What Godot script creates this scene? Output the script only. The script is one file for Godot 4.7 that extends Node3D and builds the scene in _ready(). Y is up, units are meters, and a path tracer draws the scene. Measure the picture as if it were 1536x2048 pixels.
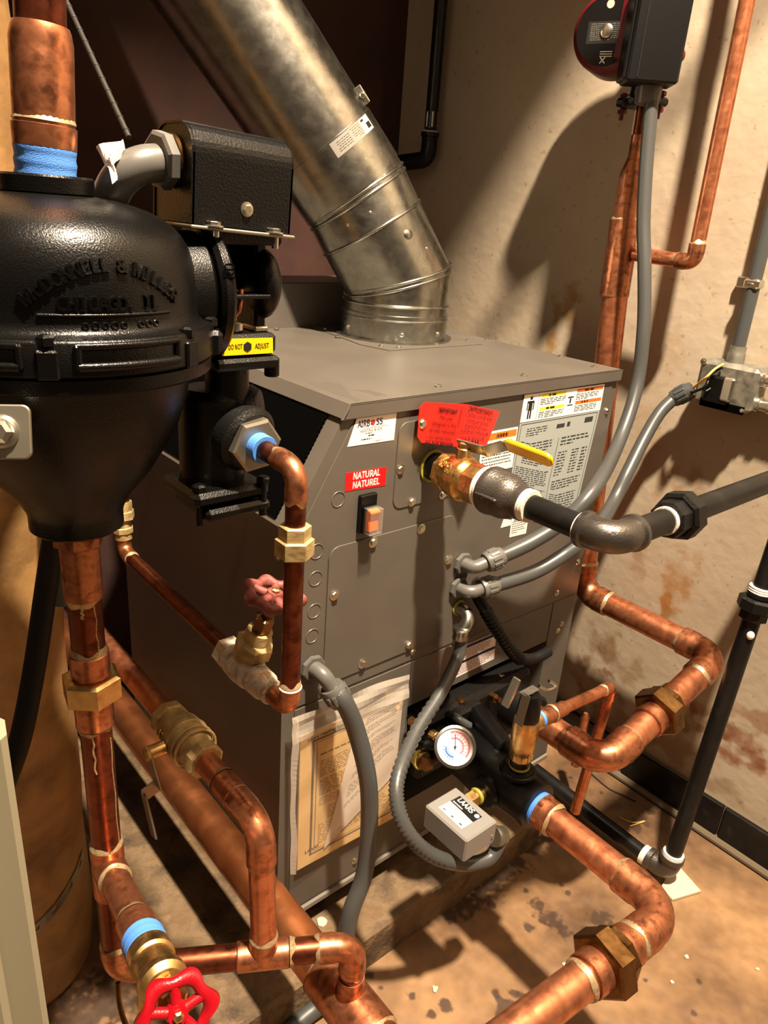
extends Node3D
# Basement boiler room. Metres, y up. The boiler's front face is the plane z = 0,
# its lower left front corner is the origin, the plastered wall stands at x = 0.775.

const W := 0.575      # boiler width
const H := 0.70       # boiler height
const AX := 0.076     # width of the slanted left shoulder
const HC := 0.572     # height where the shoulder meets the left side
const DEP := 0.45     # boiler depth
const FLOOR_Y := -0.11
const PAD_Y := -0.045
const WALL_X := 0.775
const BACK_Z := -0.76

var M := {}
var taken := {}
var origin_of := {}
var rng := RandomNumberGenerator.new()
var font: SystemFont
var font_bold: SystemFont

# ------------------------------------------------------------------ geometry
func geo() -> Dictionary:
	return {"v": PackedVector3Array(), "n": PackedVector3Array(), "u": PackedVector2Array()}

func tri(g: Dictionary, a: Vector3, b: Vector3, c: Vector3, na: Vector3, nb: Vector3, nc: Vector3, ua := Vector2.ZERO, ub := Vector2.ZERO, uc := Vector2.ZERO) -> void:
	var cr = (b - a).cross(c - a)
	if cr.length_squared() < 1e-18:
		return
	if cr.dot(na + nb + nc) > 0.0:
		g.v.append_array([a, c, b]); g.n.append_array([na, nc, nb]); g.u.append_array([ua, uc, ub])
	else:
		g.v.append_array([a, b, c]); g.n.append_array([na, nb, nc]); g.u.append_array([ua, ub, uc])

func quad(g: Dictionary, a: Vector3, b: Vector3, c: Vector3, d: Vector3, n: Vector3, uv := false) -> void:
	if uv:
		tri(g, a, b, c, n, n, n, Vector2(0, 0), Vector2(1, 0), Vector2(1, 1))
		tri(g, a, c, d, n, n, n, Vector2(0, 0), Vector2(1, 1), Vector2(0, 1))
	else:
		tri(g, a, b, c, n, n, n); tri(g, a, c, d, n, n, n)

func frame_of(axis: Vector3) -> Basis:
	var w = axis.normalized()
	var up = Vector3(0, 1, 0) if absf(w.y) < 0.9 else Vector3(0, 0, 1)
	var u = up.cross(w).normalized()
	return Basis(u, w.cross(u).normalized(), w)

# revolved profile: points are (radius, distance along axis)
func lathe(g: Dictionary, base: Vector3, axis: Vector3, prof: Array, seg := 28, flat := false, turn := 0.0) -> void:
	var b = frame_of(axis)
	var m = prof.size()
	var sn: Array = []
	for i in m - 1:
		var d: Vector2 = prof[i + 1] - prof[i]
		sn.append(Vector2(d.y, -d.x).normalized())
	for i in m - 1:
		var p0: Vector2 = prof[i]; var p1: Vector2 = prof[i + 1]
		if (p1 - p0).length() < 1e-7:
			continue
		var n0: Vector2 = sn[i]; var n1: Vector2 = sn[i]
		if not flat:
			if i > 0 and sn[i - 1].dot(sn[i]) > 0.72:
				n0 = (sn[i - 1] + sn[i]).normalized()
			if i < m - 2 and sn[i + 1].dot(sn[i]) > 0.72:
				n1 = (sn[i + 1] + sn[i]).normalized()
		for k in seg:
			var a0 = TAU * k / seg + turn; var a1 = TAU * (k + 1) / seg + turn
			var r0 = b.x * cos(a0) + b.y * sin(a0); var r1 = b.x * cos(a1) + b.y * sin(a1)
			var A = base + r0 * p0.x + b.z * p0.y
			var B = base + r1 * p0.x + b.z * p0.y
			var C = base + r1 * p1.x + b.z * p1.y
			var D = base + r0 * p1.x + b.z * p1.y
			if flat:
				var rm = (r0 + r1).normalized()
				var nf = (rm * sn[i].x + b.z * sn[i].y).normalized()
				tri(g, A, B, C, nf, nf, nf); tri(g, A, C, D, nf, nf, nf)
			else:
				var nA = (r0 * n0.x + b.z * n0.y).normalized(); var nB = (r1 * n0.x + b.z * n0.y).normalized()
				var nC = (r1 * n1.x + b.z * n1.y).normalized(); var nD = (r0 * n1.x + b.z * n1.y).normalized()
				tri(g, A, B, C, nA, nB, nC); tri(g, A, C, D, nA, nC, nD)

func cyl(g: Dictionary, a: Vector3, b: Vector3, r: float, bev := 0.0, seg := 28) -> void:
	var h = (b - a).length()
	var e = minf(bev, minf(r * 0.5, h * 0.45))
	if e > 0.0:
		lathe(g, a, b - a, [Vector2(0, 0), Vector2(r - e, 0), Vector2(r, e), Vector2(r, h - e), Vector2(r - e, h), Vector2(0, h)], seg)
	else:
		lathe(g, a, b - a, [Vector2(0, 0), Vector2(r, 0), Vector2(r, h), Vector2(0, h)], seg)

func hexa(g: Dictionary, a: Vector3, b: Vector3, r: float, sides := 6, turn := 0.0, bev := 0.0015) -> void:
	var h = (b - a).length()
	var e = minf(bev, h * 0.3)
	lathe(g, a, b - a, [Vector2(0, 0), Vector2(r - e * 1.6, 0), Vector2(r, e), Vector2(r, h - e), Vector2(r - e * 1.6, h), Vector2(0, h)], sides, true, turn)

func ball(g: Dictionary, c: Vector3, r: float, squash := 1.0, axis := Vector3.UP, seg := 20) -> void:
	var p: Array = []
	for i in 11:
		var a = PI * i / 10.0
		p.append(Vector2(r * sin(a), -r * cos(a) * squash))
	lathe(g, c, axis, p, seg)

func torus(g: Dictionary, c: Vector3, axis: Vector3, R: float, r: float, seg := 32, rs := 10) -> void:
	var p: Array = []
	for i in rs + 1:
		var a = TAU * i / rs
		p.append(Vector2(R + r * cos(a), r * sin(a)))
	lathe(g, c, axis, p, seg)

func fillet(pts: Array, rad: float, n := 8) -> Array:
	var out: Array = [pts[0]]
	for i in range(1, pts.size() - 1):
		var p: Vector3 = pts[i]
		var d0: Vector3 = (p - pts[i - 1]).normalized(); var d1: Vector3 = (pts[i + 1] - p).normalized()
		var ang = d0.angle_to(d1)
		if ang < 0.02:
			out.append(p); continue
		var tl = rad * tan(ang / 2.0)
		var s = p - d0 * tl
		var ax = d0.cross(d1).normalized()
		var c = s + ax.cross(d0).normalized() * rad
		for k in n + 1:
			out.append(c + (s - c).rotated(ax, ang * k / n))
	out.append(pts[-1])
	return out

func spline(pts: Array, step := 8) -> Array:
	var out: Array = []
	for i in pts.size() - 1:
		var p0: Vector3 = pts[maxi(i - 1, 0)]; var p1: Vector3 = pts[i]
		var p2: Vector3 = pts[i + 1]; var p3: Vector3 = pts[mini(i + 2, pts.size() - 1)]
		for k in step:
			out.append(p1.cubic_interpolate(p2, p0, p3, float(k) / step))
	out.append(pts[-1])
	return out

func sweep(g: Dictionary, pts: Array, rad, seg := 22, cap := true) -> void:
	var n = pts.size()
	var t0: Vector3 = (pts[1] - pts[0]).normalized()
	var fb = frame_of(t0)
	var u = fb.x
	var prev: Array = []; var prevn: Array = []
	for i in n:
		var t: Vector3
		if i == 0: t = t0
		elif i == n - 1: t = (pts[n - 1] - pts[n - 2]).normalized()
		else: t = ((pts[i + 1] - pts[i]).normalized() + (pts[i] - pts[i - 1]).normalized()).normalized()
		u = (u - t * u.dot(t)).normalized()
		var v = t.cross(u)
		var r: float = rad[i] if rad is Array else rad
		var ring: Array = []; var rn: Array = []
		for k in seg:
			var a = TAU * k / seg
			var d = u * cos(a) + v * sin(a)
			ring.append(pts[i] + d * r); rn.append(d)
		if i > 0:
			for k in seg:
				var k2 = (k + 1) % seg
				tri(g, prev[k], prev[k2], ring[k2], prevn[k], prevn[k2], rn[k2])
				tri(g, prev[k], ring[k2], ring[k], prevn[k], rn[k2], rn[k])
		if cap and (i == 0 or i == n - 1):
			var cn = -t if i == 0 else t
			for k in seg:
				tri(g, pts[i], ring[k], ring[(k + 1) % seg], cn, cn, cn)
		prev = ring; prevn = rn

# a pipe with flat mitred joints, as sheet metal elbows have; returns the joint rings
func miter_tube(g: Dictionary, pts: Array, r: float, seg := 48) -> Array:
	var rings: Array = []
	var n = pts.size()
	var d0: Vector3 = (pts[1] - pts[0]).normalized()
	var fb = frame_of(d0)
	var ring: Array = []
	for k in seg:
		var a = TAU * k / seg
		ring.append(pts[0] + (fb.x * cos(a) + fb.y * sin(a)) * r)
	rings.append(ring)
	for i in range(1, n):
		var din: Vector3 = (pts[i] - pts[i - 1]).normalized()
		var pn = din
		if i < n - 1:
			pn = (din + (pts[i + 1] - pts[i]).normalized()).normalized()
		var nr: Array = []
		for k in seg:
			var p: Vector3 = rings[-1][k]
			var s: float = (pts[i] - p).dot(pn) / din.dot(pn)
			nr.append(p + din * s)
		for k in seg:
			var k2 = (k + 1) % seg
			var A: Vector3 = rings[-1][k]; var B: Vector3 = rings[-1][k2]
			var nA: Vector3 = (A - pts[i - 1]); nA = (nA - din * nA.dot(din)).normalized()
			var nB: Vector3 = (B - pts[i - 1]); nB = (nB - din * nB.dot(din)).normalized()
			tri(g, A, B, nr[k2], nA, nB, nB); tri(g, A, nr[k2], nr[k], nA, nB, nA)
		rings.append(nr)
	return rings

# chamfered box
func box(g: Dictionary, c: Vector3, s: Vector3, bev := 0.0015, b := Basis.IDENTITY) -> void:
	var h = s * 0.5
	var e = minf(bev, minf(h.x, minf(h.y, h.z)) * 0.6)
	var P = func(sx: float, sy: float, sz: float, k: int) -> Vector3:
		var q = Vector3(sx * h.x, sy * h.y, sz * h.z)
		if k != 0: q.x -= sx * e
		if k != 1: q.y -= sy * e
		if k != 2: q.z -= sz * e
		return c + b * q
	for s0 in [-1.0, 1.0]:
		quad(g, P.call(s0, -1, -1, 0), P.call(s0, 1, -1, 0), P.call(s0, 1, 1, 0), P.call(s0, -1, 1, 0), b * Vector3(s0, 0, 0))
		quad(g, P.call(-1, s0, -1, 1), P.call(1, s0, -1, 1), P.call(1, s0, 1, 1), P.call(-1, s0, 1, 1), b * Vector3(0, s0, 0))
		quad(g, P.call(-1, -1, s0, 2), P.call(1, -1, s0, 2), P.call(1, 1, s0, 2), P.call(-1, 1, s0, 2), b * Vector3(0, 0, s0))
		for s1 in [-1.0, 1.0]:
			quad(g, P.call(s0, s1, -1, 0), P.call(s0, s1, 1, 0), P.call(s0, s1, 1, 1), P.call(s0, s1, -1, 1), b * Vector3(s0, s1, 0).normalized())
			quad(g, P.call(s0, -1, s1, 0), P.call(s0, 1, s1, 0), P.call(s0, 1, s1, 2), P.call(s0, -1, s1, 2), b * Vector3(s0, 0, s1).normalized())
			quad(g, P.call(-1, s0, s1, 1), P.call(1, s0, s1, 1), P.call(1, s0, s1, 2), P.call(-1, s0, s1, 2), b * Vector3(0, s0, s1).normalized())
			for s2 in [-1.0, 1.0]:
				var nn: Vector3 = b * Vector3(s0, s1, s2).normalized()
				tri(g, P.call(s0, s1, s2, 0), P.call(s0, s1, s2, 1), P.call(s0, s1, s2, 2), nn, nn, nn)

# polygon (x, y of basis b) pushed out along b.z from 0 to d
func prism(g: Dictionary, poly: PackedVector2Array, o: Vector3, d: float, b := Basis.IDENTITY, bev := 0.0, smooth := false) -> void:
	var n = poly.size()
	var area = 0.0
	for i in n:
		area += poly[i].cross(poly[(i + 1) % n])
	if area < 0.0:
		poly.reverse()
	var inner = PackedVector2Array(); var en: Array = []
	for i in n:
		var e = (poly[(i + 1) % n] - poly[i]).normalized()
		en.append(Vector2(e.y, -e.x))
	for i in n:
		var m: Vector2 = (en[i] + en[(i + n - 1) % n]).normalized()
		var k: float = bev / maxf(0.35, m.dot(en[i]))
		inner.append(poly[i] - m * k)
	var at = func(p: Vector2, z: float) -> Vector3: return o + b * Vector3(p.x, p.y, z)
	var idx = Geometry2D.triangulate_polygon(inner)
	for i in range(0, idx.size(), 3):
		tri(g, at.call(inner[idx[i]], d), at.call(inner[idx[i + 1]], d), at.call(inner[idx[i + 2]], d), b.z, b.z, b.z)
		tri(g, at.call(inner[idx[i]], 0.0), at.call(inner[idx[i + 1]], 0.0), at.call(inner[idx[i + 2]], 0.0), -b.z, -b.z, -b.z)
	for i in n:
		var j = (i + 1) % n
		var n0: Vector2 = en[i]; var n1: Vector2 = en[i]
		if smooth:
			n0 = (en[i] + en[(i + n - 1) % n]).normalized(); n1 = (en[i] + en[j]).normalized()
		var N0 = b * Vector3(n0.x, n0.y, 0); var N1 = b * Vector3(n1.x, n1.y, 0)
		var zt = d - bev; var zb = bev
		var A: Vector3 = at.call(poly[i], zb); var B: Vector3 = at.call(poly[j], zb)
		var C: Vector3 = at.call(poly[j], zt); var D: Vector3 = at.call(poly[i], zt)
		tri(g, A, B, C, N0, N1, N1); tri(g, A, C, D, N0, N1, N0)
		if bev > 0.0:
			var nt = (b * Vector3(en[i].x, en[i].y, 1)).normalized(); var nb = (b * Vector3(en[i].x, en[i].y, -1)).normalized()
			quad(g, D, C, at.call(inner[j], d), at.call(inner[i], d), nt)
			quad(g, A, B, at.call(inner[j], 0.0), at.call(inner[i], 0.0), nb)

func rrect(x0: float, y0: float, x1: float, y1: float, r: float, n := 6) -> PackedVector2Array:
	var p = PackedVector2Array()
	for q in [[x1 - r, y1 - r, 0.0], [x0 + r, y1 - r, PI / 2], [x0 + r, y0 + r, PI], [x1 - r, y0 + r, 1.5 * PI]]:
		for k in n + 1:
			var a: float = q[2] + PI / 2 * k / n
			p.append(Vector2(q[0] + r * cos(a), q[1] + r * sin(a)))
	return p

func circle(c: Vector2, r: float, n := 24) -> PackedVector2Array:
	var p = PackedVector2Array()
	for k in n:
		p.append(c + Vector2(cos(TAU * k / n), sin(TAU * k / n)) * r)
	return p

func star(c: Vector2, r0: float, r1: float, lobes: int, n := 60) -> PackedVector2Array:
	var p = PackedVector2Array()
	for k in n:
		var a = TAU * k / n
		p.append(c + Vector2(cos(a), sin(a)) * lerpf(r0, r1, 0.5 + 0.5 * cos(a * lobes)))
	return p

# ------------------------------------------------------------------ scene tree
func numbered(called: String) -> String:
	if not taken.has(called):
		taken[called] = 0
		return called
	taken[called] += 1
	return "%s_%03d" % [called, taken[called]]

func metas(o: Node, label: String, category: String, group := "") -> void:
	o.set_meta("label", label); o.set_meta("category", category)
	if group != "": o.set_meta("group", group)

func thing(called: String, label: String, category: String, at: Vector3, group := "") -> Node3D:
	var o = Node3D.new()
	o.name = numbered(called)
	add_child(o)
	o.position = at
	origin_of[o] = at
	metas(o, label, category, group)
	return o

func mesh_of(g: Dictionary, off: Vector3) -> ArrayMesh:
	var vs = PackedVector3Array(); vs.resize(g.v.size())
	for i in g.v.size():
		vs[i] = g.v[i] - off
	var arr = []
	arr.resize(Mesh.ARRAY_MAX)
	arr[Mesh.ARRAY_VERTEX] = vs
	arr[Mesh.ARRAY_NORMAL] = g.n
	arr[Mesh.ARRAY_TEX_UV] = g.u
	var m = ArrayMesh.new()
	m.add_surface_from_arrays(Mesh.PRIMITIVE_TRIANGLES, arr)
	return m

func part(parent: Node3D, called: String, g: Dictionary, mat: Material, label := "") -> MeshInstance3D:
	var o = MeshInstance3D.new()
	o.name = called
	var off: Vector3 = origin_of[parent]
	o.mesh = mesh_of(g, off)
	o.material_override = mat
	parent.add_child(o, true)
	origin_of[o] = off
	if label != "": o.set_meta("label", label)
	return o

func solo(called: String, g: Dictionary, mat: Material, at: Vector3, label: String, category: String, group := "") -> MeshInstance3D:
	var o = MeshInstance3D.new()
	o.name = numbered(called)
	o.mesh = mesh_of(g, at)
	o.material_override = mat
	add_child(o)
	o.position = at
	origin_of[o] = at
	metas(o, label, category, group)
	return o

func structure(called: String, g: Dictionary, mat: Material) -> MeshInstance3D:
	var o = MeshInstance3D.new()
	o.name = called
	o.mesh = mesh_of(g, Vector3.ZERO)
	o.material_override = mat
	add_child(o)
	origin_of[o] = Vector3.ZERO
	o.set_meta("kind", "structure")
	return o

# raised or printed lettering: centre, x direction and facing given by basis
func letters(parent: Node3D, called: String, txt: String, at: Vector3, b: Basis, height: float, mat: Material, depth := 0.0003, bold := true, max_w := 0.0, align := HORIZONTAL_ALIGNMENT_CENTER) -> void:
	var tm = TextMesh.new()
	tm.text = txt
	tm.font = font_bold if bold else font
	tm.font_size = 32
	tm.curve_step = 2.0
	tm.horizontal_alignment = align
	tm.vertical_alignment = VERTICAL_ALIGNMENT_CENTER
	var lines = txt.count("\n") + 1
	tm.pixel_size = height / 32.0
	tm.depth = depth
	var bb = tm.get_aabb()
	var sx = 1.0
	if max_w > 0.0 and bb.size.x > 0.0:
		sx = max_w / bb.size.x
	var o = MeshInstance3D.new()
	o.name = called
	if bold:
		# thicken the strokes: the same glyphs set a hair to each side
		var st = SurfaceTool.new()
		var e = height * 0.028
		for off in [Vector3(-e, 0, 0), Vector3(e, 0, 0), Vector3(0, e, 0.00002), Vector3(0, -e, 0.00002)]:
			st.append_from(tm, 0, Transform3D(Basis.IDENTITY, off))
		o.mesh = st.commit()
	else:
		o.mesh = tm
	o.material_override = mat
	parent.add_child(o, true)
	o.transform = Transform3D(Basis(b.x * sx, b.y, b.z), at - origin_of[parent])
	if lines < 0: o.visible = true

# ------------------------------------------------------------------ textures
func noise_tex(sd: int, freq: float, oct: int, stops: Array, size := 512, warp := 0.0) -> ImageTexture:
	var fn = FastNoiseLite.new()
	fn.seed = sd; fn.frequency = freq; fn.fractal_octaves = oct
	fn.noise_type = FastNoiseLite.TYPE_SIMPLEX_SMOOTH
	if warp > 0.0:
		fn.domain_warp_enabled = true; fn.domain_warp_amplitude = warp; fn.domain_warp_frequency = freq * 1.7
	var im = fn.get_seamless_image(size, size, false, false, 0.15, true)
	var out = Image.create(size, size, false, Image.FORMAT_RGB8)
	var lut: Array = []
	for i in 256:
		var t = i / 255.0
		var c: Color = stops[-1][1]
		for k in stops.size() - 1:
			if t <= stops[k + 1][0]:
				var f = clampf((t - stops[k][0]) / maxf(1e-5, stops[k + 1][0] - stops[k][0]), 0.0, 1.0)
				c = stops[k][1].lerp(stops[k + 1][1], f)
				break
		lut.append(c)
	for y in size:
		for x in size:
			out.set_pixel(x, y, lut[int(im.get_pixel(x, y).r * 255.0)])
	out.generate_mipmaps()
	return ImageTexture.create_from_image(out)

func bump_tex(sd: int, freq: float, oct: int, strength: float, size := 512) -> ImageTexture:
	var fn = FastNoiseLite.new()
	fn.seed = sd; fn.frequency = freq; fn.fractal_octaves = oct
	fn.noise_type = FastNoiseLite.TYPE_SIMPLEX_SMOOTH
	var im = fn.get_seamless_image(size, size, false, false, 0.15, true)
	im.convert(Image.FORMAT_RGB8)
	im.bump_map_to_normal_map(strength)
	return ImageTexture.create_from_image(im)

func mat(col: Color, rough: float, metal := 0.0, tex: Texture2D = null, scale := 3.0) -> StandardMaterial3D:
	var m = StandardMaterial3D.new()
	m.albedo_color = col
	m.roughness = rough
	m.metallic = metal
	m.metallic_specular = 0.5
	if tex:
		m.albedo_texture = tex
		m.uv1_triplanar = true
		m.uv1_world_triplanar = true
		m.uv1_scale = Vector3.ONE * scale
	return m

func bumpy(m: StandardMaterial3D, tex: Texture2D, amount: float) -> StandardMaterial3D:
	m.normal_enabled = true
	m.normal_texture = tex
	m.normal_scale = amount
	return m

func rough_by(m: StandardMaterial3D, tex: Texture2D) -> StandardMaterial3D:
	m.roughness_texture = tex
	m.roughness = 1.0
	return m

func img(w: int, h: int, bg: Color) -> Image:
	var im = Image.create(w, h, false, Image.FORMAT_RGBA8)
	im.fill(bg)
	return im

func bar(im: Image, x0: float, y0: float, x1: float, y1: float, c: Color) -> void:
	var w = im.get_width(); var h = im.get_height()
	im.fill_rect(Rect2i(int(x0 * w), int(y0 * h), maxi(1, int((x1 - x0) * w)), maxi(1, int((y1 - y0) * h))), c)

# small print: rows of word-sized dashes
func print_rows(im: Image, x0: float, y0: float, x1: float, y1: float, rows: int, c: Color, fill := 0.95, thick := 0.42) -> void:
	var dy = (y1 - y0) / rows
	for r in rows:
		var x = x0
		var end = x0 + (x1 - x0) * (fill if r < rows - 1 else rng.randf_range(0.4, fill)) * rng.randf_range(0.9, 1.0)
		while x < end:
			var wd = rng.randf_range(0.02, 0.07)
			bar(im, x, y0 + dy * r, minf(x + wd, end), y0 + dy * (r + thick), c)
			x += wd + 0.012

func print_mat(im: Image, rough := 0.5) -> StandardMaterial3D:
	im.generate_mipmaps()
	var m = StandardMaterial3D.new()
	m.albedo_texture = ImageTexture.create_from_image(im)
	m.roughness = rough
	return m

# a thin sheet with its print on the face: corners top left, top right, bottom right, bottom left
func sheet(parent: Node3D, called: String, tl: Vector3, tr: Vector3, br: Vector3, bl: Vector3, thick: float, m: Material, label := "") -> MeshInstance3D:
	var g = geo()
	var n = (tr - tl).cross(tl - bl).normalized()
	var k = n * thick
	quad(g, tl + k, tr + k, br + k, bl + k, n, true)
	quad(g, tl, tr, br, bl, -n)
	for e in [[tl, tr], [tr, br], [br, bl], [bl, tl]]:
		var out: Vector3 = (e[1] - e[0]).cross(n).normalized()
		quad(g, e[0], e[1], e[1] + k, e[0] + k, out)
	return part(parent, called, g, m, label)

# ------------------------------------------------------------------ fittings
# soldered copper: straight pipes, elbows with sockets and solder rings, all parts of one run
func pipe_run(t: Node3D, pts: Array, r: float, pm: Material, em: Material, sm: Material, bend := 0.0, sock := 0.0, ring_ends := [false, false]) -> void:
	if bend <= 0.0: bend = r * 1.7
	if sock <= 0.0: sock = r * 1.3
	var n = pts.size()
	var starts: Array = []; var ends: Array = []
	for i in n - 1:
		starts.append(pts[i]); ends.append(pts[i + 1])
	for i in range(1, n - 1):
		var p: Vector3 = pts[i]
		var d0: Vector3 = (p - pts[i - 1]).normalized(); var d1: Vector3 = (pts[i + 1] - p).normalized()
		var ang = d0.angle_to(d1)
		var tl = bend * tan(ang / 2.0)
		var a = p - d0 * (tl + sock); var b = p + d1 * (tl + sock)
		var g = geo()
		var path = fillet([a, p, b], bend, 10)
		var rr: Array = []
		for k in path.size():
			rr.append(r * 1.07)
		rr[0] = r * 1.13; rr[-1] = r * 1.13
		path.insert(1, a + d0 * sock * 0.85); rr.insert(1, r * 1.13)
		path.insert(path.size() - 1, b - d1 * sock * 0.85); rr.insert(rr.size() - 1, r * 1.13)
		sweep(g, path, rr, 28)
		part(t, "elbow", g, em)
		for q in [[a, -d0], [b, d1]]:
			solder(t, q[0], q[1], r, sm)
		ends[i - 1] = a + d0 * 0.002
		starts[i] = b - d1 * 0.002
	for i in n - 1:
		var g = geo()
		cyl(g, starts[i], ends[i], r, 0.0, 32)
		part(t, "pipe", g, pm)
	if ring_ends[0]: solder(t, pts[0], (pts[1] - pts[0]).normalized(), r, sm)
	if ring_ends[1]: solder(t, pts[-1], (pts[-2] - pts[-1]).normalized(), r, sm)

func solder(t: Node3D, at: Vector3, dir: Vector3, r: float, sm: Material) -> void:
	var g = geo()
	var b = frame_of(dir)
	var seg = 30
	# an uneven fillet of solder, wider where it ran
	var ph = rng.randf() * TAU
	for k in seg:
		var quadp: Array = []
		for kk in [k, k + 1]:
			var a = TAU * kk / seg
			var d = b.x * cos(a) + b.y * sin(a)
			var wd = 0.0022 + 0.0012 * sin(a * 2.0 + ph) + 0.0008 * sin(a * 5.0 + ph * 2.0)
			quadp.append([at + d * r * 1.135 - b.z * 0.0008, at + d * r * 1.10 + b.z * wd * 0.5, at + d * r * 1.004 + b.z * wd * 1.6, d])
		for s in 2:
			var A: Vector3 = quadp[0][s]; var B: Vector3 = quadp[1][s]; var C: Vector3 = quadp[1][s + 1]; var D: Vector3 = quadp[0][s + 1]
			var n0: Vector3 = (quadp[0][3] + b.z * 0.5).normalized(); var n1: Vector3 = (quadp[1][3] + b.z * 0.5).normalized()
			tri(g, A, B, C, n0, n1, n1); tri(g, A, C, D, n0, n1, n0)
	part(t, "solder_joint", g, sm)

# ground joint union: big hex nut, smaller octagon end, round tail
func union_fitting(t: Node3D, c: Vector3, axis: Vector3, r: float, nm: Material, tm: Material, turn := 0.0) -> void:
	var a = axis.normalized()
	var g = geo()
	hexa(g, c - a * r * 0.55, c + a * r * 0.65, r * 1.85, 6, turn, 0.002)
	part(t, "union_nut", g, nm)
	g = geo()
	hexa(g, c + a * r * 0.65, c + a * r * 1.25, r * 1.5, 8, turn + 0.2, 0.002)
	part(t, "union_end", g, nm)
	g = geo()
	cyl(g, c - a * r * 1.5, c - a * r * 0.5, r * 1.16, 0.001)
	part(t, "union_tail", g, tm)
	g = geo()
	cyl(g, c + a * r * 1.2, c + a * r * 2.1, r * 1.14, 0.001)
	part(t, "union_tail", g, tm)

func tape_band(t: Node3D, a: Vector3, b: Vector3, r: float, m: Material, called := "thread_tape") -> void:
	var h = (b - a).length()
	var prof: Array = [Vector2(0, 0)]
	for i in 9:
		prof.append(Vector2(r * (1.0 + 0.022 * sin(i * 2.1)), h * i / 8.0))
	prof.append(Vector2(0, h))
	var g = geo()
	lathe(g, a, b - a, prof, 26)
	part(t, called, g, m)

func screw(t: Node3D, at: Vector3, n: Vector3, r := 0.0042, called := "screw") -> void:
	var g = geo()
	hexa(g, at, at + n * r * 0.75, r, 6, rng.randf(), 0.0004)
	lathe(g, at - n * 0.0002, n, [Vector2(r * 1.45, 0), Vector2(r * 1.45, r * 0.2), Vector2(r * 0.9, r * 0.28)], 16)
	part(t, called, g, M.zinc)

# a heavy handwheel with scalloped rim
func handwheel(t: Node3D, c: Vector3, axis: Vector3, R: float, m: Material, lobes := 6) -> void:
	var b = frame_of(axis)
	var g = geo()
	var seg = 72; var rs = 10
	for k in seg:
		var rows: Array = []
		for kk in [k, k + 1]:
			var a = TAU * kk / seg
			var d = b.x * cos(a) + b.y * sin(a)
			var rr = R * (0.86 + 0.07 * cos(a * lobes))
			var tr = R * (0.20 + 0.04 * cos(a * lobes))
			var ring: Array = []
			for j in rs + 1:
				var e = TAU * j / rs
				ring.append([c + d * (rr + tr * cos(e)) + b.z * tr * sin(e), d * cos(e) + b.z * sin(e)])
			rows.append(ring)
		for j in rs:
			tri(g, rows[0][j][0], rows[1][j][0], rows[1][j + 1][0], rows[0][j][1], rows[1][j][1], rows[1][j + 1][1])
			tri(g, rows[0][j][0], rows[1][j + 1][0], rows[0][j + 1][0], rows[0][j][1], rows[1][j + 1][1], rows[0][j + 1][1])
	part(t, "wheel_rim", g, m)
	g = geo()
	for k in 5:
		var a = TAU * k / 5.0 + 0.3
		var d = b.x * cos(a) + b.y * sin(a)
		sweep(g, [c + d * R * 0.12, c + d * R * 0.5 - b.z * R * 0.02, c + d * R * 0.84], R * 0.15, 10)
	lathe(g, c - b.z * R * 0.16, b.z, [Vector2(0, 0), Vector2(R * 0.3, 0), Vector2(R * 0.32, R * 0.16), Vector2(R * 0.26, R * 0.34), Vector2(0, R * 0.34)], 24)
	part(t, "wheel_spokes", g, m)
	g = geo()
	hexa(g, c + b.z * R * 0.17, c + b.z * R * 0.3, R * 0.15)
	part(t, "wheel_nut", g, M.brass)

# liquidtight conduit connector: gland body at the panel, moulded bend and ribbed compression nut
func conduit_nut(t: Node3D, a: Vector3, b: Vector3, r: float, m: Material) -> void:
	var g = geo()
	var ax = (b - a).normalized()
	var h = (b - a).length()
	lathe(g, a, ax, [Vector2(0, 0), Vector2(r * 0.92, 0), Vector2(r, h * 0.12), Vector2(r, h * 0.75), Vector2(r * 0.86, h), Vector2(0, h)], 24)
	var f = frame_of(ax)
	for k in 12:
		var an = TAU * k / 12.0
		var d = f.x * cos(an) + f.y * sin(an)
		box(g, a + ax * h * 0.5 + d * r * 1.0, Vector3(r * 0.16, r * 0.28, h * 0.5), 0.0004, Basis(d, ax.cross(d), ax))
	part(t, "compression_nut", g, m)

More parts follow.
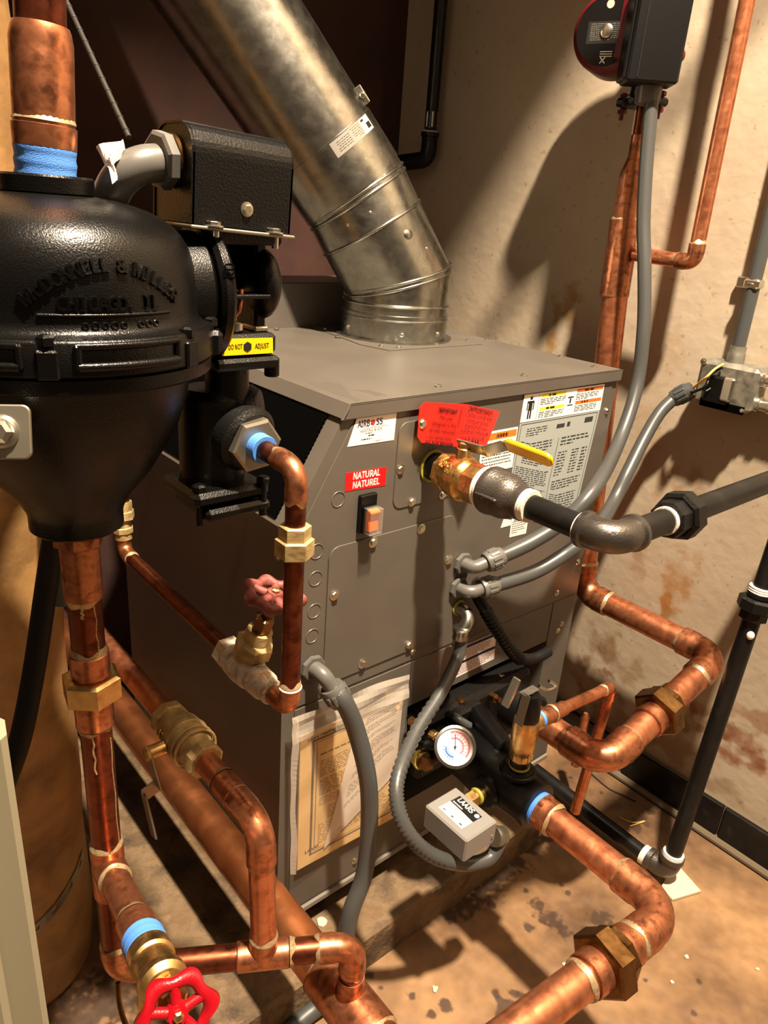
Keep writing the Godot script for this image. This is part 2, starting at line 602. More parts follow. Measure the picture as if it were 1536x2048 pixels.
func make_materials() -> void:
	font = SystemFont.new(); font.font_names = PackedStringArray(["Droid Sans"])
	font_bold = font
	var cop = noise_tex(3, 0.012, 4, [[0.0, Color(0.57, 0.335, 0.225)], [0.35, Color(0.755, 0.475, 0.34)], [0.55, Color(0.84, 0.55, 0.40)], [0.75, Color(0.78, 0.495, 0.355)], [1.0, Color(0.62, 0.37, 0.255)]], 512, 20.0)
	var cop2 = noise_tex(11, 0.02, 4, [[0.0, Color(0.34, 0.21, 0.145)], [0.3, Color(0.60, 0.375, 0.265)], [0.55, Color(0.77, 0.50, 0.36)], [0.8, Color(0.68, 0.45, 0.31)], [1.0, Color(0.50, 0.345, 0.225)]], 512, 30.0)
	var rg = noise_tex(7, 0.02, 4, [[0.0, Color(0.26, 0.26, 0.26)], [0.5, Color(0.34, 0.34, 0.34)], [1.0, Color(0.52, 0.52, 0.52)]], 512, 15.0)
	M.copper = rough_by(mat(Color.WHITE, 0.35, 1.0, cop, 6.0), rg)
	M.copper_fit = rough_by(mat(Color.WHITE, 0.38, 1.0, cop2, 7.0), rg)
	M.copper_dull = rough_by(mat(Color(0.62, 0.52, 0.5), 0.4, 1.0, cop2, 5.0), rg)
	M.copper_main = rough_by(mat(Color.WHITE, 0.4, 0.92, noise_tex(13, 0.006, 3, [[0.0, Color(0.62, 0.37, 0.22)], [0.5, Color(0.72, 0.455, 0.285)], [1.0, Color(0.80, 0.53, 0.35)]], 512, 10.0), 2.0), rg)
	M.solder = mat(Color(0.86, 0.81, 0.72), 0.42, 0.6, noise_tex(5, 0.03, 3, [[0.0, Color(0.45, 0.38, 0.30)], [0.5, Color(0.85, 0.80, 0.72)], [1.0, Color(0.75, 0.62, 0.45)]], 256), 20.0)
	var brs = noise_tex(17, 0.02, 4, [[0.0, Color(0.58, 0.46, 0.30)], [0.4, Color(0.80, 0.66, 0.44)], [0.7, Color(0.87, 0.74, 0.50)], [1.0, Color(0.66, 0.53, 0.36)]], 256)
	M.brass = rough_by(mat(Color.WHITE, 0.36, 1.0, brs, 10.0), rg)
	M.brass_cast = bumpy(rough_by(mat(Color(0.92, 0.88, 0.8), 0.5, 1.0, brs, 8.0), rg), bump_tex(9, 0.05, 3, 3.0, 256), 0.5)
	M.bronze = rough_by(mat(Color(0.56, 0.50, 0.46), 0.42, 1.0, brs, 8.0), rg)
	M.brass_crust = bumpy(mat(Color.WHITE, 0.85, 0.15, noise_tex(19, 0.022, 5, [[0.0, Color(0.42, 0.36, 0.28)], [0.35, Color(0.66, 0.62, 0.55)], [0.6, Color(0.80, 0.77, 0.71)], [0.8, Color(0.70, 0.56, 0.40)], [1.0, Color(0.78, 0.45, 0.22)]], 256, 30.0), 9.0), bump_tex(29, 0.06, 4, 5.0, 256), 1.0)
	M.brass_old = bumpy(mat(Color.WHITE, 0.6, 0.6, noise_tex(23, 0.02, 4, [[0.0, Color(0.45, 0.38, 0.25)], [0.5, Color(0.70, 0.61, 0.42)], [1.0, Color(0.80, 0.73, 0.55)]], 256), 8.0), bump_tex(29, 0.06, 4, 4.0, 256), 0.25)
	var castbump = bump_tex(41, 0.09, 3, 4.0, 512)
	M.iron_gloss = bumpy(mat(Color(0.022, 0.021, 0.020), 0.32), bump_tex(43, 0.11, 2, 6.0, 512), 0.20)
	M.iron_gloss.uv1_triplanar = true; M.iron_gloss.uv1_world_triplanar = true; M.iron_gloss.uv1_scale = Vector3.ONE * 12.0
	M.iron = bumpy(mat(Color(0.045, 0.042, 0.038), 0.45), castbump, 0.5)
	M.iron.uv1_triplanar = true; M.iron.uv1_world_triplanar = true; M.iron.uv1_scale = Vector3.ONE * 8.0
	M.iron_grey = bumpy(mat(Color(0.34, 0.32, 0.30), 0.42, 0.75), castbump, 0.7)
	M.iron_grey.uv1_triplanar = true; M.iron_grey.uv1_world_triplanar = true; M.iron_grey.uv1_scale = Vector3.ONE * 8.0
	M.gas_pipe = mat(Color.WHITE, 0.40, 0.1, noise_tex(31, 0.015, 4, [[0.0, Color(0.05, 0.048, 0.045)], [0.6, Color(0.08, 0.077, 0.073)], [1.0, Color(0.13, 0.124, 0.115)]], 256), 5.0)
	M.gas_elbow = bumpy(mat(Color(0.36, 0.345, 0.325), 0.33, 0.85), castbump, 0.3)
	M.gas_elbow.uv1_triplanar = true; M.gas_elbow.uv1_world_triplanar = true; M.gas_elbow.uv1_scale = Vector3.ONE * 8.0
	M.black_plastic = mat(Color(0.025, 0.024, 0.024), 0.38)
	M.black_paint = bumpy(mat(Color(0.035, 0.034, 0.034), 0.36), castbump, 0.25)
	M.black_paint.uv1_triplanar = true; M.black_paint.uv1_world_triplanar = true; M.black_paint.uv1_scale = Vector3.ONE * 9.0
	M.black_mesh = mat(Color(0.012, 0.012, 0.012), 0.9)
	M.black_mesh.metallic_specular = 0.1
	M.rubber = mat(Color(0.055, 0.055, 0.055), 0.55)
	M.jacket = mat(Color.WHITE, 0.40, 0.0, noise_tex(51, 0.01, 4, [[0.0, Color(0.318, 0.298, 0.272)], [0.5, Color(0.334, 0.313, 0.286)], [1.0, Color(0.355, 0.332, 0.303)]], 256), 3.0)
	M.jacket_edge = mat(Color(0.46, 0.435, 0.40), 0.4)
	M.smudge = mat(Color(0.30, 0.28, 0.255), 0.5)
	M.zinc = mat(Color(0.80, 0.79, 0.74), 0.28, 1.0)
	M.galv = rough_by(mat(Color.WHITE, 0.3, 1.0, noise_tex(61, 0.02, 4, [[0.0, Color(0.52, 0.52, 0.50)], [0.5, Color(0.63, 0.63, 0.60)], [1.0, Color(0.71, 0.71, 0.67)]], 512, 40.0), 4.0), noise_tex(63, 0.018, 4, [[0.0, Color(0.20, 0.20, 0.20)], [0.5, Color(0.27, 0.27, 0.27)], [1.0, Color(0.36, 0.36, 0.36)]], 512, 40.0))
	M.steel_dull = mat(Color(0.55, 0.53, 0.48), 0.42, 0.9)
	M.box_steel = mat(Color.WHITE, 0.5, 0.75, noise_tex(67, 0.02, 5, [[0.0, Color(0.36, 0.35, 0.31)], [0.5, Color(0.52, 0.51, 0.47)], [1.0, Color(0.66, 0.64, 0.58)]], 256, 30.0), 8.0)
	M.conduit = bumpy(mat(Color(0.245, 0.25, 0.247), 0.36), bump_tex(71, 0.04, 2, 2.0, 256), 0.15)
	M.conduit_dark = mat(Color(0.25, 0.26, 0.26), 0.42)
	M.conduit_fit = mat(Color(0.34, 0.335, 0.32), 0.38)
	M.tape_blue = bumpy(mat(Color(0.30, 0.52, 0.84), 0.45), castbump, 0.6)
	M.tape_blue.uv1_triplanar = true; M.tape_blue.uv1_world_triplanar = true; M.tape_blue.uv1_scale = Vector3.ONE * 20.0
	M.tape_white = bumpy(mat(Color(0.86, 0.84, 0.78), 0.55), castbump, 1.0)
	M.tape_white.uv1_triplanar = true; M.tape_white.uv1_world_triplanar = true; M.tape_white.uv1_scale = Vector3.ONE * 16.0
	M.yellow = mat(Color(0.90, 0.68, 0.03), 0.4)
	M.yellow_green = mat(Color(0.62, 0.60, 0.22), 0.5)
	M.red_handle = bumpy(mat(Color(0.58, 0.02, 0.075), 0.34), castbump, 0.25)
	M.red_handle.uv1_triplanar = true; M.red_handle.uv1_world_triplanar = true; M.red_handle.uv1_scale = Vector3.ONE * 12.0
	M.old_red = bumpy(mat(Color.WHITE, 0.55, 0.1, noise_tex(73, 0.03, 4, [[0.0, Color(0.30, 0.12, 0.11)], [0.6, Color(0.48, 0.24, 0.22)], [1.0, Color(0.60, 0.40, 0.34)]], 256), 14.0), castbump, 0.4)
	M.pump_red = mat(Color(0.34, 0.035, 0.075), 0.42)
	M.tag_red = mat(Color(0.92, 0.10, 0.05), 0.5)
	M.sticker_red = mat(Color(0.82, 0.05, 0.06), 0.42)
	M.sticker_white = mat(Color(0.93, 0.90, 0.88), 0.45)
	M.ink = mat(Color(0.03, 0.03, 0.03), 0.6)
	M.ink_navy = mat(Color(0.05, 0.07, 0.22), 0.6)
	M.ink_red = mat(Color(0.80, 0.10, 0.10), 0.6)
	M.ink_white = mat(Color(0.96, 0.95, 0.94), 0.5)
	M.switch_grey = mat(Color(0.47, 0.465, 0.455), 0.42)
	M.paper = mat(Color(0.80, 0.68, 0.45), 0.7)
	M.orange = mat(Color(0.88, 0.40, 0.04), 0.4)
	M.orange.emission_enabled = false
	M.clear = mat(Color(0.92, 0.92, 0.90, 0.05), 0.06)
	M.clear.transparency = BaseMaterial3D.TRANSPARENCY_ALPHA
	M.bag = mat(Color(0.90, 0.88, 0.84, 0.09), 0.14)
	M.bag.transparency = BaseMaterial3D.TRANSPARENCY_ALPHA
	M.bag_fold = mat(Color(0.86, 0.83, 0.78, 0.45), 0.22)
	M.bag_fold.transparency = BaseMaterial3D.TRANSPARENCY_ALPHA
	M.tile_black = mat(Color.WHITE, 0.35, 0.0, noise_tex(81, 0.02, 4, [[0.0, Color(0.045, 0.044, 0.042)], [0.7, Color(0.075, 0.073, 0.07)], [1.0, Color(0.15, 0.14, 0.13)]], 256), 5.0)
	M.block_black = mat(Color(0.05, 0.048, 0.045), 0.6)
	M.mortar = mat(Color(0.36, 0.31, 0.24), 0.85)
	M.chip = mat(Color(0.78, 0.72, 0.62), 0.55)
	M.tank = bumpy(mat(Color.WHITE, 0.62, 0.0, noise_tex(91, 0.009, 5, [[0.0, Color(0.36, 0.26, 0.145)], [0.35, Color(0.52, 0.39, 0.225)], [0.6, Color(0.60, 0.46, 0.275)], [1.0, Color(0.46, 0.335, 0.19)]], 512, 40.0), 2.5), bump_tex(93, 0.012, 5, 4.0, 512), 0.5)
	M.board = mat(Color(0.52, 0.50, 0.42), 0.6)
	M.wire = mat(Color(0.10, 0.08, 0.06), 0.6)
	M.wire_yellow = mat(Color(0.85, 0.68, 0.35), 0.5)
	M.wire_black = mat(Color(0.03, 0.03, 0.03), 0.45)
	M.redwall = mat(Color.WHITE, 0.85, 0.0, noise_tex(95, 0.012, 4, [[0.0, Color(0.15, 0.075, 0.055)], [0.5, Color(0.20, 0.10, 0.07)], [1.0, Color(0.25, 0.13, 0.09)]], 256), 2.0)
	M.plaster_plain = mat(Color(0.46, 0.40, 0.32), 0.85)
	M.dark_wood = mat(Color(0.15, 0.11, 0.075), 0.8)
	M.red_plaster = M.redwall
	for nm in ["iron_gloss", "iron", "black_paint", "black_plastic", "gas_pipe", "rubber", "tile_black"]:
		M[nm].metallic_specular = 0.36
	for nm in ["copper", "copper_fit", "copper_dull"]:
		M[nm].metallic = 0.9
	M.porcelain = mat(Color(0.85, 0.83, 0.78), 0.25)

# concrete with the drips and wet patches the floor shows; the map covers x -1..1, z -0.8..1.2
func floor_material(spots: Array) -> StandardMaterial3D:
	var n = 1024
	var fn = FastNoiseLite.new(); fn.seed = 101; fn.frequency = 0.006; fn.fractal_octaves = 5
	var f2 = FastNoiseLite.new(); f2.seed = 102; f2.frequency = 0.06; f2.fractal_octaves = 3
	var im = Image.create(n, n, false, Image.FORMAT_RGB8)
	for y in n:
		for x in n:
			var a = fn.get_noise_2d(x, y); var b = f2.get_noise_2d(x, y)
			var t = clampf(0.5 + a * 0.9 + b * 0.22, 0.0, 1.0)
			im.set_pixel(x, y, Color(0.32, 0.228, 0.145).lerp(Color(0.575, 0.445, 0.305), t))
	for s in spots:
		var cx: float = (s[0] + 1.0) / 2.0 * n; var cy: float = (s[1] + 0.8) / 2.0 * n
		var rad: float = s[2] / 2.0 * n
		var ext = int(rad * 2.0) + 2
		for y in range(maxi(0, int(cy) - ext), mini(n, int(cy) + ext)):
			for x in range(maxi(0, int(cx) - ext), mini(n, int(cx) + ext)):
				var dd = Vector2(x - cx, y - cy).length() / rad + f2.get_noise_2d(x * 2.2, y * 2.2) * 0.7 + f2.get_noise_2d(x * 0.7, y * 0.7) * 0.5
				var k = clampf((1.0 - dd) * 2.5, 0.0, 1.0) * s[3]
				if k > 0.0:
					im.set_pixel(x, y, im.get_pixel(x, y).lerp(Color(0.20, 0.13, 0.075), k))
	im.generate_mipmaps()
	var m = StandardMaterial3D.new()
	m.albedo_texture = ImageTexture.create_from_image(im)
	m.roughness = 0.62
	return bumpy(m, bump_tex(103, 0.05, 4, 3.0, 512), 0.35)

# painted plaster with rust runs; the map covers z -0.8..1.2 (u) and y 1.6..-0.12 (v)
func wall_material(stains: Array) -> StandardMaterial3D:
	var w = 1024; var h = 880
	var fn = FastNoiseLite.new(); fn.seed = 201; fn.frequency = 0.005; fn.fractal_octaves = 5
	var f2 = FastNoiseLite.new(); f2.seed = 202; f2.frequency = 0.045; f2.fractal_octaves = 4
	var f3 = FastNoiseLite.new(); f3.seed = 203; f3.frequency = 0.02; f3.fractal_octaves = 4
	var im = Image.create(w, h, false, Image.FORMAT_RGB8)
	for y in h:
		for x in w:
			var t = clampf(0.55 + fn.get_noise_2d(x, y) * 0.7 + f2.get_noise_2d(x, y) * 0.10, 0.0, 1.0)
			var c = Color(0.59, 0.53, 0.45).lerp(Color(0.67, 0.615, 0.535), t)
			if f2.get_noise_2d(x * 2.0 + 500.0, y * 2.0) > 0.55:
				c = c.lerp(Color(0.40, 0.31, 0.22), 0.35)
			im.set_pixel(x, y, c)
	for s in stains:   # z, y, half width, half height, colour, strength
		var cx: float = (s[0] + 0.8) / 2.0 * w; var cy: float = (1.6 - s[1]) / 1.72 * h
		var rx: float = s[2] / 2.0 * w; var ry: float = s[3] / 1.72 * h
		for y in range(maxi(0, int(cy - ry * 1.6)), mini(h, int(cy + ry * 1.6))):
			for x in range(maxi(0, int(cx - rx * 1.6)), mini(w, int(cx + rx * 1.6))):
				var dd = Vector2((x - cx) / rx, (y - cy) / ry).length() + f3.get_noise_2d(x * 2.0, y * 2.0) * 1.1 + f2.get_noise_2d(x, y) * 0.3
				var k: float = clampf((1.0 - dd) * 1.6, 0.0, 1.0) * s[5]
				if k > 0.0:
					im.set_pixel(x, y, im.get_pixel(x, y).lerp(s[4], k))
	im.generate_mipmaps()
	var m = StandardMaterial3D.new()
	m.albedo_texture = ImageTexture.create_from_image(im)
	m.roughness = 0.8
	return bumpy(m, bump_tex(204, 0.05, 5, 3.0, 1024), 0.12)

func build_light_and_camera() -> void:
	var cam = Camera3D.new()
	cam.name = "camera"
	cam.position = Vector3(-0.3985, 0.8896, 0.5969)
	cam.rotation_degrees = Vector3(-21.976, -41.817, 4.439)
	cam.fov = 69.265
	cam.near = 0.02
	add_child(cam)
	cam.current = true
	var env = Environment.new()
	env.background_mode = Environment.BG_COLOR
	env.background_color = Color(0, 0, 0)
	env.tonemap_mode = Environment.TONE_MAPPER_LINEAR
	env.tonemap_exposure = 1.0
	env.sdfgi_enabled = true
	env.ssao_enabled = true
	env.ssil_enabled = true
	var we = WorldEnvironment.new()
	we.name = "environment"
	we.environment = env
	add_child(we)
	# one bare bulb in a porcelain holder on the ceiling, a little in front of the boiler
	ceiling_lamp(Vector3(0.0, 2.70, 0.72))

func ceiling_lamp(at: Vector3) -> void:
	var t = thing("ceiling_lamp", "bare bulb in a porcelain holder on the ceiling", "lamp", at)
	var g = geo()
	lathe(g, at + Vector3(0, 0.18, 0), Vector3.DOWN, [Vector2(0, 0), Vector2(0.055, 0), Vector2(0.055, 0.02), Vector2(0.03, 0.05), Vector2(0.024, 0.09), Vector2(0, 0.09)], 32)
	part(t, "lamp_holder", g, M.porcelain)
	g = geo()
	lathe(g, at + Vector3(0, 0.1, 0), Vector3.DOWN, [Vector2(0, 0), Vector2(0.014, 0), Vector2(0.016, 0.02), Vector2(0.03, 0.055), Vector2(0.042, 0.09), Vector2(0.042, 0.115), Vector2(0.03, 0.14), Vector2(0, 0.15)], 32)
	var gm = StandardMaterial3D.new()
	gm.albedo_color = Color(1, 0.95, 0.85)
	gm.emission_enabled = true
	gm.emission = Color(1.0, 0.915, 0.80)
	gm.emission_energy_multiplier = 6.0
	part(t, "bulb", g, gm)
	var l = OmniLight3D.new()
	l.name = "bulb_light"
	l.light_color = Color(1.0, 0.915, 0.80)
	l.light_energy = 26.0
	l.omni_range = 8.0
	l.omni_attenuation = 2.0
	l.light_size = 0.05
	l.shadow_enabled = true
	t.add_child(l)

func build_room() -> void:
	# floor with mapped concrete
	var g = geo()
	var spots: Array = []
	for p in [[0.3955, 0.1461, 0.0160], [0.4014, 0.1155, 0.0080], [0.3871, 0.1678, 0.0200], [0.3891, 0.1856, 0.0220], [0.3914, 0.1982, 0.0180], [0.4507, 0.2209, 0.0200], [0.4642, 0.2255, 0.0140], [0.4606, 0.2371, 0.0100], [0.4213, 0.2184, 0.0080], [0.4025, 0.1115, 0.0060], [0.4349, 0.0658, 0.0300], [0.3944, 0.0678, 0.0300], [0.3623, 0.0746, 0.0280], [0.3349, 0.0779, 0.0300], [0.4814, 0.0602, 0.0300], [0.5211, 0.0616, 0.0250], [0.3020, 0.0763, 0.0260], [0.2701, 0.0748, 0.0220], [0.3510, 0.1625, 0.0100], [0.2589, 0.2296, 0.0140], [0.2284, 0.2240, 0.0200], [0.2532, 0.2163, 0.0100], [0.1646, 0.1710, 0.0120], [0.1387, 0.1683, 0.0080], [0.2333, 0.2012, 0.0080], [0.4561, 0.1441, 0.0060], [0.4542, 0.1606, 0.0070], [0.6630, 0.2136, 0.0060], [0.5558, 0.1009, 0.0120], [0.6945, 0.1445, 0.0200], [0.6705, 0.1491, 0.0150], [0.7270, 0.1454, 0.0120], [0.6934, 0.0582, 0.0060], [0.6703, -0.0253, 0.0060], [0.6392, -0.0136, 0.0050], [0.6793, -0.0018, 0.0050], [0.4338, 0.3896, 0.0060], [0.4225, 0.3220, 0.0040], [0.4815, 0.3715, 0.0080], [0.1097, 0.0753, 0.0080], [0.1356, 0.1313, 0.0100], [0.1093, 0.0978, 0.0060]]:
		spots.append([p[0], p[1], p[2] * 0.8, 0.8])
	for p in [[-0.0954, -0.2881, 0.0500], [-0.0350, -0.3311, 0.0500], [-0.0115, -0.4260, 0.0600], [-0.0576, -0.2253, 0.0400], [-0.1821, -0.1106, 0.0500], [-0.2079, -0.1133, 0.0500], [-0.2352, -0.1094, 0.0600], [-0.0467, -0.1004, 0.0300]]:
		spots.append([p[0], p[1], p[2], 0.5])
	var fm = floor_material(spots)
	var fy = FLOOR_Y
	tri(g, Vector3(-1, fy, -0.8), Vector3(1, fy, -0.8), Vector3(1, fy, 1.2), Vector3.UP, Vector3.UP, Vector3.UP, Vector2(0, 0), Vector2(1, 0), Vector2(1, 1))
	tri(g, Vector3(-1, fy, -0.8), Vector3(1, fy, 1.2), Vector3(-1, fy, 1.2), Vector3.UP, Vector3.UP, Vector3.UP, Vector2(0, 0), Vector2(1, 1), Vector2(0, 1))
	quad(g, Vector3(-1, fy - 0.1, -0.8), Vector3(1, fy - 0.1, -0.8), Vector3(1, fy - 0.1, 1.2), Vector3(-1, fy - 0.1, 1.2), Vector3.DOWN)
	structure("floor", g, fm)
	g = geo()
	box(g, Vector3(0, fy - 0.051, 1.5), Vector3(3.2, 0.1, 0.6), 0.0)
	box(g, Vector3(-1.3, fy - 0.051, 0.2), Vector3(0.6, 0.1, 2.0), 0.0)
	structure("floor_far", g, M.mortar)
	# plastered wall on the right
	var ochre = Color(0.52, 0.33, 0.13); var rust = Color(0.38, 0.17, 0.07); var brown = Color(0.36, 0.23, 0.11)
	var st: Array = []
	for p in [[-0.2487, 0.7563, 0.0300, 0.0500, 0, 0.60], [-0.2769, 0.7252, 0.0180, 0.0600, 0, 0.55], [-0.2818, 0.6778, 0.0120, 0.0500, 0, 0.50], [-0.2288, 0.7677, 0.0300, 0.0200, 0, 0.40], [0.0576, 0.2744, 0.0120, 0.0600, 0, 0.80], [0.0643, 0.3079, 0.0300, 0.0500, 0, 0.60], [0.0709, 0.3405, 0.0400, 0.0600, 0, 0.35], [0.0551, 0.2423, 0.0100, 0.0400, 0, 0.70], [0.0527, 0.5110, 0.0350, 0.0300, 2, 0.40], [0.0308, 0.4877, 0.0220, 0.0140, 0, 0.55], [-0.0016, 0.4845, 0.0200, 0.0400, 0, 0.30], [-0.0428, 0.1263, 0.0500, 0.0600, 2, 0.50], [-0.0006, 0.1151, 0.0600, 0.0500, 2, 0.40], [-0.0452, 0.0549, 0.0500, 0.0700, 2, 0.50], [0.1439, 0.0781, 0.0500, 0.0350, 2, 0.70], [0.1643, 0.1128, 0.0400, 0.0300, 1, 0.50], [0.1874, 0.0952, 0.0500, 0.0300, 2, 0.55], [0.2408, 0.0983, 0.0600, 0.0300, 1, 0.70], [0.2626, 0.0814, 0.0500, 0.0200, 1, 0.70], [0.2609, 0.1529, 0.0500, 0.0300, 1, 0.50], [0.2304, 0.0699, 0.0400, 0.0300, 1, 0.50], [0.1273, 0.0223, 0.0600, 0.0500, 2, 0.50], [0.2315, -0.0064, 0.0500, 0.0300, 2, 0.40], [-0.0489, 0.5622, 0.0300, 0.1000, 0, 0.20], [-0.0322, 0.7127, 0.0300, 0.0600, 0, 0.20], [0.2673, 0.0634, 0.0800, 0.0120, 1, 0.60], [0.0043, -0.0111, 0.0800, 0.0600, 2, 0.60], [-0.0107, 0.3955, 0.0200, 0.0500, 0, 0.25], [-0.0128, 0.3144, 0.0200, 0.0600, 2, 0.30]]:
		var cc: Color = [ochre, rust, brown][int(p[4])]
		st.append([p[0], p[1], p[2] * 0.85, p[3] * 0.85, cc, p[5] * 0.7])
	var wm = wall_material(st)
	g = geo()
	var n = Vector3(-1, 0, 0)
	var wa = Vector3(WALL_X, 1.6, -0.8); var wb = Vector3(WALL_X, 1.6, 1.2); var wc = Vector3(WALL_X, -0.12, 1.2); var wd = Vector3(WALL_X, -0.12, -0.8)
	tri(g, wa, wb, wc, n, n, n, Vector2(0, 0), Vector2(1, 0), Vector2(1, 1))
	tri(g, wa, wc, wd, n, n, n, Vector2(0, 0), Vector2(1, 1), Vector2(0, 1))
	quad(g, wa + Vector3(0.1, 0, 0), wb + Vector3(0.1, 0, 0), wc + Vector3(0.1, 0, 0), wd + Vector3(0.1, 0, 0), -n)
	structure("wall_right", g, wm)
	g = geo()
	box(g, Vector3(WALL_X + 0.06, 2.26, 0.5), Vector3(0.1, 1.34, 2.8), 0.0)
	box(g, Vector3(WALL_X + 0.06, 0.7, 1.5), Vector3(0.1, 1.8, 0.6), 0.0)
	structure("wall_right_upper", g, M.plaster_plain)
	g = geo()
	box(g, Vector3(-0.4, 1.39, BACK_Z - 0.05), Vector3(2.6, 3.1, 0.1), 0.0)
	structure("wall_back", g, M.redwall)
	g = geo()
	box(g, Vector3(-1.55, 1.39, 0.5), Vector3(0.1, 3.1, 2.7), 0.0)
	structure("wall_left", g, M.dark_wood)
	g = geo()
	box(g, Vector3(-0.4, 1.39, 1.85), Vector3(2.6, 3.1, 0.1), 0.0)
	structure("wall_front", g, M.dark_wood)
	g = geo()
	box(g, Vector3(-0.4, 2.95, 0.5), Vector3(2.6, 0.1, 2.8), 0.0)
	structure("ceiling", g, M.dark_wood)
	# unseen boxes added below the ceiling to shade the back and right walls
	g = geo()
	box(g, Vector3(-0.36, 2.56, -0.23), Vector3(2.26, 0.70, 1.06), 0.0)
	box(g, Vector3(0.4975, 2.13, -0.2275), Vector3(0.55, 0.16, 1.055), 0.0)
	structure("added_shade_boxes", g, M.dark_wood)
	# black tile skirting, one tile after another, with a mortar foot
	g = geo()
	box(g, Vector3(WALL_X - 0.004, -0.071, 0.2), Vector3(0.008, 0.078, 2.0), 0.0)
	box(g, Vector3(WALL_X - 0.012, -0.104, 0.2), Vector3(0.024, 0.012, 2.0), 0.004)
	var base = structure("baseboard_right", g, M.mortar)
	var z = -0.745
	while z < 0.9:
		g = geo()
		box(g, Vector3(WALL_X - 0.007, -0.068, z + 0.0985), Vector3(0.014, 0.07, 0.197), 0.002)
		part(base, "tile", g, M.tile_black)
		z += 0.2
	# low concrete pad under the boiler
	g = geo()
	box(g, Vector3(0.185, (PAD_Y + FLOOR_Y - 0.01) / 2.0, -0.2575), Vector3(0.63, PAD_Y - FLOOR_Y + 0.01, 0.645), 0.004)
	var pm = mat(Color.WHITE, 0.75, 0.0, noise_tex(111, 0.008, 5, [[0.0, Color(0.20, 0.15, 0.10)], [0.3, Color(0.34, 0.27, 0.19)], [0.55, Color(0.44, 0.36, 0.26)], [0.8, Color(0.40, 0.31, 0.21)], [1.0, Color(0.52, 0.44, 0.33)]], 512, 60.0), 3.0)
	bumpy(pm, bump_tex(112, 0.04, 5, 4.0, 512), 0.5)
	solo("concrete_pad", g, pm, Vector3(0.185, FLOOR_Y, -0.25), "low tan concrete pad under the grey boiler", "concrete pad")
	# black blocks carrying the boiler along its front edge
	var bx = [0.004, 0.058, 0.125, 0.21, 0.3, 0.39, 0.48, 0.57]
	for i in bx.size() - 1:
		g = geo()
		box(g, Vector3((bx[i] + bx[i + 1]) / 2.0, (PAD_Y - 0.006) / 2.0 - 0.003 + 0.003, -0.05), Vector3(bx[i + 1] - bx[i] - 0.003, -PAD_Y - 0.006, 0.06), 0.002)
		solo("black_block", g, M.block_black, Vector3((bx[i] + bx[i + 1]) / 2.0, PAD_Y, -0.05), ["leftmost", "second", "third", "fourth", "fifth", "sixth", "rightmost"][i] + " black block from the left in the row under the boiler's front edge", "block", "black blocks under the boiler front")

# ------------------------------------------------------------------ boiler
func plate(t: Node3D, called: String, poly: PackedVector2Array, thick: float, m: Material, z0 := 0.0) -> MeshInstance3D:
	var g = geo()
	prism(g, poly, Vector3(0, 0, z0), thick, Basis.IDENTITY, 0.0005)
	return part(t, called, g, m)

func outline(t: Node3D, called: String, poly: PackedVector2Array, w: float, z0: float, m: Material) -> void:
	# a shallow raised edge following a closed outline
	var g = geo()
	var pts: Array = []
	for p in poly: pts.append(Vector3(p.x, p.y, z0))
	pts.append(pts[0])
	sweep(g, pts, w, 6, false)
	part(t, called, g, m)

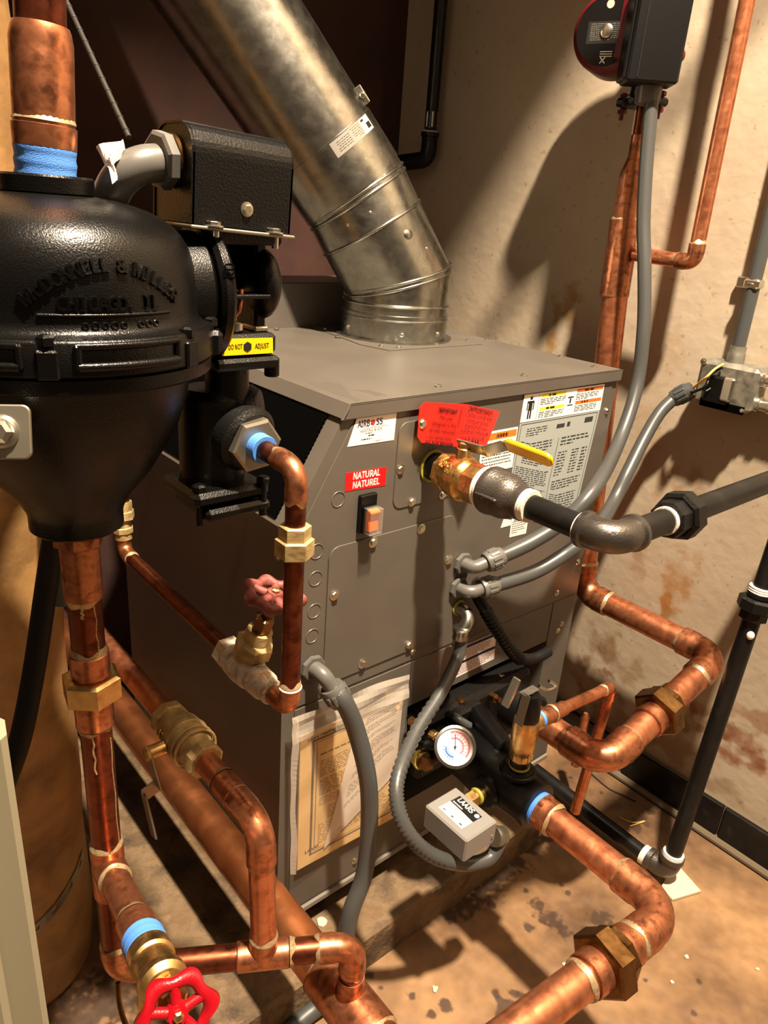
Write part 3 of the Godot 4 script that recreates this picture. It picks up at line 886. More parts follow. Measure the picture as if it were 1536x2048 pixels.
func build_boiler() -> void:
	var t = thing("boiler", "grey sheet metal gas boiler with a slanted left shoulder and stickers", "boiler", Vector3(W / 2.0, 0, -DEP / 2.0))
	var penta = PackedVector2Array([Vector2(0, 0), Vector2(W, 0), Vector2(W, H - 0.001), Vector2(AX + 0.0005, H - 0.001), Vector2(0, HC)])
	var g = geo()
	var back = 0.10
	prism(g, penta, Vector3(0, 0, -DEP), DEP - back)
	prism(g, PackedVector2Array([Vector2(0, 0.262), Vector2(W, 0.262), Vector2(W, H - 0.001), Vector2(AX + 0.0005, H - 0.001), Vector2(0, HC)]), Vector3(0, 0, -back), back)
	prism(g, PackedVector2Array([Vector2(0, 0), Vector2(0.205, 0), Vector2(0.205, 0.262), Vector2(0, 0.262)]), Vector3(0, 0, -back), back)
	prism(g, PackedVector2Array([Vector2(0.512, 0), Vector2(W, 0), Vector2(W, 0.262), Vector2(0.512, 0.262)]), Vector3(0, 0, -back), back)
	prism(g, PackedVector2Array([Vector2(0.205, 0), Vector2(0.512, 0), Vector2(0.512, 0.085), Vector2(0.205, 0.085)]), Vector3(0, 0, -back), back)
	part(t, "jacket", g, M.jacket)
	# bright bottom rail
	g = geo()
	box(g, Vector3(W / 2.0, -0.002, -0.006), Vector3(W, 0.009, 0.02), 0.001)
	part(t, "bottom_rail", g, M.jacket_edge)
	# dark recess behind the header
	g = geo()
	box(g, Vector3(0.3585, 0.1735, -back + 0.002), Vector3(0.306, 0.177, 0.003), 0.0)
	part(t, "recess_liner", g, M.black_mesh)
	# draft opening in the slanted shoulder, a black screen in a grey frame
	var sl = Vector3(AX, H - HC, 0).normalized()          # up the slope
	var sn = Vector3(-sl.y, sl.x, 0)                               # outward
	var slen = Vector2(AX, H - HC).length()
	g = geo()
	var sb = Basis(Vector3(0, 0, -1), sl, sn)
	prism(g, PackedVector2Array([Vector2(0.024, 0.006), Vector2(DEP - 0.03, 0.006), Vector2(DEP - 0.03, slen - 0.018), Vector2(0.024, slen - 0.018)]), Vector3(0, HC, 0) + sn * 0.0003, 0.0012, sb)
	var scr = part(t, "draft_screen", g, M.black_mesh, "black perforated draft screen in the shoulder")
	g = geo()
	for i in 24:
		var q = Vector3(0, HC, -0.0245) + sl * (0.008 + (slen - 0.030) * i / 23.0)
		box(g, q + sn * 0.001, Vector3(0.0022, 0.0022, 0.0022), 0.0003, sb)
	part(scr, "screen_edge", g, M.black_mesh)
	# lid
	var lid = geo()
	prism(lid, PackedVector2Array([Vector2(AX - 0.0026, -0.0045), Vector2(W + 0.003, -0.0045), Vector2(W + 0.003, DEP), Vector2(AX - 0.0026, DEP)]), Vector3(0, H, 0), 0.0015, Basis(Vector3(1, 0, 0), Vector3(0, 0, -1), Vector3(0, 1, 0)), 0.0)
	prism(lid, PackedVector2Array([Vector2(AX - 0.0026, H + 0.0015), Vector2(W + 0.003, H + 0.0015), Vector2(W + 0.003, H - 0.0145), Vector2(AX - 0.0121, H - 0.0145)]), Vector3(0, 0, 0.0005), 0.004, Basis.IDENTITY, 0.0008)
	box(lid, Vector3(W + 0.0015, H - 0.0065, -DEP / 2.0), Vector3(0.003, 0.0155, DEP), 0.0008)
	prism(lid, PackedVector2Array([Vector2(-0.0045, slen - 0.0175), Vector2(DEP, slen - 0.0175), Vector2(DEP, slen + 0.001), Vector2(-0.0045, slen + 0.001)]), Vector3(0, HC, 0), 0.003, sb, 0.0006)
	var lp = part(t, "lid", lid, M.jacket)
	for p in [[0.2257, -0.022], [0.386, -0.024], [0.549, -0.026], [0.568, -0.102], [0.568, -0.258]]:
		screw(lp, Vector3(p[0], H + 0.0015, p[1]), Vector3.UP, 0.0035)
	# scuffs on the lid
	for q in [PackedVector2Array([Vector2(0.0939, 0.1067), Vector2(0.1033, 0.0919), Vector2(0.1186, 0.0914), Vector2(0.1239, 0.0809), Vector2(0.1133, 0.0556), Vector2(0.0978, 0.0264), Vector2(0.0982, 0.0093), Vector2(0.0889, 0.0062), Vector2(0.0897, 0.0177), Vector2(0.0880, 0.0405), Vector2(0.0883, 0.0710), Vector2(0.0912, 0.0967)]), PackedVector2Array([Vector2(0.1189, 0.0480), Vector2(0.1352, 0.0412), Vector2(0.1377, 0.0246), Vector2(0.1379, 0.0119), Vector2(0.1230, 0.0157), Vector2(0.1258, 0.0296)])]:
		g = geo()
		prism(g, q, Vector3(0, H + 0.0015, 0), 0.0001, Basis(Vector3(1, 0, 0), Vector3(0, 0, -1), Vector3(0, 1, 0)))
		part(lp, "scuff", g, M.smudge)
	# flue collar plate on the lid
	g = geo()
	prism(g, PackedVector2Array([Vector2(0.325, 0.228), Vector2(0.521, 0.224), Vector2(0.521, 0.445), Vector2(0.34, 0.445), Vector2(0.313, 0.28)]), Vector3(0, H + 0.0014, 0), 0.0016, Basis(Vector3(1, 0, 0), Vector3(0, 0, -1), Vector3(0, 1, 0)), 0.0005)
	var cp = part(t, "collar_plate", g, M.jacket)
	for p in [[0.5177, -0.2534], [0.345, -0.4145], [0.318, -0.345], [0.334, -0.258], [0.3537, -0.2397], [0.4335, -0.2402], [0.263, -0.435]]:
		screw(cp, Vector3(p[0], H + 0.003, p[1]), Vector3.UP, 0.0032)
	# raised hood box along the back of the lid
	g = geo()
	box(g, Vector3(0.30, H + 0.036, -DEP - 0.055), Vector3(0.45, 0.075, 0.11), 0.002)
	part(t, "hood_box", g, M.jacket)
	# front cover panels
	var zc = 0.0013
	plate(t, "upper_front_panel", PackedVector2Array([Vector2(0.016, 0.341), Vector2(W - 0.012, 0.336), Vector2(W - 0.012, H - 0.022), Vector2(AX + 0.0035, H - 0.022), Vector2(0.016, HC - 0.0045)]), zc, M.jacket)
	plate(t, "lower_front_panel", PackedVector2Array([Vector2(0.018, 0.008), Vector2(0.2045, 0.008), Vector2(0.2045, 0.335), Vector2(0.018, 0.337)]), zc, M.jacket)
	plate(t, "label_panel", PackedVector2Array([Vector2(0.2055, 0.262), Vector2(0.510, 0.262), Vector2(0.510, 0.3315), Vector2(0.2055, 0.335)]), zc, M.jacket)
	plate(t, "corner_panel", PackedVector2Array([Vector2(0.5125, 0.008), Vector2(W - 0.004, 0.008), Vector2(W - 0.004, 0.3315), Vector2(0.5125, 0.3315)]), zc, M.jacket)
	# access covers with rounded corners
	var acc = rrect(0.0565, 0.357, 0.2585, 0.5395, 0.014)
	acc[0].y = 0.526
	var ap = plate(t, "access_cover", acc, 0.0015, M.jacket, zc)
	for p in [[0.1195, 0.5324], [0.1961, 0.5325], [0.0667, 0.4784], [0.2521, 0.4758], [0.1949, 0.3663], [0.1165, 0.3668]]:
		screw(ap, Vector3(p[0], p[1], zc + 0.0015), Vector3.BACK, 0.0047)
	var gp = plate(t, "gas_cover", rrect(0.1465, 0.567, 0.25, 0.6725, 0.013), 0.0012, M.jacket, zc)
	for p in [[0.1534, 0.617], [0.1765, 0.572], [0.2279, 0.5715]]:
		screw(gp, Vector3(p[0], p[1], zc + 0.0012), Vector3.BACK, 0.0042)
	for p in [[0.2046, 0.3512], [0.5597, 0.6413], [0.5581, 0.3931], [0.5149, 0.3494], [0.056, 0.3517], [0.5445, 0.283], [0.5375, 0.2725], [0.13, 0.028]]:
		screw(t, Vector3(p[0], p[1], zc), Vector3.BACK, 0.0036)
	# screws along the left side, below the shoulder
	for p in [Vector3(0.0000, 0.5823, -0.0675), Vector3(0.0000, 0.5395, -0.0133), Vector3(0.0000, 0.5836, -0.3062), Vector3(0.0000, 0.3646, -0.4509)]:
		screw(t, Vector3(-0.0005, p.y, p.z), Vector3.LEFT, 0.0042)
	# knockouts
	for p in [[0.0661, 0.5961], [0.040, 0.5398], [0.040, 0.5064], [0.040, 0.465], [0.0387, 0.4326]]:
		g = geo()
		torus(g, Vector3(p[0], p[1], zc), Vector3.BACK, 0.0088, 0.0007, 28, 6)
		part(t, "knockout_ring", g, M.jacket)
	# power switch: black frame, orange rocker under a clear cover
	g = geo()
	box(g, Vector3(0.106, 0.573, zc + 0.003), Vector3(0.024, 0.046, 0.006), 0.001)
	box(g, Vector3(0.106, 0.567, zc + 0.008), Vector3(0.020, 0.032, 0.006), 0.001)
	var sw = part(t, "power_switch", g, M.black_plastic)
	g = geo()
	box(g, Vector3(0.1055, 0.574, zc + 0.0135), Vector3(0.0145, 0.015, 0.009), 0.001, Basis(Vector3.RIGHT, 0.35))
	box(g, Vector3(0.1055, 0.5625, zc + 0.0125), Vector3(0.0145, 0.015, 0.009), 0.001, Basis(Vector3.RIGHT, -0.15))
	part(sw, "rocker", g, M.orange, "orange rocker")
	g = geo()
	for s in [-1.0, 1.0]:
		box(g, Vector3(0.1055 + s * 0.0088, 0.568, zc + 0.015), Vector3(0.0008, 0.03, 0.012), 0.0003)
		box(g, Vector3(0.1055, 0.568 + s * 0.0148, zc + 0.015), Vector3(0.0176, 0.0008, 0.012), 0.0003)
	box(g, Vector3(0.1055, 0.568, zc + 0.0212), Vector3(0.0184, 0.0304, 0.0008), 0.0003)
	part(sw, "clear_cover", g, M.clear, "clear plastic cover")
	build_stickers(t, zc)

func build_stickers(t: Node3D, zc: float) -> void:
	var z = zc + 0.0001
	var b = Basis.IDENTITY
	# installer's sticker
	var s = sheet(t, "installer_sticker", Vector3(0.0855, 0.686, z), Vector3(0.1415, 0.6852, z), Vector3(0.1405, 0.6535, z), Vector3(0.0745, 0.6548, z), 0.0003, print_mat(installer_print(), 0.45), "white installer sticker")
	letters(s, "lettering", "AIRB", Vector3(0.0955, 0.6777, z + 0.0003), b, 0.0095, M.ink_navy, 0.0002, true, 0.0165)
	letters(s, "lettering", "SS", Vector3(0.1172, 0.6777, z + 0.0003), b, 0.0095, M.ink_navy, 0.0002, true, 0.0085)
	letters(s, "lettering", "HEATING & AIR", Vector3(0.1060, 0.6695, z + 0.0003), b, 0.0046, M.ink, 0.0002, false, 0.031)
	var g = geo()
	for k in 5:
		var a = TAU * k / 5.0
		prism(g, circle(Vector2(cos(a), sin(a)) * 0.0019, 0.0015, 8), Vector3(0.1078, 0.6778, z + 0.0003), 0.0002)
	part(s, "fan_emblem", g, M.ink_red)
	# gas type sticker
	s = sheet(t, "gas_type_sticker", Vector3(0.0745, 0.6250, z), Vector3(0.1325, 0.6230, z), Vector3(0.1330, 0.6003, z), Vector3(0.0745, 0.6037, z), 0.0003, M.sticker_red, "red sticker")
	letters(s, "lettering", "NATURAL", Vector3(0.104, 0.6187, z + 0.0003), Basis(Vector3.BACK, -0.035), 0.0098, M.ink_white, 0.0002, true, 0.038)
	letters(s, "lettering", "NATUREL", Vector3(0.104, 0.6082, z + 0.0003), Basis(Vector3.BACK, -0.035), 0.0098, M.ink_white, 0.0002, true, 0.038)
	# warning label with yellow and orange headings
	var im = img(512, 128, Color(0.93, 0.92, 0.90))
	for q in [[0.20, 0.06, 0.50, 0.20, Color(0.88, 0.80, 0.20)], [0.20, 0.54, 0.50, 0.68, Color(0.88, 0.80, 0.20)], [0.64, 0.06, 0.99, 0.2, Color(0.92, 0.42, 0.16)], [0.64, 0.5, 0.99, 0.64, Color(0.92, 0.42, 0.16)]]:
		bar(im, q[0], q[1], q[2], q[3], q[4])
	for q in [[0.2, 0.24], [0.2, 0.72], [0.64, 0.24], [0.64, 0.68]]:
		print_rows(im, q[0], q[1], q[0] + 0.32, q[1] + 0.25, 4, Color(0.15, 0.15, 0.15), 0.97, 0.5)
	for q in [[0.29, 0.09, 0.41, 0.17], [0.28, 0.57, 0.42, 0.65], [0.72, 0.53, 0.9, 0.61], [0.74, 0.09, 0.9, 0.17]]:
		print_rows(im, q[0], q[1], q[2], q[3], 1, Color(0.1, 0.1, 0.05), 1.0, 1.0)
	bar(im, 0.175, 0.04, 0.18, 0.96, Color(0.1, 0.1, 0.1))
	bar(im, 0.535, 0.3, 0.61, 0.36, Color(0.1, 0.1, 0.1)); bar(im, 0.56, 0.36, 0.58, 0.55, Color(0.1, 0.1, 0.1)); bar(im, 0.54, 0.6, 0.61, 0.65, Color(0.1, 0.1, 0.1))
	# standing figure sign
	bar(im, 0.075, 0.1, 0.105, 0.22, Color(0.05, 0.05, 0.05)); bar(im, 0.05, 0.25, 0.13, 0.34, Color(0.05, 0.05, 0.05))
	bar(im, 0.05, 0.3, 0.062, 0.6, Color(0.05, 0.05, 0.05)); bar(im, 0.118, 0.3, 0.13, 0.6, Color(0.05, 0.05, 0.05))
	bar(im, 0.068, 0.3, 0.112, 0.62, Color(0.05, 0.05, 0.05)); bar(im, 0.068, 0.6, 0.087, 0.92, Color(0.05, 0.05, 0.05)); bar(im, 0.093, 0.6, 0.112, 0.92, Color(0.05, 0.05, 0.05))
	sheet(t, "warning_label", Vector3(0.3615, 0.6840, z), Vector3(0.541, 0.6830, z), Vector3(0.541, 0.6447, z), Vector3(0.3605, 0.6469, z), 0.0003, print_mat(im), "white warning label with yellow and orange headings")
	# rating plate
	im = img(512, 768, Color(0.60, 0.63, 0.62))
	var k = Color(0.18, 0.19, 0.2)
	bar(im, 0.02, 0.01, 0.98, 0.017, k); bar(im, 0.02, 0.86, 0.98, 0.866, k); bar(im, 0.02, 0.01, 0.027, 0.99, k); bar(im, 0.973, 0.01, 0.98, 0.99, k); bar(im, 0.02, 0.985, 0.98, 0.992, k)
	bar(im, 0.52, 0.17, 0.526, 0.86, k)
	for q in [[0.1, 0.05, 0.36, 0.12, 4], [0.05, 0.17, 0.50, 0.26, 4], [0.1, 0.28, 0.5, 0.40, 5], [0.04, 0.43, 0.5, 0.62, 9], [0.04, 0.64, 0.5, 0.84, 9], [0.56, 0.17, 0.95, 0.25, 3], [0.56, 0.29, 0.68, 0.5, 9], [0.74, 0.29, 0.84, 0.5, 9], [0.87, 0.29, 0.95, 0.5, 8], [0.56, 0.53, 0.95, 0.62, 4], [0.56, 0.66, 0.95, 0.84, 8], [0.35, 0.885, 0.9, 0.97, 3]]:
		print_rows(im, q[0], q[1], q[2], q[3], q[4], k, 0.97, 0.5)
	bar(im, 0.46, 0.055, 0.56, 0.09, k); bar(im, 0.59, 0.05, 0.63, 0.09, k); bar(im, 0.82, 0.04, 0.93, 0.085, k)
	s = sheet(t, "rating_plate", Vector3(0.3605, 0.6455, z), Vector3(0.5405, 0.6440, z), Vector3(0.5230, 0.4630, z), Vector3(0.3560, 0.5125, z), 0.0003, print_mat(im, 0.4), "grey rating plate of small print")
	# orange headed label
	im = img(256, 256, Color(0.92, 0.91, 0.89))
	bar(im, 0.02, 0.05, 0.98, 0.22, Color(0.93, 0.45, 0.12)); print_rows(im, 0.4, 0.09, 0.85, 0.18, 1, Color(0.2, 0.1, 0.05), 1.0, 1.0)
	print_rows(im, 0.06, 0.28, 0.95, 0.95, 9, Color(0.2, 0.2, 0.2), 0.97, 0.45)
	sheet(t, "orange_headed_label", Vector3(0.290, 0.642, z), Vector3(0.3575, 0.642, z), Vector3(0.3575, 0.586, z), Vector3(0.290, 0.586, z), 0.0003, print_mat(im))
	im = img(256, 256, Color(0.92, 0.91, 0.89))
	print_rows(im, 0.08, 0.25, 0.92, 0.9, 6, Color(0.2, 0.2, 0.2), 0.97, 0.45)
	sheet(t, "small_white_label", Vector3(0.3555, 0.5118, z), Vector3(0.372, 0.506, z), Vector3(0.372, 0.498, z), Vector3(0.3515, 0.4985, z), 0.0003, M.sticker_white)
	s = sheet(t, "maker_label", Vector3(0.3725, 0.5101, z), Vector3(0.4106, 0.5095, z), Vector3(0.4101, 0.4769, z), Vector3(0.3736, 0.4791, z), 0.0003, print_mat(im))
	letters(s, "lettering", "LAARS", Vector3(0.391, 0.5052, z + 0.0003), b, 0.007, M.ink, 0.0002, true, 0.024)
	# blue and white instruction label on the lower panel
	im = img(256, 192, Color(0.90, 0.86, 0.84))
	bar(im, 0.0, 0.02, 1.0, 0.13, Color(0.06, 0.09, 0.22)); bar(im, 0.0, 0.50, 1.0, 0.60, Color(0.06, 0.09, 0.22))
	print_rows(im, 0.05, 0.17, 0.95, 0.48, 5, Color(0.35, 0.2, 0.2), 0.95, 0.45); print_rows(im, 0.05, 0.64, 0.95, 0.96, 5, Color(0.35, 0.2, 0.2), 0.95, 0.45)
	sheet(t, "instruction_label", Vector3(0.3020, 0.3245, z), Vector3(0.376, 0.3238, z), Vector3(0.3800, 0.2758, z), Vector3(0.2945, 0.2740, z), 0.0003, print_mat(im), "white label with two dark blue bands")

func installer_print() -> Image:
	var im = img(256, 144, Color(0.93, 0.90, 0.88))
	bar(im, 0.2, 0.41, 0.78, 0.425, Color(0.1, 0.1, 0.25))
	print_rows(im, 0.30, 0.60, 0.72, 0.64, 1, Color(0.3, 0.3, 0.3), 1.0, 1.0)
	print_rows(im, 0.38, 0.68, 0.62, 0.74, 1, Color(0.15, 0.15, 0.15), 1.0, 1.0)
	print_rows(im, 0.25, 0.80, 0.74, 0.85, 1, Color(0.2, 0.2, 0.2), 1.0, 1.0)
	print_rows(im, 0.55, 0.92, 0.95, 0.95, 1, Color(0.4, 0.3, 0.3), 1.0, 1.0)
	return im

# ------------------------------------------------------------------ flue pipe
func build_flue() -> void:
	var base = Vector3(0.425, H + 0.003, -0.335)
	var t = thing("flue_pipe", "shiny galvanised flue pipe rising from the boiler lid to the upper left", "flue pipe", base)
	var r = 0.0835
	var p1 = Vector3(0.425, 0.792, -0.335)
	var p2 = Vector3(0.3815, 0.8658, -0.3564)
	var p3 = Vector3(0.3615, 0.9083, -0.3726)
	var p4 = Vector3(0.1893, 1.1386, -0.4590)
	var dir = (p4 - p3).normalized()
	var pend = p4 + dir * 0.75
	var g = geo()
	lathe(g, base, Vector3.UP, [Vector2(r + 0.012, 0), Vector2(r + 0.012, 0.003), Vector2(r + 0.003, 0.004), Vector2(r + 0.003, 0.04), Vector2(r, 0.041)], 64)
	part(t, "collar", g, M.galv)
	for y in [0.736, 0.757]:
		g = geo()
		torus(g, Vector3(0.425, y, -0.335), Vector3.UP, r + 0.001, 0.0026, 64, 8)
		part(t, "collar_bead", g, M.galv)
	var axis = [base, p1, p2, p3, pend]
	var full = miter_tube(geo(), axis, r, 64)
	for i in 4:
		var h = geo()
		var da: Vector3 = (axis[i + 1] - axis[i]).normalized()
		for k in 64:
			var k2 = (k + 1) % 64
			var A: Vector3 = full[i][k]; var B: Vector3 = full[i][k2]; var C: Vector3 = full[i + 1][k2]; var D: Vector3 = full[i + 1][k]
			var nA: Vector3 = A - axis[i]; nA = (nA - da * nA.dot(da)).normalized()
			var nB: Vector3 = B - axis[i]; nB = (nB - da * nB.dot(da)).normalized()
			tri(h, A, B, C, nA, nB, nB); tri(h, A, C, D, nA, nB, nA)
		part(t, "elbow_section" if i < 3 else "straight_pipe", h, M.galv)
	for j in [1, 2, 3]:
		for off in ([-0.004, 0.004] if j != 2 else [0.0]):
			var bead = geo()
			var loop: Array = []
			var dj: Vector3 = (axis[j] - axis[j - 1]).normalized()
			for k in 65:
				loop.append(full[j][k % 64] + dj * off)
			sweep(bead, loop, 0.0024, 8, false)
			part(t, "seam_bead", bead, M.galv)
	# sleeve overlap of the straight pipe, with its sticker and screws
	var cdir: Vector3 = (Vector3(-0.3985, 0.8896, 0.5969) - p3); cdir = (cdir - dir * cdir.dot(dir)).normalized()
	var side = dir.cross(cdir)
	g = geo()
	var s0 = p3 + dir * 0.012
	lathe(g, s0, dir, [Vector2(r, 0), Vector2(r + 0.0012, 0.0), Vector2(r + 0.0012, 0.075), Vector2(r, 0.0755)], 64)
	part(t, "sleeve", g, M.galv)
	g = geo()
	var lastA = Vector3.ZERO; var lastB = Vector3.ZERO; var lastn = Vector3.ZERO
	for k in 11:
		var a = 1.05 - 0.95 * k / 10.0
		var d = cdir * cos(a) + side * sin(a)
		var A = s0 + dir * 0.052 + d * (r + 0.0016); var B = s0 + dir * 0.073 + d * (r + 0.0016)
		if k > 0:
			var u0 = (k - 1) / 10.0; var u1 = k / 10.0
			tri(g, lastB, B, A, lastn, d, d, Vector2(u0, 0), Vector2(u1, 0), Vector2(u1, 1))
			tri(g, lastB, A, lastA, lastn, d, lastn, Vector2(u0, 0), Vector2(u1, 1), Vector2(u0, 1))
		lastA = A; lastB = B; lastn = d
	var im = img(256, 64, Color(0.50, 0.49, 0.46))
	bar(im, 0.0, 0.0, 0.28, 1.0, Color(0.74, 0.73, 0.69))
	print_rows(im, 0.32, 0.1, 0.58, 0.9, 6, Color(0.3, 0.26, 0.22), 0.95, 0.4)
	bar(im, 0.03, 0.45, 0.16, 0.85, Color(0.1, 0.1, 0.1)); bar(im, 0.17, 0.1, 0.26, 0.25, Color(0.1, 0.1, 0.1)); print_rows(im, 0.6, 0.2, 0.95, 0.9, 5, Color(0.25, 0.22, 0.2), 0.9, 0.4)
	part(t, "pipe_sticker", g, print_mat(im, 0.35), "clear printed sticker")
	# screw clip on the right edge of the straight pipe
	var ed = (cdir * cos(1.45) + side * sin(1.45))
	var cp = p3 + dir * 0.105 + ed * (r + 0.004)
	g = geo()
	box(g, cp, Vector3(0.008, 0.008, 0.026), 0.001, Basis(ed, dir.cross(ed) * -1.0, dir).orthonormalized())
	cyl(g, cp - dir.cross(ed) * 0.018, cp + dir.cross(ed) * 0.018, 0.004, 0.001, 12)
	part(t, "screw_clip", g, M.zinc)
	for q in [[0.02, -0.35, p2, p3], [0.04, 0.5, p3, p4], [0.03, 0.8, p1, p2], [0.02, 0.1, p2, p3], [0.006, 0.65, p3, p4]]:
		var dd: Vector3 = (q[3] - q[2]).normalized()
		var cd: Vector3 = (Vector3(-0.3985, 0.8896, 0.5969) - q[2]); cd = (cd - dd * cd.dot(dd)).normalized()
		var nn: Vector3 = cd * cos(q[1]) + dd.cross(cd) * sin(q[1])
		screw(t, q[2] + dd * q[0] + nn * r, nn, 0.0018)
	for a in [-1.0, 0.15, 0.95]:
		var cdv = Vector3(-0.66, 0, 0.75).normalized().rotated(Vector3.UP, a)
		screw(t, Vector3(0.425, 0.717, -0.335) + cdv * (r + 0.003), cdv, 0.003)
	# dent and test plug in the middle section
	var dd2: Vector3 = (p2 - p1).normalized()
	var cd2: Vector3 = (Vector3(-0.3985, 0.8896, 0.5969) - p2); cd2 = (cd2 - dd2 * cd2.dot(dd2)).normalized()
	var n2 = cd2 * cos(0.55) + dd2.cross(cd2) * sin(0.55)
	g = geo()
	ball(g, p1 + dd2 * (p2 - p1).length() * 0.72 + n2 * (r - 0.004), 0.010, 0.6, n2)
	part(t, "round_boss", g, M.galv)

# ------------------------------------------------------------------ copper pipework
func build_copper() -> void:
	var r = 0.0208
	# riser at the wall, from the circulator down behind the boiler and forward into the header
	var rx = 0.70
	var t = thing("wall_riser_pipe", "copper riser at the plastered wall, dropping behind the boiler and looping to its header", "pipe", Vector3(rx, 0.27, -0.06))
	var rz = -0.108
	pipe_run(t, [Vector3(rx, 0.905, rz - 0.012), Vector3(rx - 0.006, 0.272, rz + 0.045), Vector3(rx - 0.008, 0.2715, 0.1975), Vector3(0.4035, 0.203, 0.1975), Vector3(0.4035, 0.203, 0.06)], r, M.copper, M.copper_fit, M.solder, 0.034, 0.026)
	union_fitting(t, Vector3(0.535, 0.2345, 0.1975), Vector3(0.2865, 0.0685, 0), r, M.bronze, M.copper_fit, 0.35)
	# stacked reducers and tee above
	var g = geo()
	lathe(g, Vector3(rx, 0.79, rz - 0.004), Vector3(0, 1, -0.04), [Vector2(0, 0), Vector2(0.0235, 0), Vector2(0.0235, 0.075), Vector2(0.0215, 0.08), Vector2(0.0215, 0.115), Vector2(0.0195, 0.118), Vector2(0.0195, 0.160), Vector2(0.0185, 0.163), Vector2(0.0185, 0.182), Vector2(0.010, 0.205), Vector2(0.0095, 0.235), Vector2(0, 0.235)], 36)
	part(t, "reducing_tee", g, M.copper_fit)
	for y in [0.79, 0.905, 0.948]:
		solder(t, Vector3(rx, y, rz - 0.004 - (y - 0.79) * 0.04), Vector3(0, 1, -0.04) if y > 0.8 else Vector3(0, -1, 0.04), 0.0208 if y < 0.8 else (0.0190 if y < 0.92 else 0.0172), M.solder)
	g = geo()
	cyl(g, Vector3(rx, 1.02, rz - 0.013), Vector3(rx, 1.075, rz - 0.015), 0.0078, 0.0, 20)
	part(t, "pipe", g, M.copper_dull)
	# branch to the thin riser on the right
	t = thing("branch_riser_pipe", "thin bright copper pipe rising along the wall right of the circulator", "pipe", Vector3(rx, 0.854, 0.012))
	pipe_run(t, [Vector3(rx, 0.857, rz + 0.02), Vector3(rx, 0.853, 0.012), Vector3(rx, 1.62, 0.0)], 0.0108, M.copper, M.copper_fit, M.solder, 0.012, 0.014, [false, false])
	# return pipe leaving the header to the bottom of the picture
	t = thing("return_pipe", "thick copper return pipe with bronze union coming forward from the black header", "pipe", Vector3(0.263, 0.18, 0.27))
	var rb = 0.0187
	pipe_run(t, [Vector3(0.2648, 0.2, 0.1915), Vector3(0.260, 0.2, 0.3811), Vector3(-0.08, 0.2, 0.351)], rb, M.copper, M.copper_fit, M.solder, 0.034, 0.026)
	g = geo()
	cyl(g, Vector3(0.2647, 0.2, 0.196), Vector3(0.2645, 0.2, 0.2168), 0.0222, 0.002)
	hexa(g, Vector3(0.2647, 0.2, 0.198), Vector3(0.2647, 0.2, 0.2075), 0.0238, 6)
	part(t, "adapter", g, M.copper_fit)
	solder(t, Vector3(0.2645, 0.2, 0.2188), Vector3(0, 0, 1), rb * 1.06, M.solder)
	tape_band(t, Vector3(0.2648, 0.2, 0.1915), Vector3(0.2648, 0.2, 0.1995), 0.0222, M.tape_blue)
	union_fitting(t, Vector3(0.1502, 0.2, 0.3714), Vector3(1, 0, 0.088), rb * 1.04, M.bronze, M.copper_fit, 0.2)
	solder(t, Vector3(0.1160, 0.2, 0.3684), Vector3(-1, 0, -0.088), rb * 1.02, M.solder)
	# large pipe running front to back along the left of the boiler
	t = thing("main_supply_pipe", "thickest copper pipe running low along the boiler's dark left side", "pipe", Vector3(-0.036, 0.08, 0.0))
	g = geo()
	cyl(g, Vector3(-0.036, 0.10, -0.72), Vector3(-0.036, 0.10, 0.155), 0.0245, 0.0, 36)
	part(t, "pipe", g, M.copper_main)
	g = geo()
	lathe(g, Vector3(-0.036, 0.10, 0.150), Vector3.BACK, [Vector2(0, 0), Vector2(0.0272, 0), Vector2(0.0278, 0.004), Vector2(0.0278, 0.09), Vector2(0.0272, 0.094), Vector2(0, 0.094)], 36)
	sweep(g, [Vector3(-0.036, 0.10, 0.197), Vector3(-0.036, 0.120, 0.197), Vector3(-0.036, 0.128, 0.197), Vector3(-0.036, 0.146, 0.197)], [0.021, 0.018, 0.0148, 0.0140], 28)
	part(t, "tee", g, M.copper_fit)
	g = geo()
	cyl(g, Vector3(-0.036, 0.10, 0.24), Vector3(-0.036, 0.10, 0.42), 0.0245, 0.0, 36)
	part(t, "pipe", g, M.copper_main)
	solder(t, Vector3(-0.036, 0.10, 0.150), Vector3(0, 0, -1), 0.0245, M.solder)
	solder(t, Vector3(-0.036, 0.10, 0.244), Vector3(0, 0, 1), 0.0245, M.solder)
	# equalizer piping under the float chamber
	var ax = -0.235; var az = 0.078
	var q = 0.0127
	t = thing("float_drop_pipe", "copper drop pipe with brass union below the black float chamber, ending at a drain valve", "pipe", Vector3(ax, 0.17, az))
	pipe_run(t, [Vector3(ax, 0.663, az), Vector3(ax, 0.190, az), Vector3(-0.036, 0.190, 0.197), Vector3(-0.036, 0.140, 0.197)], q, M.copper_dull, M.copper_fit, M.solder, 0.019, 0.017)
	g = geo()
	cyl(g, Vector3(ax, 0.600, az), Vector3(ax, 0.655, az), 0.0143, 0.001)
	hexa(g, Vector3(ax, 0.645, az), Vector3(ax, 0.660, az), 0.0185, 6)
	part(t, "adapter", g, M.copper_fit)
	solder(t, Vector3(ax, 0.601, az), Vector3.DOWN, q, M.solder)
	tape_band(t, Vector3(ax, 0.658, az), Vector3(ax, 0.666, az), 0.0140, M.tape_blue)
	g = geo()
	hexa(g, Vector3(ax, 0.508, az), Vector3(ax, 0.530, az), 0.0235, 6, 0.35, 0.002)
	part(t, "union_nut", g, M.brass)
	g = geo()
	cyl(g, Vector3(ax, 0.530, az), Vector3(ax, 0.552, az), 0.0150, 0.001)
	part(t, "union_tail", g, M.copper_fit)
	g = geo()
	cyl(g, Vector3(ax, 0.482, az), Vector3(ax, 0.508, az), 0.0152, 0.001)
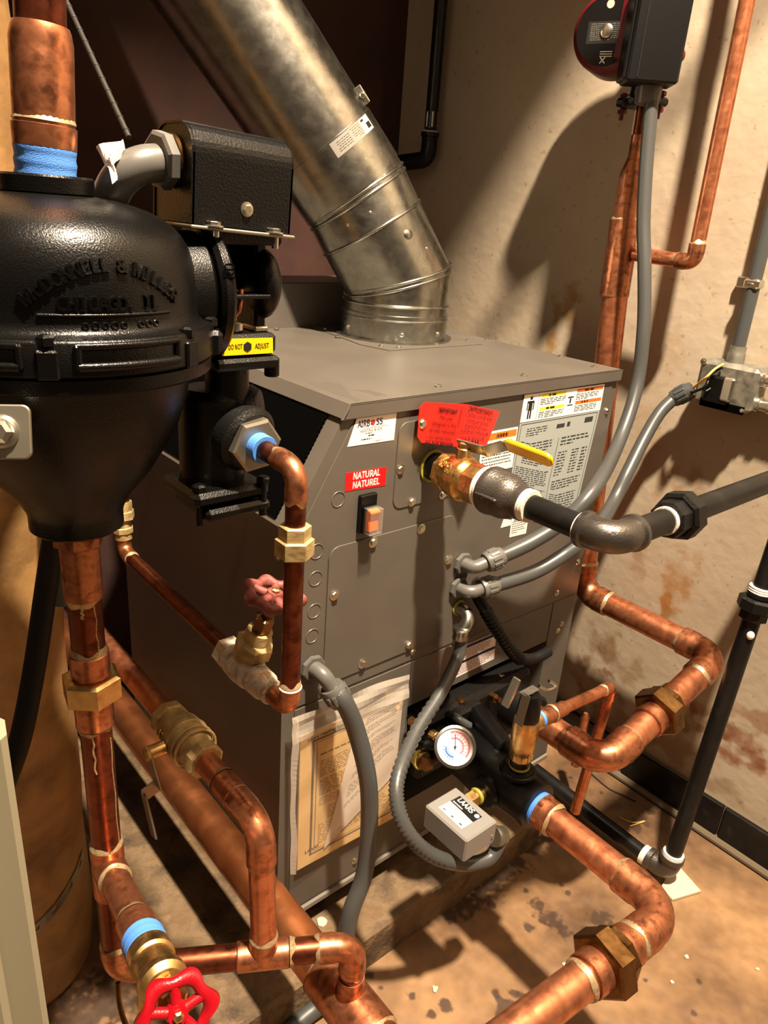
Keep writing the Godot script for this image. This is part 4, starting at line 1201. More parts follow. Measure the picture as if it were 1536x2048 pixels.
	part(t, "union_tail", g, M.copper_fit)
	solder(t, Vector3(ax, 0.553, az), Vector3.UP, q, M.solder)
	solder(t, Vector3(ax, 0.481, az), Vector3.DOWN, q, M.solder)
	for dq in [[0.599, 0.545, 0.55, 0.0007], [0.480, 0.440, -0.25, 0.0009], [0.470, 0.350, 0.95, 0.0006], [0.598, 0.588, -0.2, 0.0011]]:
		var da = atan2(-0.164, 0.519) + float(dq[2])
		var dpath: Array = []
		for k in 9:
			var wob = 0.06 * sin(k * 1.9 + dq[2] * 7.0)
			dpath.append(Vector3(ax + sin(da + wob) * q * 1.0, lerpf(dq[0], dq[1], k / 8.0), az + cos(da + wob) * q * 1.0))
		g = geo()
		sweep(g, dpath, dq[3], 8)
		part(t, "solder_drip", g, M.solder)
	# tee with drain branch
	var ta = Vector3(ax, 0.325, az)
	var tb = Vector3(-0.2520, 0.3640, 0.2023)
	var dd = (tb - ta).normalized()
	g = geo()
	cyl(g, Vector3(ax, 0.292, az), Vector3(ax, 0.352, az), 0.0145, 0.001)
	cyl(g, ta, ta + dd * 0.028, 0.0145, 0.001)
	part(t, "tee", g, M.copper_fit)
	solder(t, Vector3(ax, 0.352, az), Vector3.UP, q, M.solder)
	g = geo()
	cyl(g, ta + dd * 0.02, tb, q, 0.0)
	cyl(g, tb - dd * 0.034, tb - dd * 0.002, 0.0152, 0.001)
	part(t, "drain_branch", g, M.copper_fit)
	solder(t, ta + dd * 0.029, dd, q, M.solder)
	solder(t, tb - dd * 0.036, -dd, q, M.solder)
	tape_band(t, tb - dd * 0.010, tb + dd * 0.0085, 0.0160, M.tape_blue)
	# tee in the low cross pipe, riser and ball valve line going back along the boiler
	var cr = Vector3(-0.115, 0.190, 0.1500)
	g = geo()
	var cdir = Vector3(0.199, 0, 0.119).normalized()
	cyl(g, cr - cdir * 0.026, cr + cdir * 0.026, 0.0145, 0.001)
	cyl(g, cr, cr + Vector3(0, 0.026, 0), 0.0145, 0.001)
	part(t, "tee", g, M.copper_fit)
	solder(t, cr + cdir * 0.027, cdir, q, M.solder)
	solder(t, cr + Vector3(0, 0.027, 0), Vector3.UP, q, M.solder)
	t = thing("ball_valve_line", "copper branch with a brass ball valve running back beside the boiler", "pipe", Vector3(-0.115, 0.2, 0.14))
	pipe_run(t, [cr + Vector3(0, 0.026, 0), Vector3(-0.115, 0.352, 0.142), Vector3(-0.115, 0.352, -0.56)], q, M.copper, M.copper_fit, M.solder, 0.024, 0.020)
	g = geo()
	cyl(g, Vector3(-0.115, 0.352, 0.070), Vector3(-0.115, 0.352, 0.098), 0.0141, 0.001)
	part(t, "coupling", g, M.copper_fit)
	solder(t, Vector3(-0.115, 0.352, 0.069), Vector3(0, 0, -1), q, M.solder)
	var vz = -0.010
	g = geo()
	lathe(g, Vector3(-0.115, 0.352, vz - 0.044), Vector3.BACK, [Vector2(0, 0), Vector2(0.0165, 0), Vector2(0.0175, 0.004), Vector2(0.0165, 0.014), Vector2(0.0195, 0.020), Vector2(0.0225, 0.030), Vector2(0.0235, 0.042), Vector2(0.0235, 0.056), Vector2(0.0215, 0.060), Vector2(0.0215, 0.063), Vector2(0.0195, 0.066), Vector2(0.0165, 0.072), Vector2(0.0175, 0.084), Vector2(0.0165, 0.088), Vector2(0, 0.088)], 32)
	hexa(g, Vector3(-0.115, 0.352, vz - 0.046), Vector3(-0.115, 0.352, vz - 0.034), 0.0205, 8, 0.2)
	hexa(g, Vector3(-0.115, 0.352, vz + 0.034), Vector3(-0.115, 0.352, vz + 0.047), 0.0200, 8, 0.2)
	for rz2 in [0.002, 0.014, 0.022]:
		torus(g, Vector3(-0.115, 0.352, vz + rz2), Vector3.BACK, 0.0232, 0.0016, 32, 8)
	part(t, "ball_valve_body", g, M.brass_old)
	var hx = Vector3(-0.139, 0.352, vz)
	g = geo()
	cyl(g, hx, hx + Vector3(-0.018, 0, 0), 0.0075, 0.001)
	hexa(g, hx + Vector3(-0.016, 0, 0), hx + Vector3(-0.022, 0, 0), 0.0085)
	part(t, "valve_stem", g, M.brass)
	g = geo()
	var l0 = hx + Vector3(-0.0175, 0, 0)
	var l1 = Vector3(-0.1465, 0.3003, -0.0161); var l2 = Vector3(-0.1627, 0.2967, -0.0142); var l3 = Vector3(-0.1599, 0.2491, -0.0004)
	for sgm in [[l0, l1], [l1, l2], [l2, l3]]:
		var e: Vector3 = (sgm[1] - sgm[0]).normalized()
		var bb = frame_of(e)
		box(g, (sgm[0] + sgm[1]) / 2.0, Vector3(0.0024, 0.018 if sgm[1] != l3 else 0.014, (sgm[1] - sgm[0]).length() + 0.003), 0.0006, bb)
	part(t, "lever_handle", g, M.steel_dull, "bent steel lever")
	letters(t, "cast_mark", "600", Vector3(-0.1375, 0.358, vz - 0.012), Basis(Vector3(0, -0.2, 1).normalized(), Vector3(0.3, 0.95, 0.2).normalized(), Vector3(-1, 0.2, 0).normalized()), 0.010, M.brass, 0.0012)
	# drain valve with red handwheel
	var va = tb + dd * 0.008
	t = thing("drain_valve", "brass drain valve with bright red handwheel at the bottom left", "valve", va)
	g = geo()
	lathe(g, va, dd, [Vector2(0, 0), Vector2(0.0165, 0), Vector2(0.0165, 0.012), Vector2(0.0145, 0.014), Vector2(0.0155, 0.03), Vector2(0.0175, 0.034), Vector2(0.0175, 0.040), Vector2(0.0135, 0.044), Vector2(0.0135, 0.047), Vector2(0, 0.047)], 28)
	part(t, "valve_body", g, M.brass)
	g = geo()
	hexa(g, va + dd * 0.046, va + dd * 0.062, 0.0115, 6, 0.2)
	cyl(g, va + dd * 0.06, va + dd * 0.072, 0.005)
	part(t, "bonnet", g, M.brass)
	g = geo()
	cyl(g, va + dd * 0.03, va + dd * 0.03 + Vector3(-0.004, -0.032, -0.006), 0.0115, 0.001)
	part(t, "spout", g, M.brass)
	handwheel(t, va + dd * 0.072, (dd + Vector3(-0.15, 0.28, 0.1)).normalized(), 0.0245, M.red_handle, 6)
	# supply up through the dome of the float chamber
	t = thing("upper_riser_pipe", "stepped copper riser standing on top of the black float chamber", "pipe", Vector3(ax, 0.895, az))
	var rt = Vector3(0.05, 1, 0.02)
	var yb = Vector3(ax, 0.893, az)
	g = geo()
	lathe(g, yb + rt * 0.018, rt, [Vector2(0, 0), Vector2(0.0182, 0), Vector2(0.0186, 0.012), Vector2(0.0176, 0.0125), Vector2(0.0178, 0.056), Vector2(0.0166, 0.062), Vector2(0.0156, 0.0645), Vector2(0, 0.0645)], 32)
	part(t, "adapter", g, M.copper_fit)
	g = geo()
	cyl(g, yb + rt * 0.08, yb + rt * 0.26, 0.0142, 0.0, 32)
	part(t, "pipe", g, M.copper_dull)
	solder(t, yb + rt * 0.033, rt, 0.0160, M.solder)
	solder(t, yb + rt * 0.108, -rt, 0.0130, M.solder)
	tape_band(t, yb, yb + rt * 0.02, 0.0178, M.tape_blue)
	# relief valve discharge
	t = thing("relief_discharge_pipe", "thin copper discharge pipe from the relief valve, turning down to the floor", "pipe", Vector3(0.4590, 0.0545, 0.1539))
	pipe_run(t, [Vector3(0.2929, 0.3004, 0.1539), Vector3(0.4609, 0.2826, 0.1539), Vector3(0.4609, 0.0404, 0.1399)], 0.0080, M.copper, M.copper_fit, M.solder, 0.010, 0.012)
	g = geo()
	cyl(g, Vector3(0.2966, 0.3001, 0.1539), Vector3(0.3276, 0.2967, 0.1539), 0.0117, 0.001)
	cyl(g, Vector3(0.3276, 0.2967, 0.1539), Vector3(0.3464, 0.2948, 0.1539), 0.0101, 0.001)
	part(t, "adapter", g, M.copper_fit)
	solder(t, Vector3(0.3192, 0.2976, 0.1539), Vector3(-1, 0.1, 0), 0.0110, M.solder)
	tape_band(t, Vector3(0.2891, 0.3008, 0.1539), Vector3(0.2948, 0.3003, 0.1539), 0.0120, M.tape_blue)
	# short capped stub behind
	g = geo()
	var sb = Vector3(0.6311, 0.0781, 0.0300)
	sweep(g, [sb + Vector3(0, -0.11, 0), sb + Vector3(0, -0.01, 0), sb, sb + Vector3(0, 0.006, 0)], [0.008, 0.008, 0.0085, 0.004], 20)
	solo("copper_stub", g, M.copper, sb + Vector3(0, -0.11, 0), "short copper stub standing behind the looping copper pipe", "pipe")

# ------------------------------------------------------------------ gas piping
func build_gas() -> void:
	var x = 0.205; var y = 0.613
	var at = func(z: float) -> Vector3: return Vector3(x, y, z)
	var t = thing("gas_line", "black iron gas line with brass valve leaving the boiler's front", "gas pipe", Vector3(x, y, 0.12))
	var g = geo()
	lathe(g, at.call(0.0026), Vector3.BACK, [Vector2(0, 0), Vector2(0.0205, 0), Vector2(0.0205, 0.0022), Vector2(0, 0.0022)], 32)
	part(t, "gasket", g, M.yellow_green, "yellowish gasket")
	g = geo()
	cyl(g, at.call(0.0), at.call(0.024), 0.0172, 0.001)
	part(t, "nipple", g, M.iron_gloss)
	g = geo()
	hexa(g, at.call(0.020), at.call(0.032), 0.0225, 8, 0.2)
	lathe(g, at.call(0.030), Vector3.BACK, [Vector2(0, 0), Vector2(0.0205, 0), Vector2(0.0225, 0.007), Vector2(0.0245, 0.010), Vector2(0.0245, 0.022), Vector2(0.0265, 0.023), Vector2(0.0265, 0.029), Vector2(0.0235, 0.031), Vector2(0.0215, 0.038), Vector2(0, 0.038)], 36)
	hexa(g, at.call(0.066), at.call(0.090), 0.0235, 8, 0.2)
	var vb = part(t, "ball_valve_body", g, M.brass_cast)
	letters(vb, "cast_mark", "WOG", Vector3(x - 0.0185, y + 0.0165, 0.046), Basis(Vector3(0, 0, 1), Vector3(0.7, 0.7, 0), Vector3(-0.7, 0.7, 0)), 0.008, M.brass, 0.0012)
	letters(vb, "cast_mark", "600", Vector3(x - 0.0215, y + 0.0115, 0.050), Basis(Vector3(0, 0, 1), Vector3(0.45, 0.89, 0), Vector3(-0.89, 0.45, 0)), 0.008, M.brass, 0.0012)
	g = geo()
	cyl(g, at.call(0.050) + Vector3(0, 0.02, 0), at.call(0.050) + Vector3(0, 0.036, 0), 0.0085, 0.001)
	hexa(g, at.call(0.050) + Vector3(0, 0.034, 0), at.call(0.050) + Vector3(0, 0.043, 0), 0.0078)
	part(t, "valve_stem", g, M.brass)
	g = geo()
	var h0 = at.call(0.050) as Vector3 + Vector3(0, 0.038, 0)
	var h1 = h0 + Vector3(0.002, 0.002, 0.03); var h2 = h0 + Vector3(0.006, 0.014, 0.052); var h3 = h0 + Vector3(0.012, 0.0105, 0.114)
	for s in [[h0 - Vector3(0, 0, 0.008), h1], [h1, h2]]:
		var e: Vector3 = (s[1] - s[0]).normalized()
		var wv = Vector3(-0.55, 0.83, 0); wv = (wv - e * wv.dot(e)).normalized()
		box(g, (s[0] + s[1]) / 2.0, Vector3(0.0150, 0.0025, (s[1] - s[0]).length() + 0.003), 0.0006, Basis(wv, e.cross(wv), e))
	var lv = part(t, "lever", g, M.steel_dull, "bare steel root of the lever")
	g = geo()
	var e2 = (h3 - h2).normalized()
	var wg = Vector3(-0.55, 0.83, 0); wg = (wg - e2 * wg.dot(e2)).normalized()
	prism(g, rrect(-0.0088, 0.0, 0.0088, (h3 - h2).length(), 0.0075), h2 - e2 * 0.002, 0.0055, Basis(wg, e2, wg.cross(e2)), 0.0014)
	part(lv, "lever_grip", g, M.yellow, "yellow vinyl grip")
	tape_band(t, at.call(0.086), at.call(0.097), 0.0240, M.tape_white)
	g = geo()
	lathe(g, at.call(0.0945), Vector3.BACK, [Vector2(0, 0), Vector2(0.0265, 0), Vector2(0.0275, 0.003), Vector2(0.0275, 0.009), Vector2(0.0262, 0.011), Vector2(0.0258, 0.026), Vector2(0.0225, 0.036), Vector2(0.0185, 0.042), Vector2(0.0192, 0.046), Vector2(0.0192, 0.052), Vector2(0, 0.052)], 36)
	box(g, at.call(0.112) + Vector3(-0.0262, 0.002, 0), Vector3(0.004, 0.004, 0.03), 0.0012)
	part(t, "bell_reducer", g, M.iron_grey)
	tape_band(t, at.call(0.145), at.call(0.155), 0.0178, M.tape_white)
	# run forward, elbow, run to the right with a union
	var cz = 0.2545
	g = geo()
	cyl(g, at.call(0.14), at.call(0.232), 0.0134, 0.0)
	part(t, "pipe", g, M.gas_pipe)
	g = geo()
	var path = fillet([at.call(cz - 0.034), at.call(cz), Vector3(x + 0.038, y, cz)], 0.022, 10)
	sweep(g, path, 0.0168, 28)
	for s in [[at.call(cz - 0.036), Vector3(0, 0, 1)], [Vector3(x + 0.040, y, cz), Vector3(-1, 0, 0)]]:
		lathe(g, s[0], s[1], [Vector2(0, 0), Vector2(0.0180, 0), Vector2(0.0192, 0.002), Vector2(0.0192, 0.007), Vector2(0.0168, 0.009)], 28)
	part(t, "elbow", g, M.gas_elbow)
	tape_band(t, at.call(cz - 0.0385), at.call(cz - 0.034), 0.0158, M.tape_white)
	var xa = func(v: float) -> Vector3: return Vector3(v, y, cz)
	tape_band(t, xa.call(x + 0.038), xa.call(x + 0.043), 0.0160, M.tape_white)
	g = geo()
	cyl(g, xa.call(x + 0.03), xa.call(0.318), 0.0134, 0.0)
	part(t, "nipple", g, M.gas_pipe)
	tape_band(t, xa.call(0.298), xa.call(0.304), 0.0150, M.tape_white)
	g = geo()
	hexa(g, xa.call(0.303), xa.call(0.324), 0.0205, 8, 0.2)
	hexa(g, xa.call(0.322), xa.call(0.343), 0.0268, 8, 0.1, 0.0025)
	cyl(g, xa.call(0.343), xa.call(0.352), 0.0200, 0.002)
	part(t, "union", g, M.iron)
	tape_band(t, xa.call(0.351), xa.call(0.356), 0.0160, M.tape_white)
	g = geo()
	cyl(g, xa.call(0.35), xa.call(0.735), 0.0134, 0.0)
	part(t, "pipe", g, M.gas_pipe)
	# drop pipe near the wall with the line along the floor
	var fx = 0.601; var fz = 0.248; var fy = -0.083
	var lean = (Vector3(0.6457, 0.4044, 0.2480) - Vector3(fx, fy, fz)).normalized()
	var on = func(d: float) -> Vector3: return Vector3(fx, fy, fz) + lean * d
	t = thing("gas_drop_pipe", "black iron pipe dropping in front of the wall and turning along the floor", "gas pipe", Vector3(fx, FLOOR_Y, fz))
	g = geo()
	cyl(g, on.call(0.02), on.call(0.51), 0.0130, 0.0)
	part(t, "pipe", g, M.gas_pipe)
	g = geo()
	sweep(g, fillet([on.call(0.032), Vector3(fx, fy, fz), Vector3(fx, fy, fz - 0.034)], 0.018, 10), 0.0165, 24)
	lathe(g, on.call(0.034), -lean, [Vector2(0, 0), Vector2(0.019, 0.0), Vector2(0.019, 0.008), Vector2(0.0165, 0.01)], 24)
	lathe(g, Vector3(fx, fy, fz - 0.036), Vector3.BACK, [Vector2(0, 0), Vector2(0.019, 0.0), Vector2(0.019, 0.008), Vector2(0.0165, 0.01)], 24)
	part(t, "elbow", g, M.iron_grey)
	tape_band(t, on.call(0.033), on.call(0.040), 0.0165, M.tape_white)
	tape_band(t, Vector3(fx, fy, fz - 0.046), Vector3(fx, fy, fz - 0.034), 0.0165, M.tape_white)
	g = geo()
	cyl(g, Vector3(fx, fy, fz - 0.04), Vector3(fx + 0.012, fy, -0.10), 0.0130, 0.0)
	part(t, "pipe", g, M.gas_pipe)
	var ul = (Vector3(0.6457, 0.4044, 0.2480) - Vector3(fx, fy, fz)).length()
	g = geo()
	hexa(g, on.call(ul - 0.022), on.call(ul - 0.006), 0.0200, 8)
	hexa(g, on.call(ul - 0.008), on.call(ul + 0.012), 0.0262, 8, 0.2, 0.003)
	cyl(g, on.call(ul + 0.012), on.call(ul + 0.022), 0.0175, 0.002)
	part(t, "union", g, M.iron)
	tape_band(t, on.call(ul + 0.020), on.call(ul + 0.029), 0.0172, M.tape_white)
	g = geo()
	ball(g, on.call(ul - 0.042) + Vector3(-0.010, 0, 0.0085), 0.0055, 1.2)
	part(t, "sealant_blob", g, M.tape_white)
	g = geo()
	cyl(g, on.call(0.50), on.call(0.655), 0.0130, 0.0)
	part(t, "pipe", g, M.gas_pipe)
	# broken white tile under the elbow
	g = geo()
	var c1 = Vector3(0.6146, -0.1060, 0.2437); var c2 = Vector3(0.6486, -0.1060, 0.2511); var c3 = Vector3(0.6331, -0.1060, 0.2955); var c4 = Vector3(0.5788, -0.1060, 0.2752); var c5 = Vector3(0.5856, -0.1060, 0.2505)
	prism(g, PackedVector2Array([Vector2(c1.x, -c1.z), Vector2(c2.x, -c2.z), Vector2(c3.x, -c3.z), Vector2(c4.x, -c4.z), Vector2(c5.x, -c5.z)]), Vector3(0, FLOOR_Y + 0.0005, 0), 0.0055, Basis(Vector3(1, 0, 0), Vector3(0, 0, -1), Vector3(0, 1, 0)), 0.0008)
	solo("tile_chip", g, M.chip, c1, "broken off-white tile piece under the gas elbow on the floor", "tile")
	# old pipe coming down in the back corner
	t = thing("corner_pipe", "thin dark pipe with an elbow dropping in the back corner", "pipe", Vector3(0.74, 1.0, -0.625))
	g = geo()
	cyl(g, Vector3(0.74, 1.05, -0.625), Vector3(0.74, 1.62, -0.628), 0.0125, 0.0)
	part(t, "pipe", g, M.gas_pipe)
	g = geo()
	hexa(g, Vector3(0.74, 1.052, -0.625), Vector3(0.74, 1.082, -0.625), 0.0135, 6)
	part(t, "coupling", g, M.steel_dull)
	tape_band(t, Vector3(0.74, 1.040, -0.625), Vector3(0.74, 1.046, -0.625), 0.0150, M.tape_white)
	g = geo()
	sweep(g, fillet([Vector3(0.74, 1.042, -0.625), Vector3(0.74, 0.995, -0.625), Vector3(0.72, 0.985, -0.70)], 0.02, 8), 0.0160, 20)
	lathe(g, Vector3(0.74, 1.044, -0.625), Vector3.DOWN, [Vector2(0, 0), Vector2(0.0185, 0), Vector2(0.0185, 0.007), Vector2(0.016, 0.009)], 20)
	part(t, "elbow", g, M.iron)
	g = geo()
	cyl(g, Vector3(0.722, 0.986, -0.69), Vector3(0.70, 0.975, -0.76), 0.0120, 0.0)
	part(t, "pipe", g, M.gas_pipe)

# ------------------------------------------------------------------ float chamber and its switch
func build_float_chamber() -> void:
	var c = Vector3(-0.235, 0, 0.078)
	var t = thing("float_chamber", "round black cast iron float chamber with raised lettering", "float chamber", c + Vector3(0, 0.664, 0))
	var g = geo()
	var dome: Array = [Vector2(0.0980, 0.8118), Vector2(0.0935, 0.8128), Vector2(0.0905, 0.8155), Vector2(0.0895, 0.8195), Vector2(0.0892, 0.828), Vector2(0.0886, 0.8375), Vector2(0.0872, 0.8480), Vector2(0.0843, 0.8575), Vector2(0.0797, 0.8655), Vector2(0.0740, 0.8710), Vector2(0.0675, 0.8752), Vector2(0.0600, 0.8785), Vector2(0.0500, 0.8815), Vector2(0.0390, 0.8838), Vector2(0.0285, 0.8850), Vector2(0.0, 0.8855)]
	lathe(g, c, Vector3.UP, dome, 80)
	part(t, "dome", g, M.iron_gloss)
	g = geo()
	lathe(g, c, Vector3.UP, [Vector2(0.0, 0.8840), Vector2(0.026, 0.8845), Vector2(0.0278, 0.886), Vector2(0.0278, 0.8945), Vector2(0.0265, 0.8958), Vector2(0, 0.8958)], 40)
	part(t, "neck", g, M.iron_gloss)
	# bolted flange
	g = geo()
	lathe(g, c, Vector3.UP, [Vector2(0.086, 0.7900), Vector2(0.0985, 0.7905), Vector2(0.1000, 0.7920), Vector2(0.1000, 0.8098), Vector2(0.0990, 0.8112), Vector2(0.0970, 0.8120)], 96)
	var flange = part(t, "flange", g, M.iron_gloss)
	g = geo()
	lathe(g, c, Vector3.UP, [Vector2(0.080, 0.7795), Vector2(0.0965, 0.7800), Vector2(0.0978, 0.7812), Vector2(0.0978, 0.7888), Vector2(0.0965, 0.7900), Vector2(0.086, 0.7902)], 96)
	part(t, "lower_flange", g, M.iron_gloss)
	# pockets framed by raised ribs
	for seg in [[-62.0, -30.0], [-13.0, 23.0], [84.0, 116.0], [150.0, 190.0]]:
		g = geo()
		for rib in [[0.8088, 0.0020], [0.7972, 0.0027]]:
			var path: Array = []
			for k in 19:
				var a = deg_to_rad(lerpf(seg[0], seg[1], k / 18.0))
				path.append(c + Vector3(sin(a), 0, cos(a)) * 0.1008 + Vector3(0, rib[0], 0))
			sweep(g, path, rib[1], 10)
		for a0 in seg:
			var d = Vector3(sin(deg_to_rad(a0)), 0, cos(deg_to_rad(a0)))
			box(g, c + d * 0.1005 + Vector3(0, 0.803, 0), Vector3(0.0045, 0.014, 0.0045), 0.0014, Basis(Vector3(d.z, 0, -d.x), Vector3.UP, d))
		part(flange, "pocket_rib", g, M.iron_gloss)
	# lugs with bolts
	for a in [-22.0, 31.0, 61.0, 128.0, 215.0]:
		var d = Vector3(sin(deg_to_rad(a)), 0, cos(deg_to_rad(a)))
		g = geo()
		box(g, c + d * 0.1000 + Vector3(0, 0.7985, 0), Vector3(0.020 if a > 50.0 else 0.012, 0.0165, 0.012 if a > 50.0 else 0.004), 0.003, Basis(Vector3(d.z, 0, -d.x), Vector3.UP, d))
		part(flange, "lug", g, M.iron_gloss)
		g = geo()
		hexa(g, c + d * 0.0975 + Vector3(0, 0.8075, 0), c + d * 0.0975 + Vector3(0, 0.8150, 0), 0.0052, 6, a)
		part(flange, "flange_bolt", g, M.iron_gloss)
	# lower bowl
	g = geo()
	lathe(g, c, Vector3.UP, [Vector2(0, 0.660), Vector2(0.030, 0.660), Vector2(0.0325, 0.662), Vector2(0.0325, 0.672), Vector2(0.0335, 0.676), Vector2(0.039, 0.687), Vector2(0.0525, 0.703), Vector2(0.0670, 0.7256), Vector2(0.0745, 0.7405), Vector2(0.0800, 0.7580), Vector2(0.0830, 0.7720), Vector2(0.0850, 0.7800)], 72)
	part(t, "bowl", g, M.iron_gloss)
	# raised lettering on the dome
	var face = 1.2
	var on = func(adeg: float, y: float) -> Array:
		var rr = 0.0895
		var sl = 0.0
		for i in range(1, dome.size() - 1):
			if y >= dome[i].y and y <= dome[i + 1].y:
				rr = lerpf(dome[i].x, dome[i + 1].x, (y - dome[i].y) / (dome[i + 1].y - dome[i].y))
				sl = (dome[i].x - dome[i + 1].x) / (dome[i + 1].y - dome[i].y)
		var d = Vector3(sin(deg_to_rad(adeg)), 0, cos(deg_to_rad(adeg)))
		return [c + d * rr + Vector3(0, y, 0), d, sl]
	var word = "McDONNELL & MILLER"
	for i in word.length():
		var s = lerpf(-1.0, 1.0, float(i) / (word.length() - 1))
		var yy = 0.8505 - 0.0175 * s * s
		var p: Array = on.call(face + s * 28.3, yy)
		var d: Vector3 = p[1]
		var right = Vector3(d.z, 0, -d.x)
		var up = (Vector3(0, 1, 0) - d * float(p[2])).normalized()
		var b = Basis(right, up, right.cross(up)).rotated(right.cross(up), -atan(0.80 * s))
		if word[i] != " ":
			letters(t, "raised_letter", word[i], p[0] + b.z * 0.0007, b, 0.0098, M.iron_gloss, 0.0028)
	var w2 = "CHICAGO, IL"
	for i in w2.length():
		var s = lerpf(-1.0, 1.0, float(i) / (w2.length() - 1))
		var p: Array = on.call(face + s * 17.5, 0.8302)
		var d: Vector3 = p[1]
		if w2[i] != " ":
			letters(t, "raised_letter", w2[i], p[0] + d * 0.0007, Basis(Vector3(d.z, 0, -d.x), Vector3.UP, d), 0.0098, M.iron_gloss, 0.0024)
	g = geo()
	var arc: Array = []
	for i in 25:
		var p: Array = on.call(lerpf(-24.5, 26.5, i / 24.0), 0.8238)
		arc.append(p[0] + p[1] * 0.0002)
	sweep(g, arc, 0.0013, 8)
	part(t, "raised_bar", g, M.iron_gloss)
	# worn, unreadable raised marks under the bar
	g = geo()
	for k in 9:
		if k == 5: continue
		var p: Array = on.call(lerpf(-9.0, 19.0, k / 8.0), 0.8180)
		var d: Vector3 = p[1]
		torus(g, p[0] + d * 0.0003, d, 0.0017 + 0.0003 * (k % 2), 0.0006, 12, 6)
	part(t, "worn_marks", g, M.iron_gloss)
	# side flange carrying the switch
	g = geo()
	cyl(g, Vector3(-0.165, 0.825, 0.083), Vector3(-0.136, 0.825, 0.086), 0.043, 0.006, 40)
	cyl(g, Vector3(-0.139, 0.825, 0.086), Vector3(-0.128, 0.825, 0.087), 0.047, 0.003, 40)
	var sf = part(t, "side_flange", g, M.iron_gloss)
	letters(sf, "raised_letter", "R0", Vector3(-0.1375, 0.845, 0.131), Basis(Vector3(0, 1, 0), Vector3(-0.85, 0, -0.5).normalized(), Vector3(-0.5, 0, 0.85).normalized()), 0.009, M.iron_gloss, 0.0015)
	letters(sf, "raised_letter", "3", Vector3(-0.138, 0.826, 0.131), Basis(Vector3(0, 1, 0), Vector3(-0.85, 0, -0.5).normalized(), Vector3(-0.5, 0, 0.85).normalized()), 0.009, M.iron_gloss, 0.0015)
	# galvanised lug with a bolt at the left edge
	var lc = Vector3(-0.3009, 0.7666, 0.1793)
	var fb = frame_of((Vector3(-0.3985, 0.8896, 0.5969) - lc) + Vector3(-0.12, 0.02, 0))
	g = geo()
	prism(g, rrect(-0.026, -0.0145, 0.0145, 0.0145, 0.004), lc, 0.004, fb, 0.0008)
	var lug = part(t, "bolt_lug", g, M.steel_dull, "galvanised lug")
	g = geo()
	cyl(g, lc - fb.z * 0.03, lc + fb.z * 0.001, 0.008, 0.0, 20)
	torus(g, lc + fb.z * 0.005, fb.z, 0.0072, 0.0019, 24, 8)
	hexa(g, lc + fb.z * 0.004, lc + fb.z * 0.011, 0.0066)
	part(lug, "bolt", g, M.zinc)

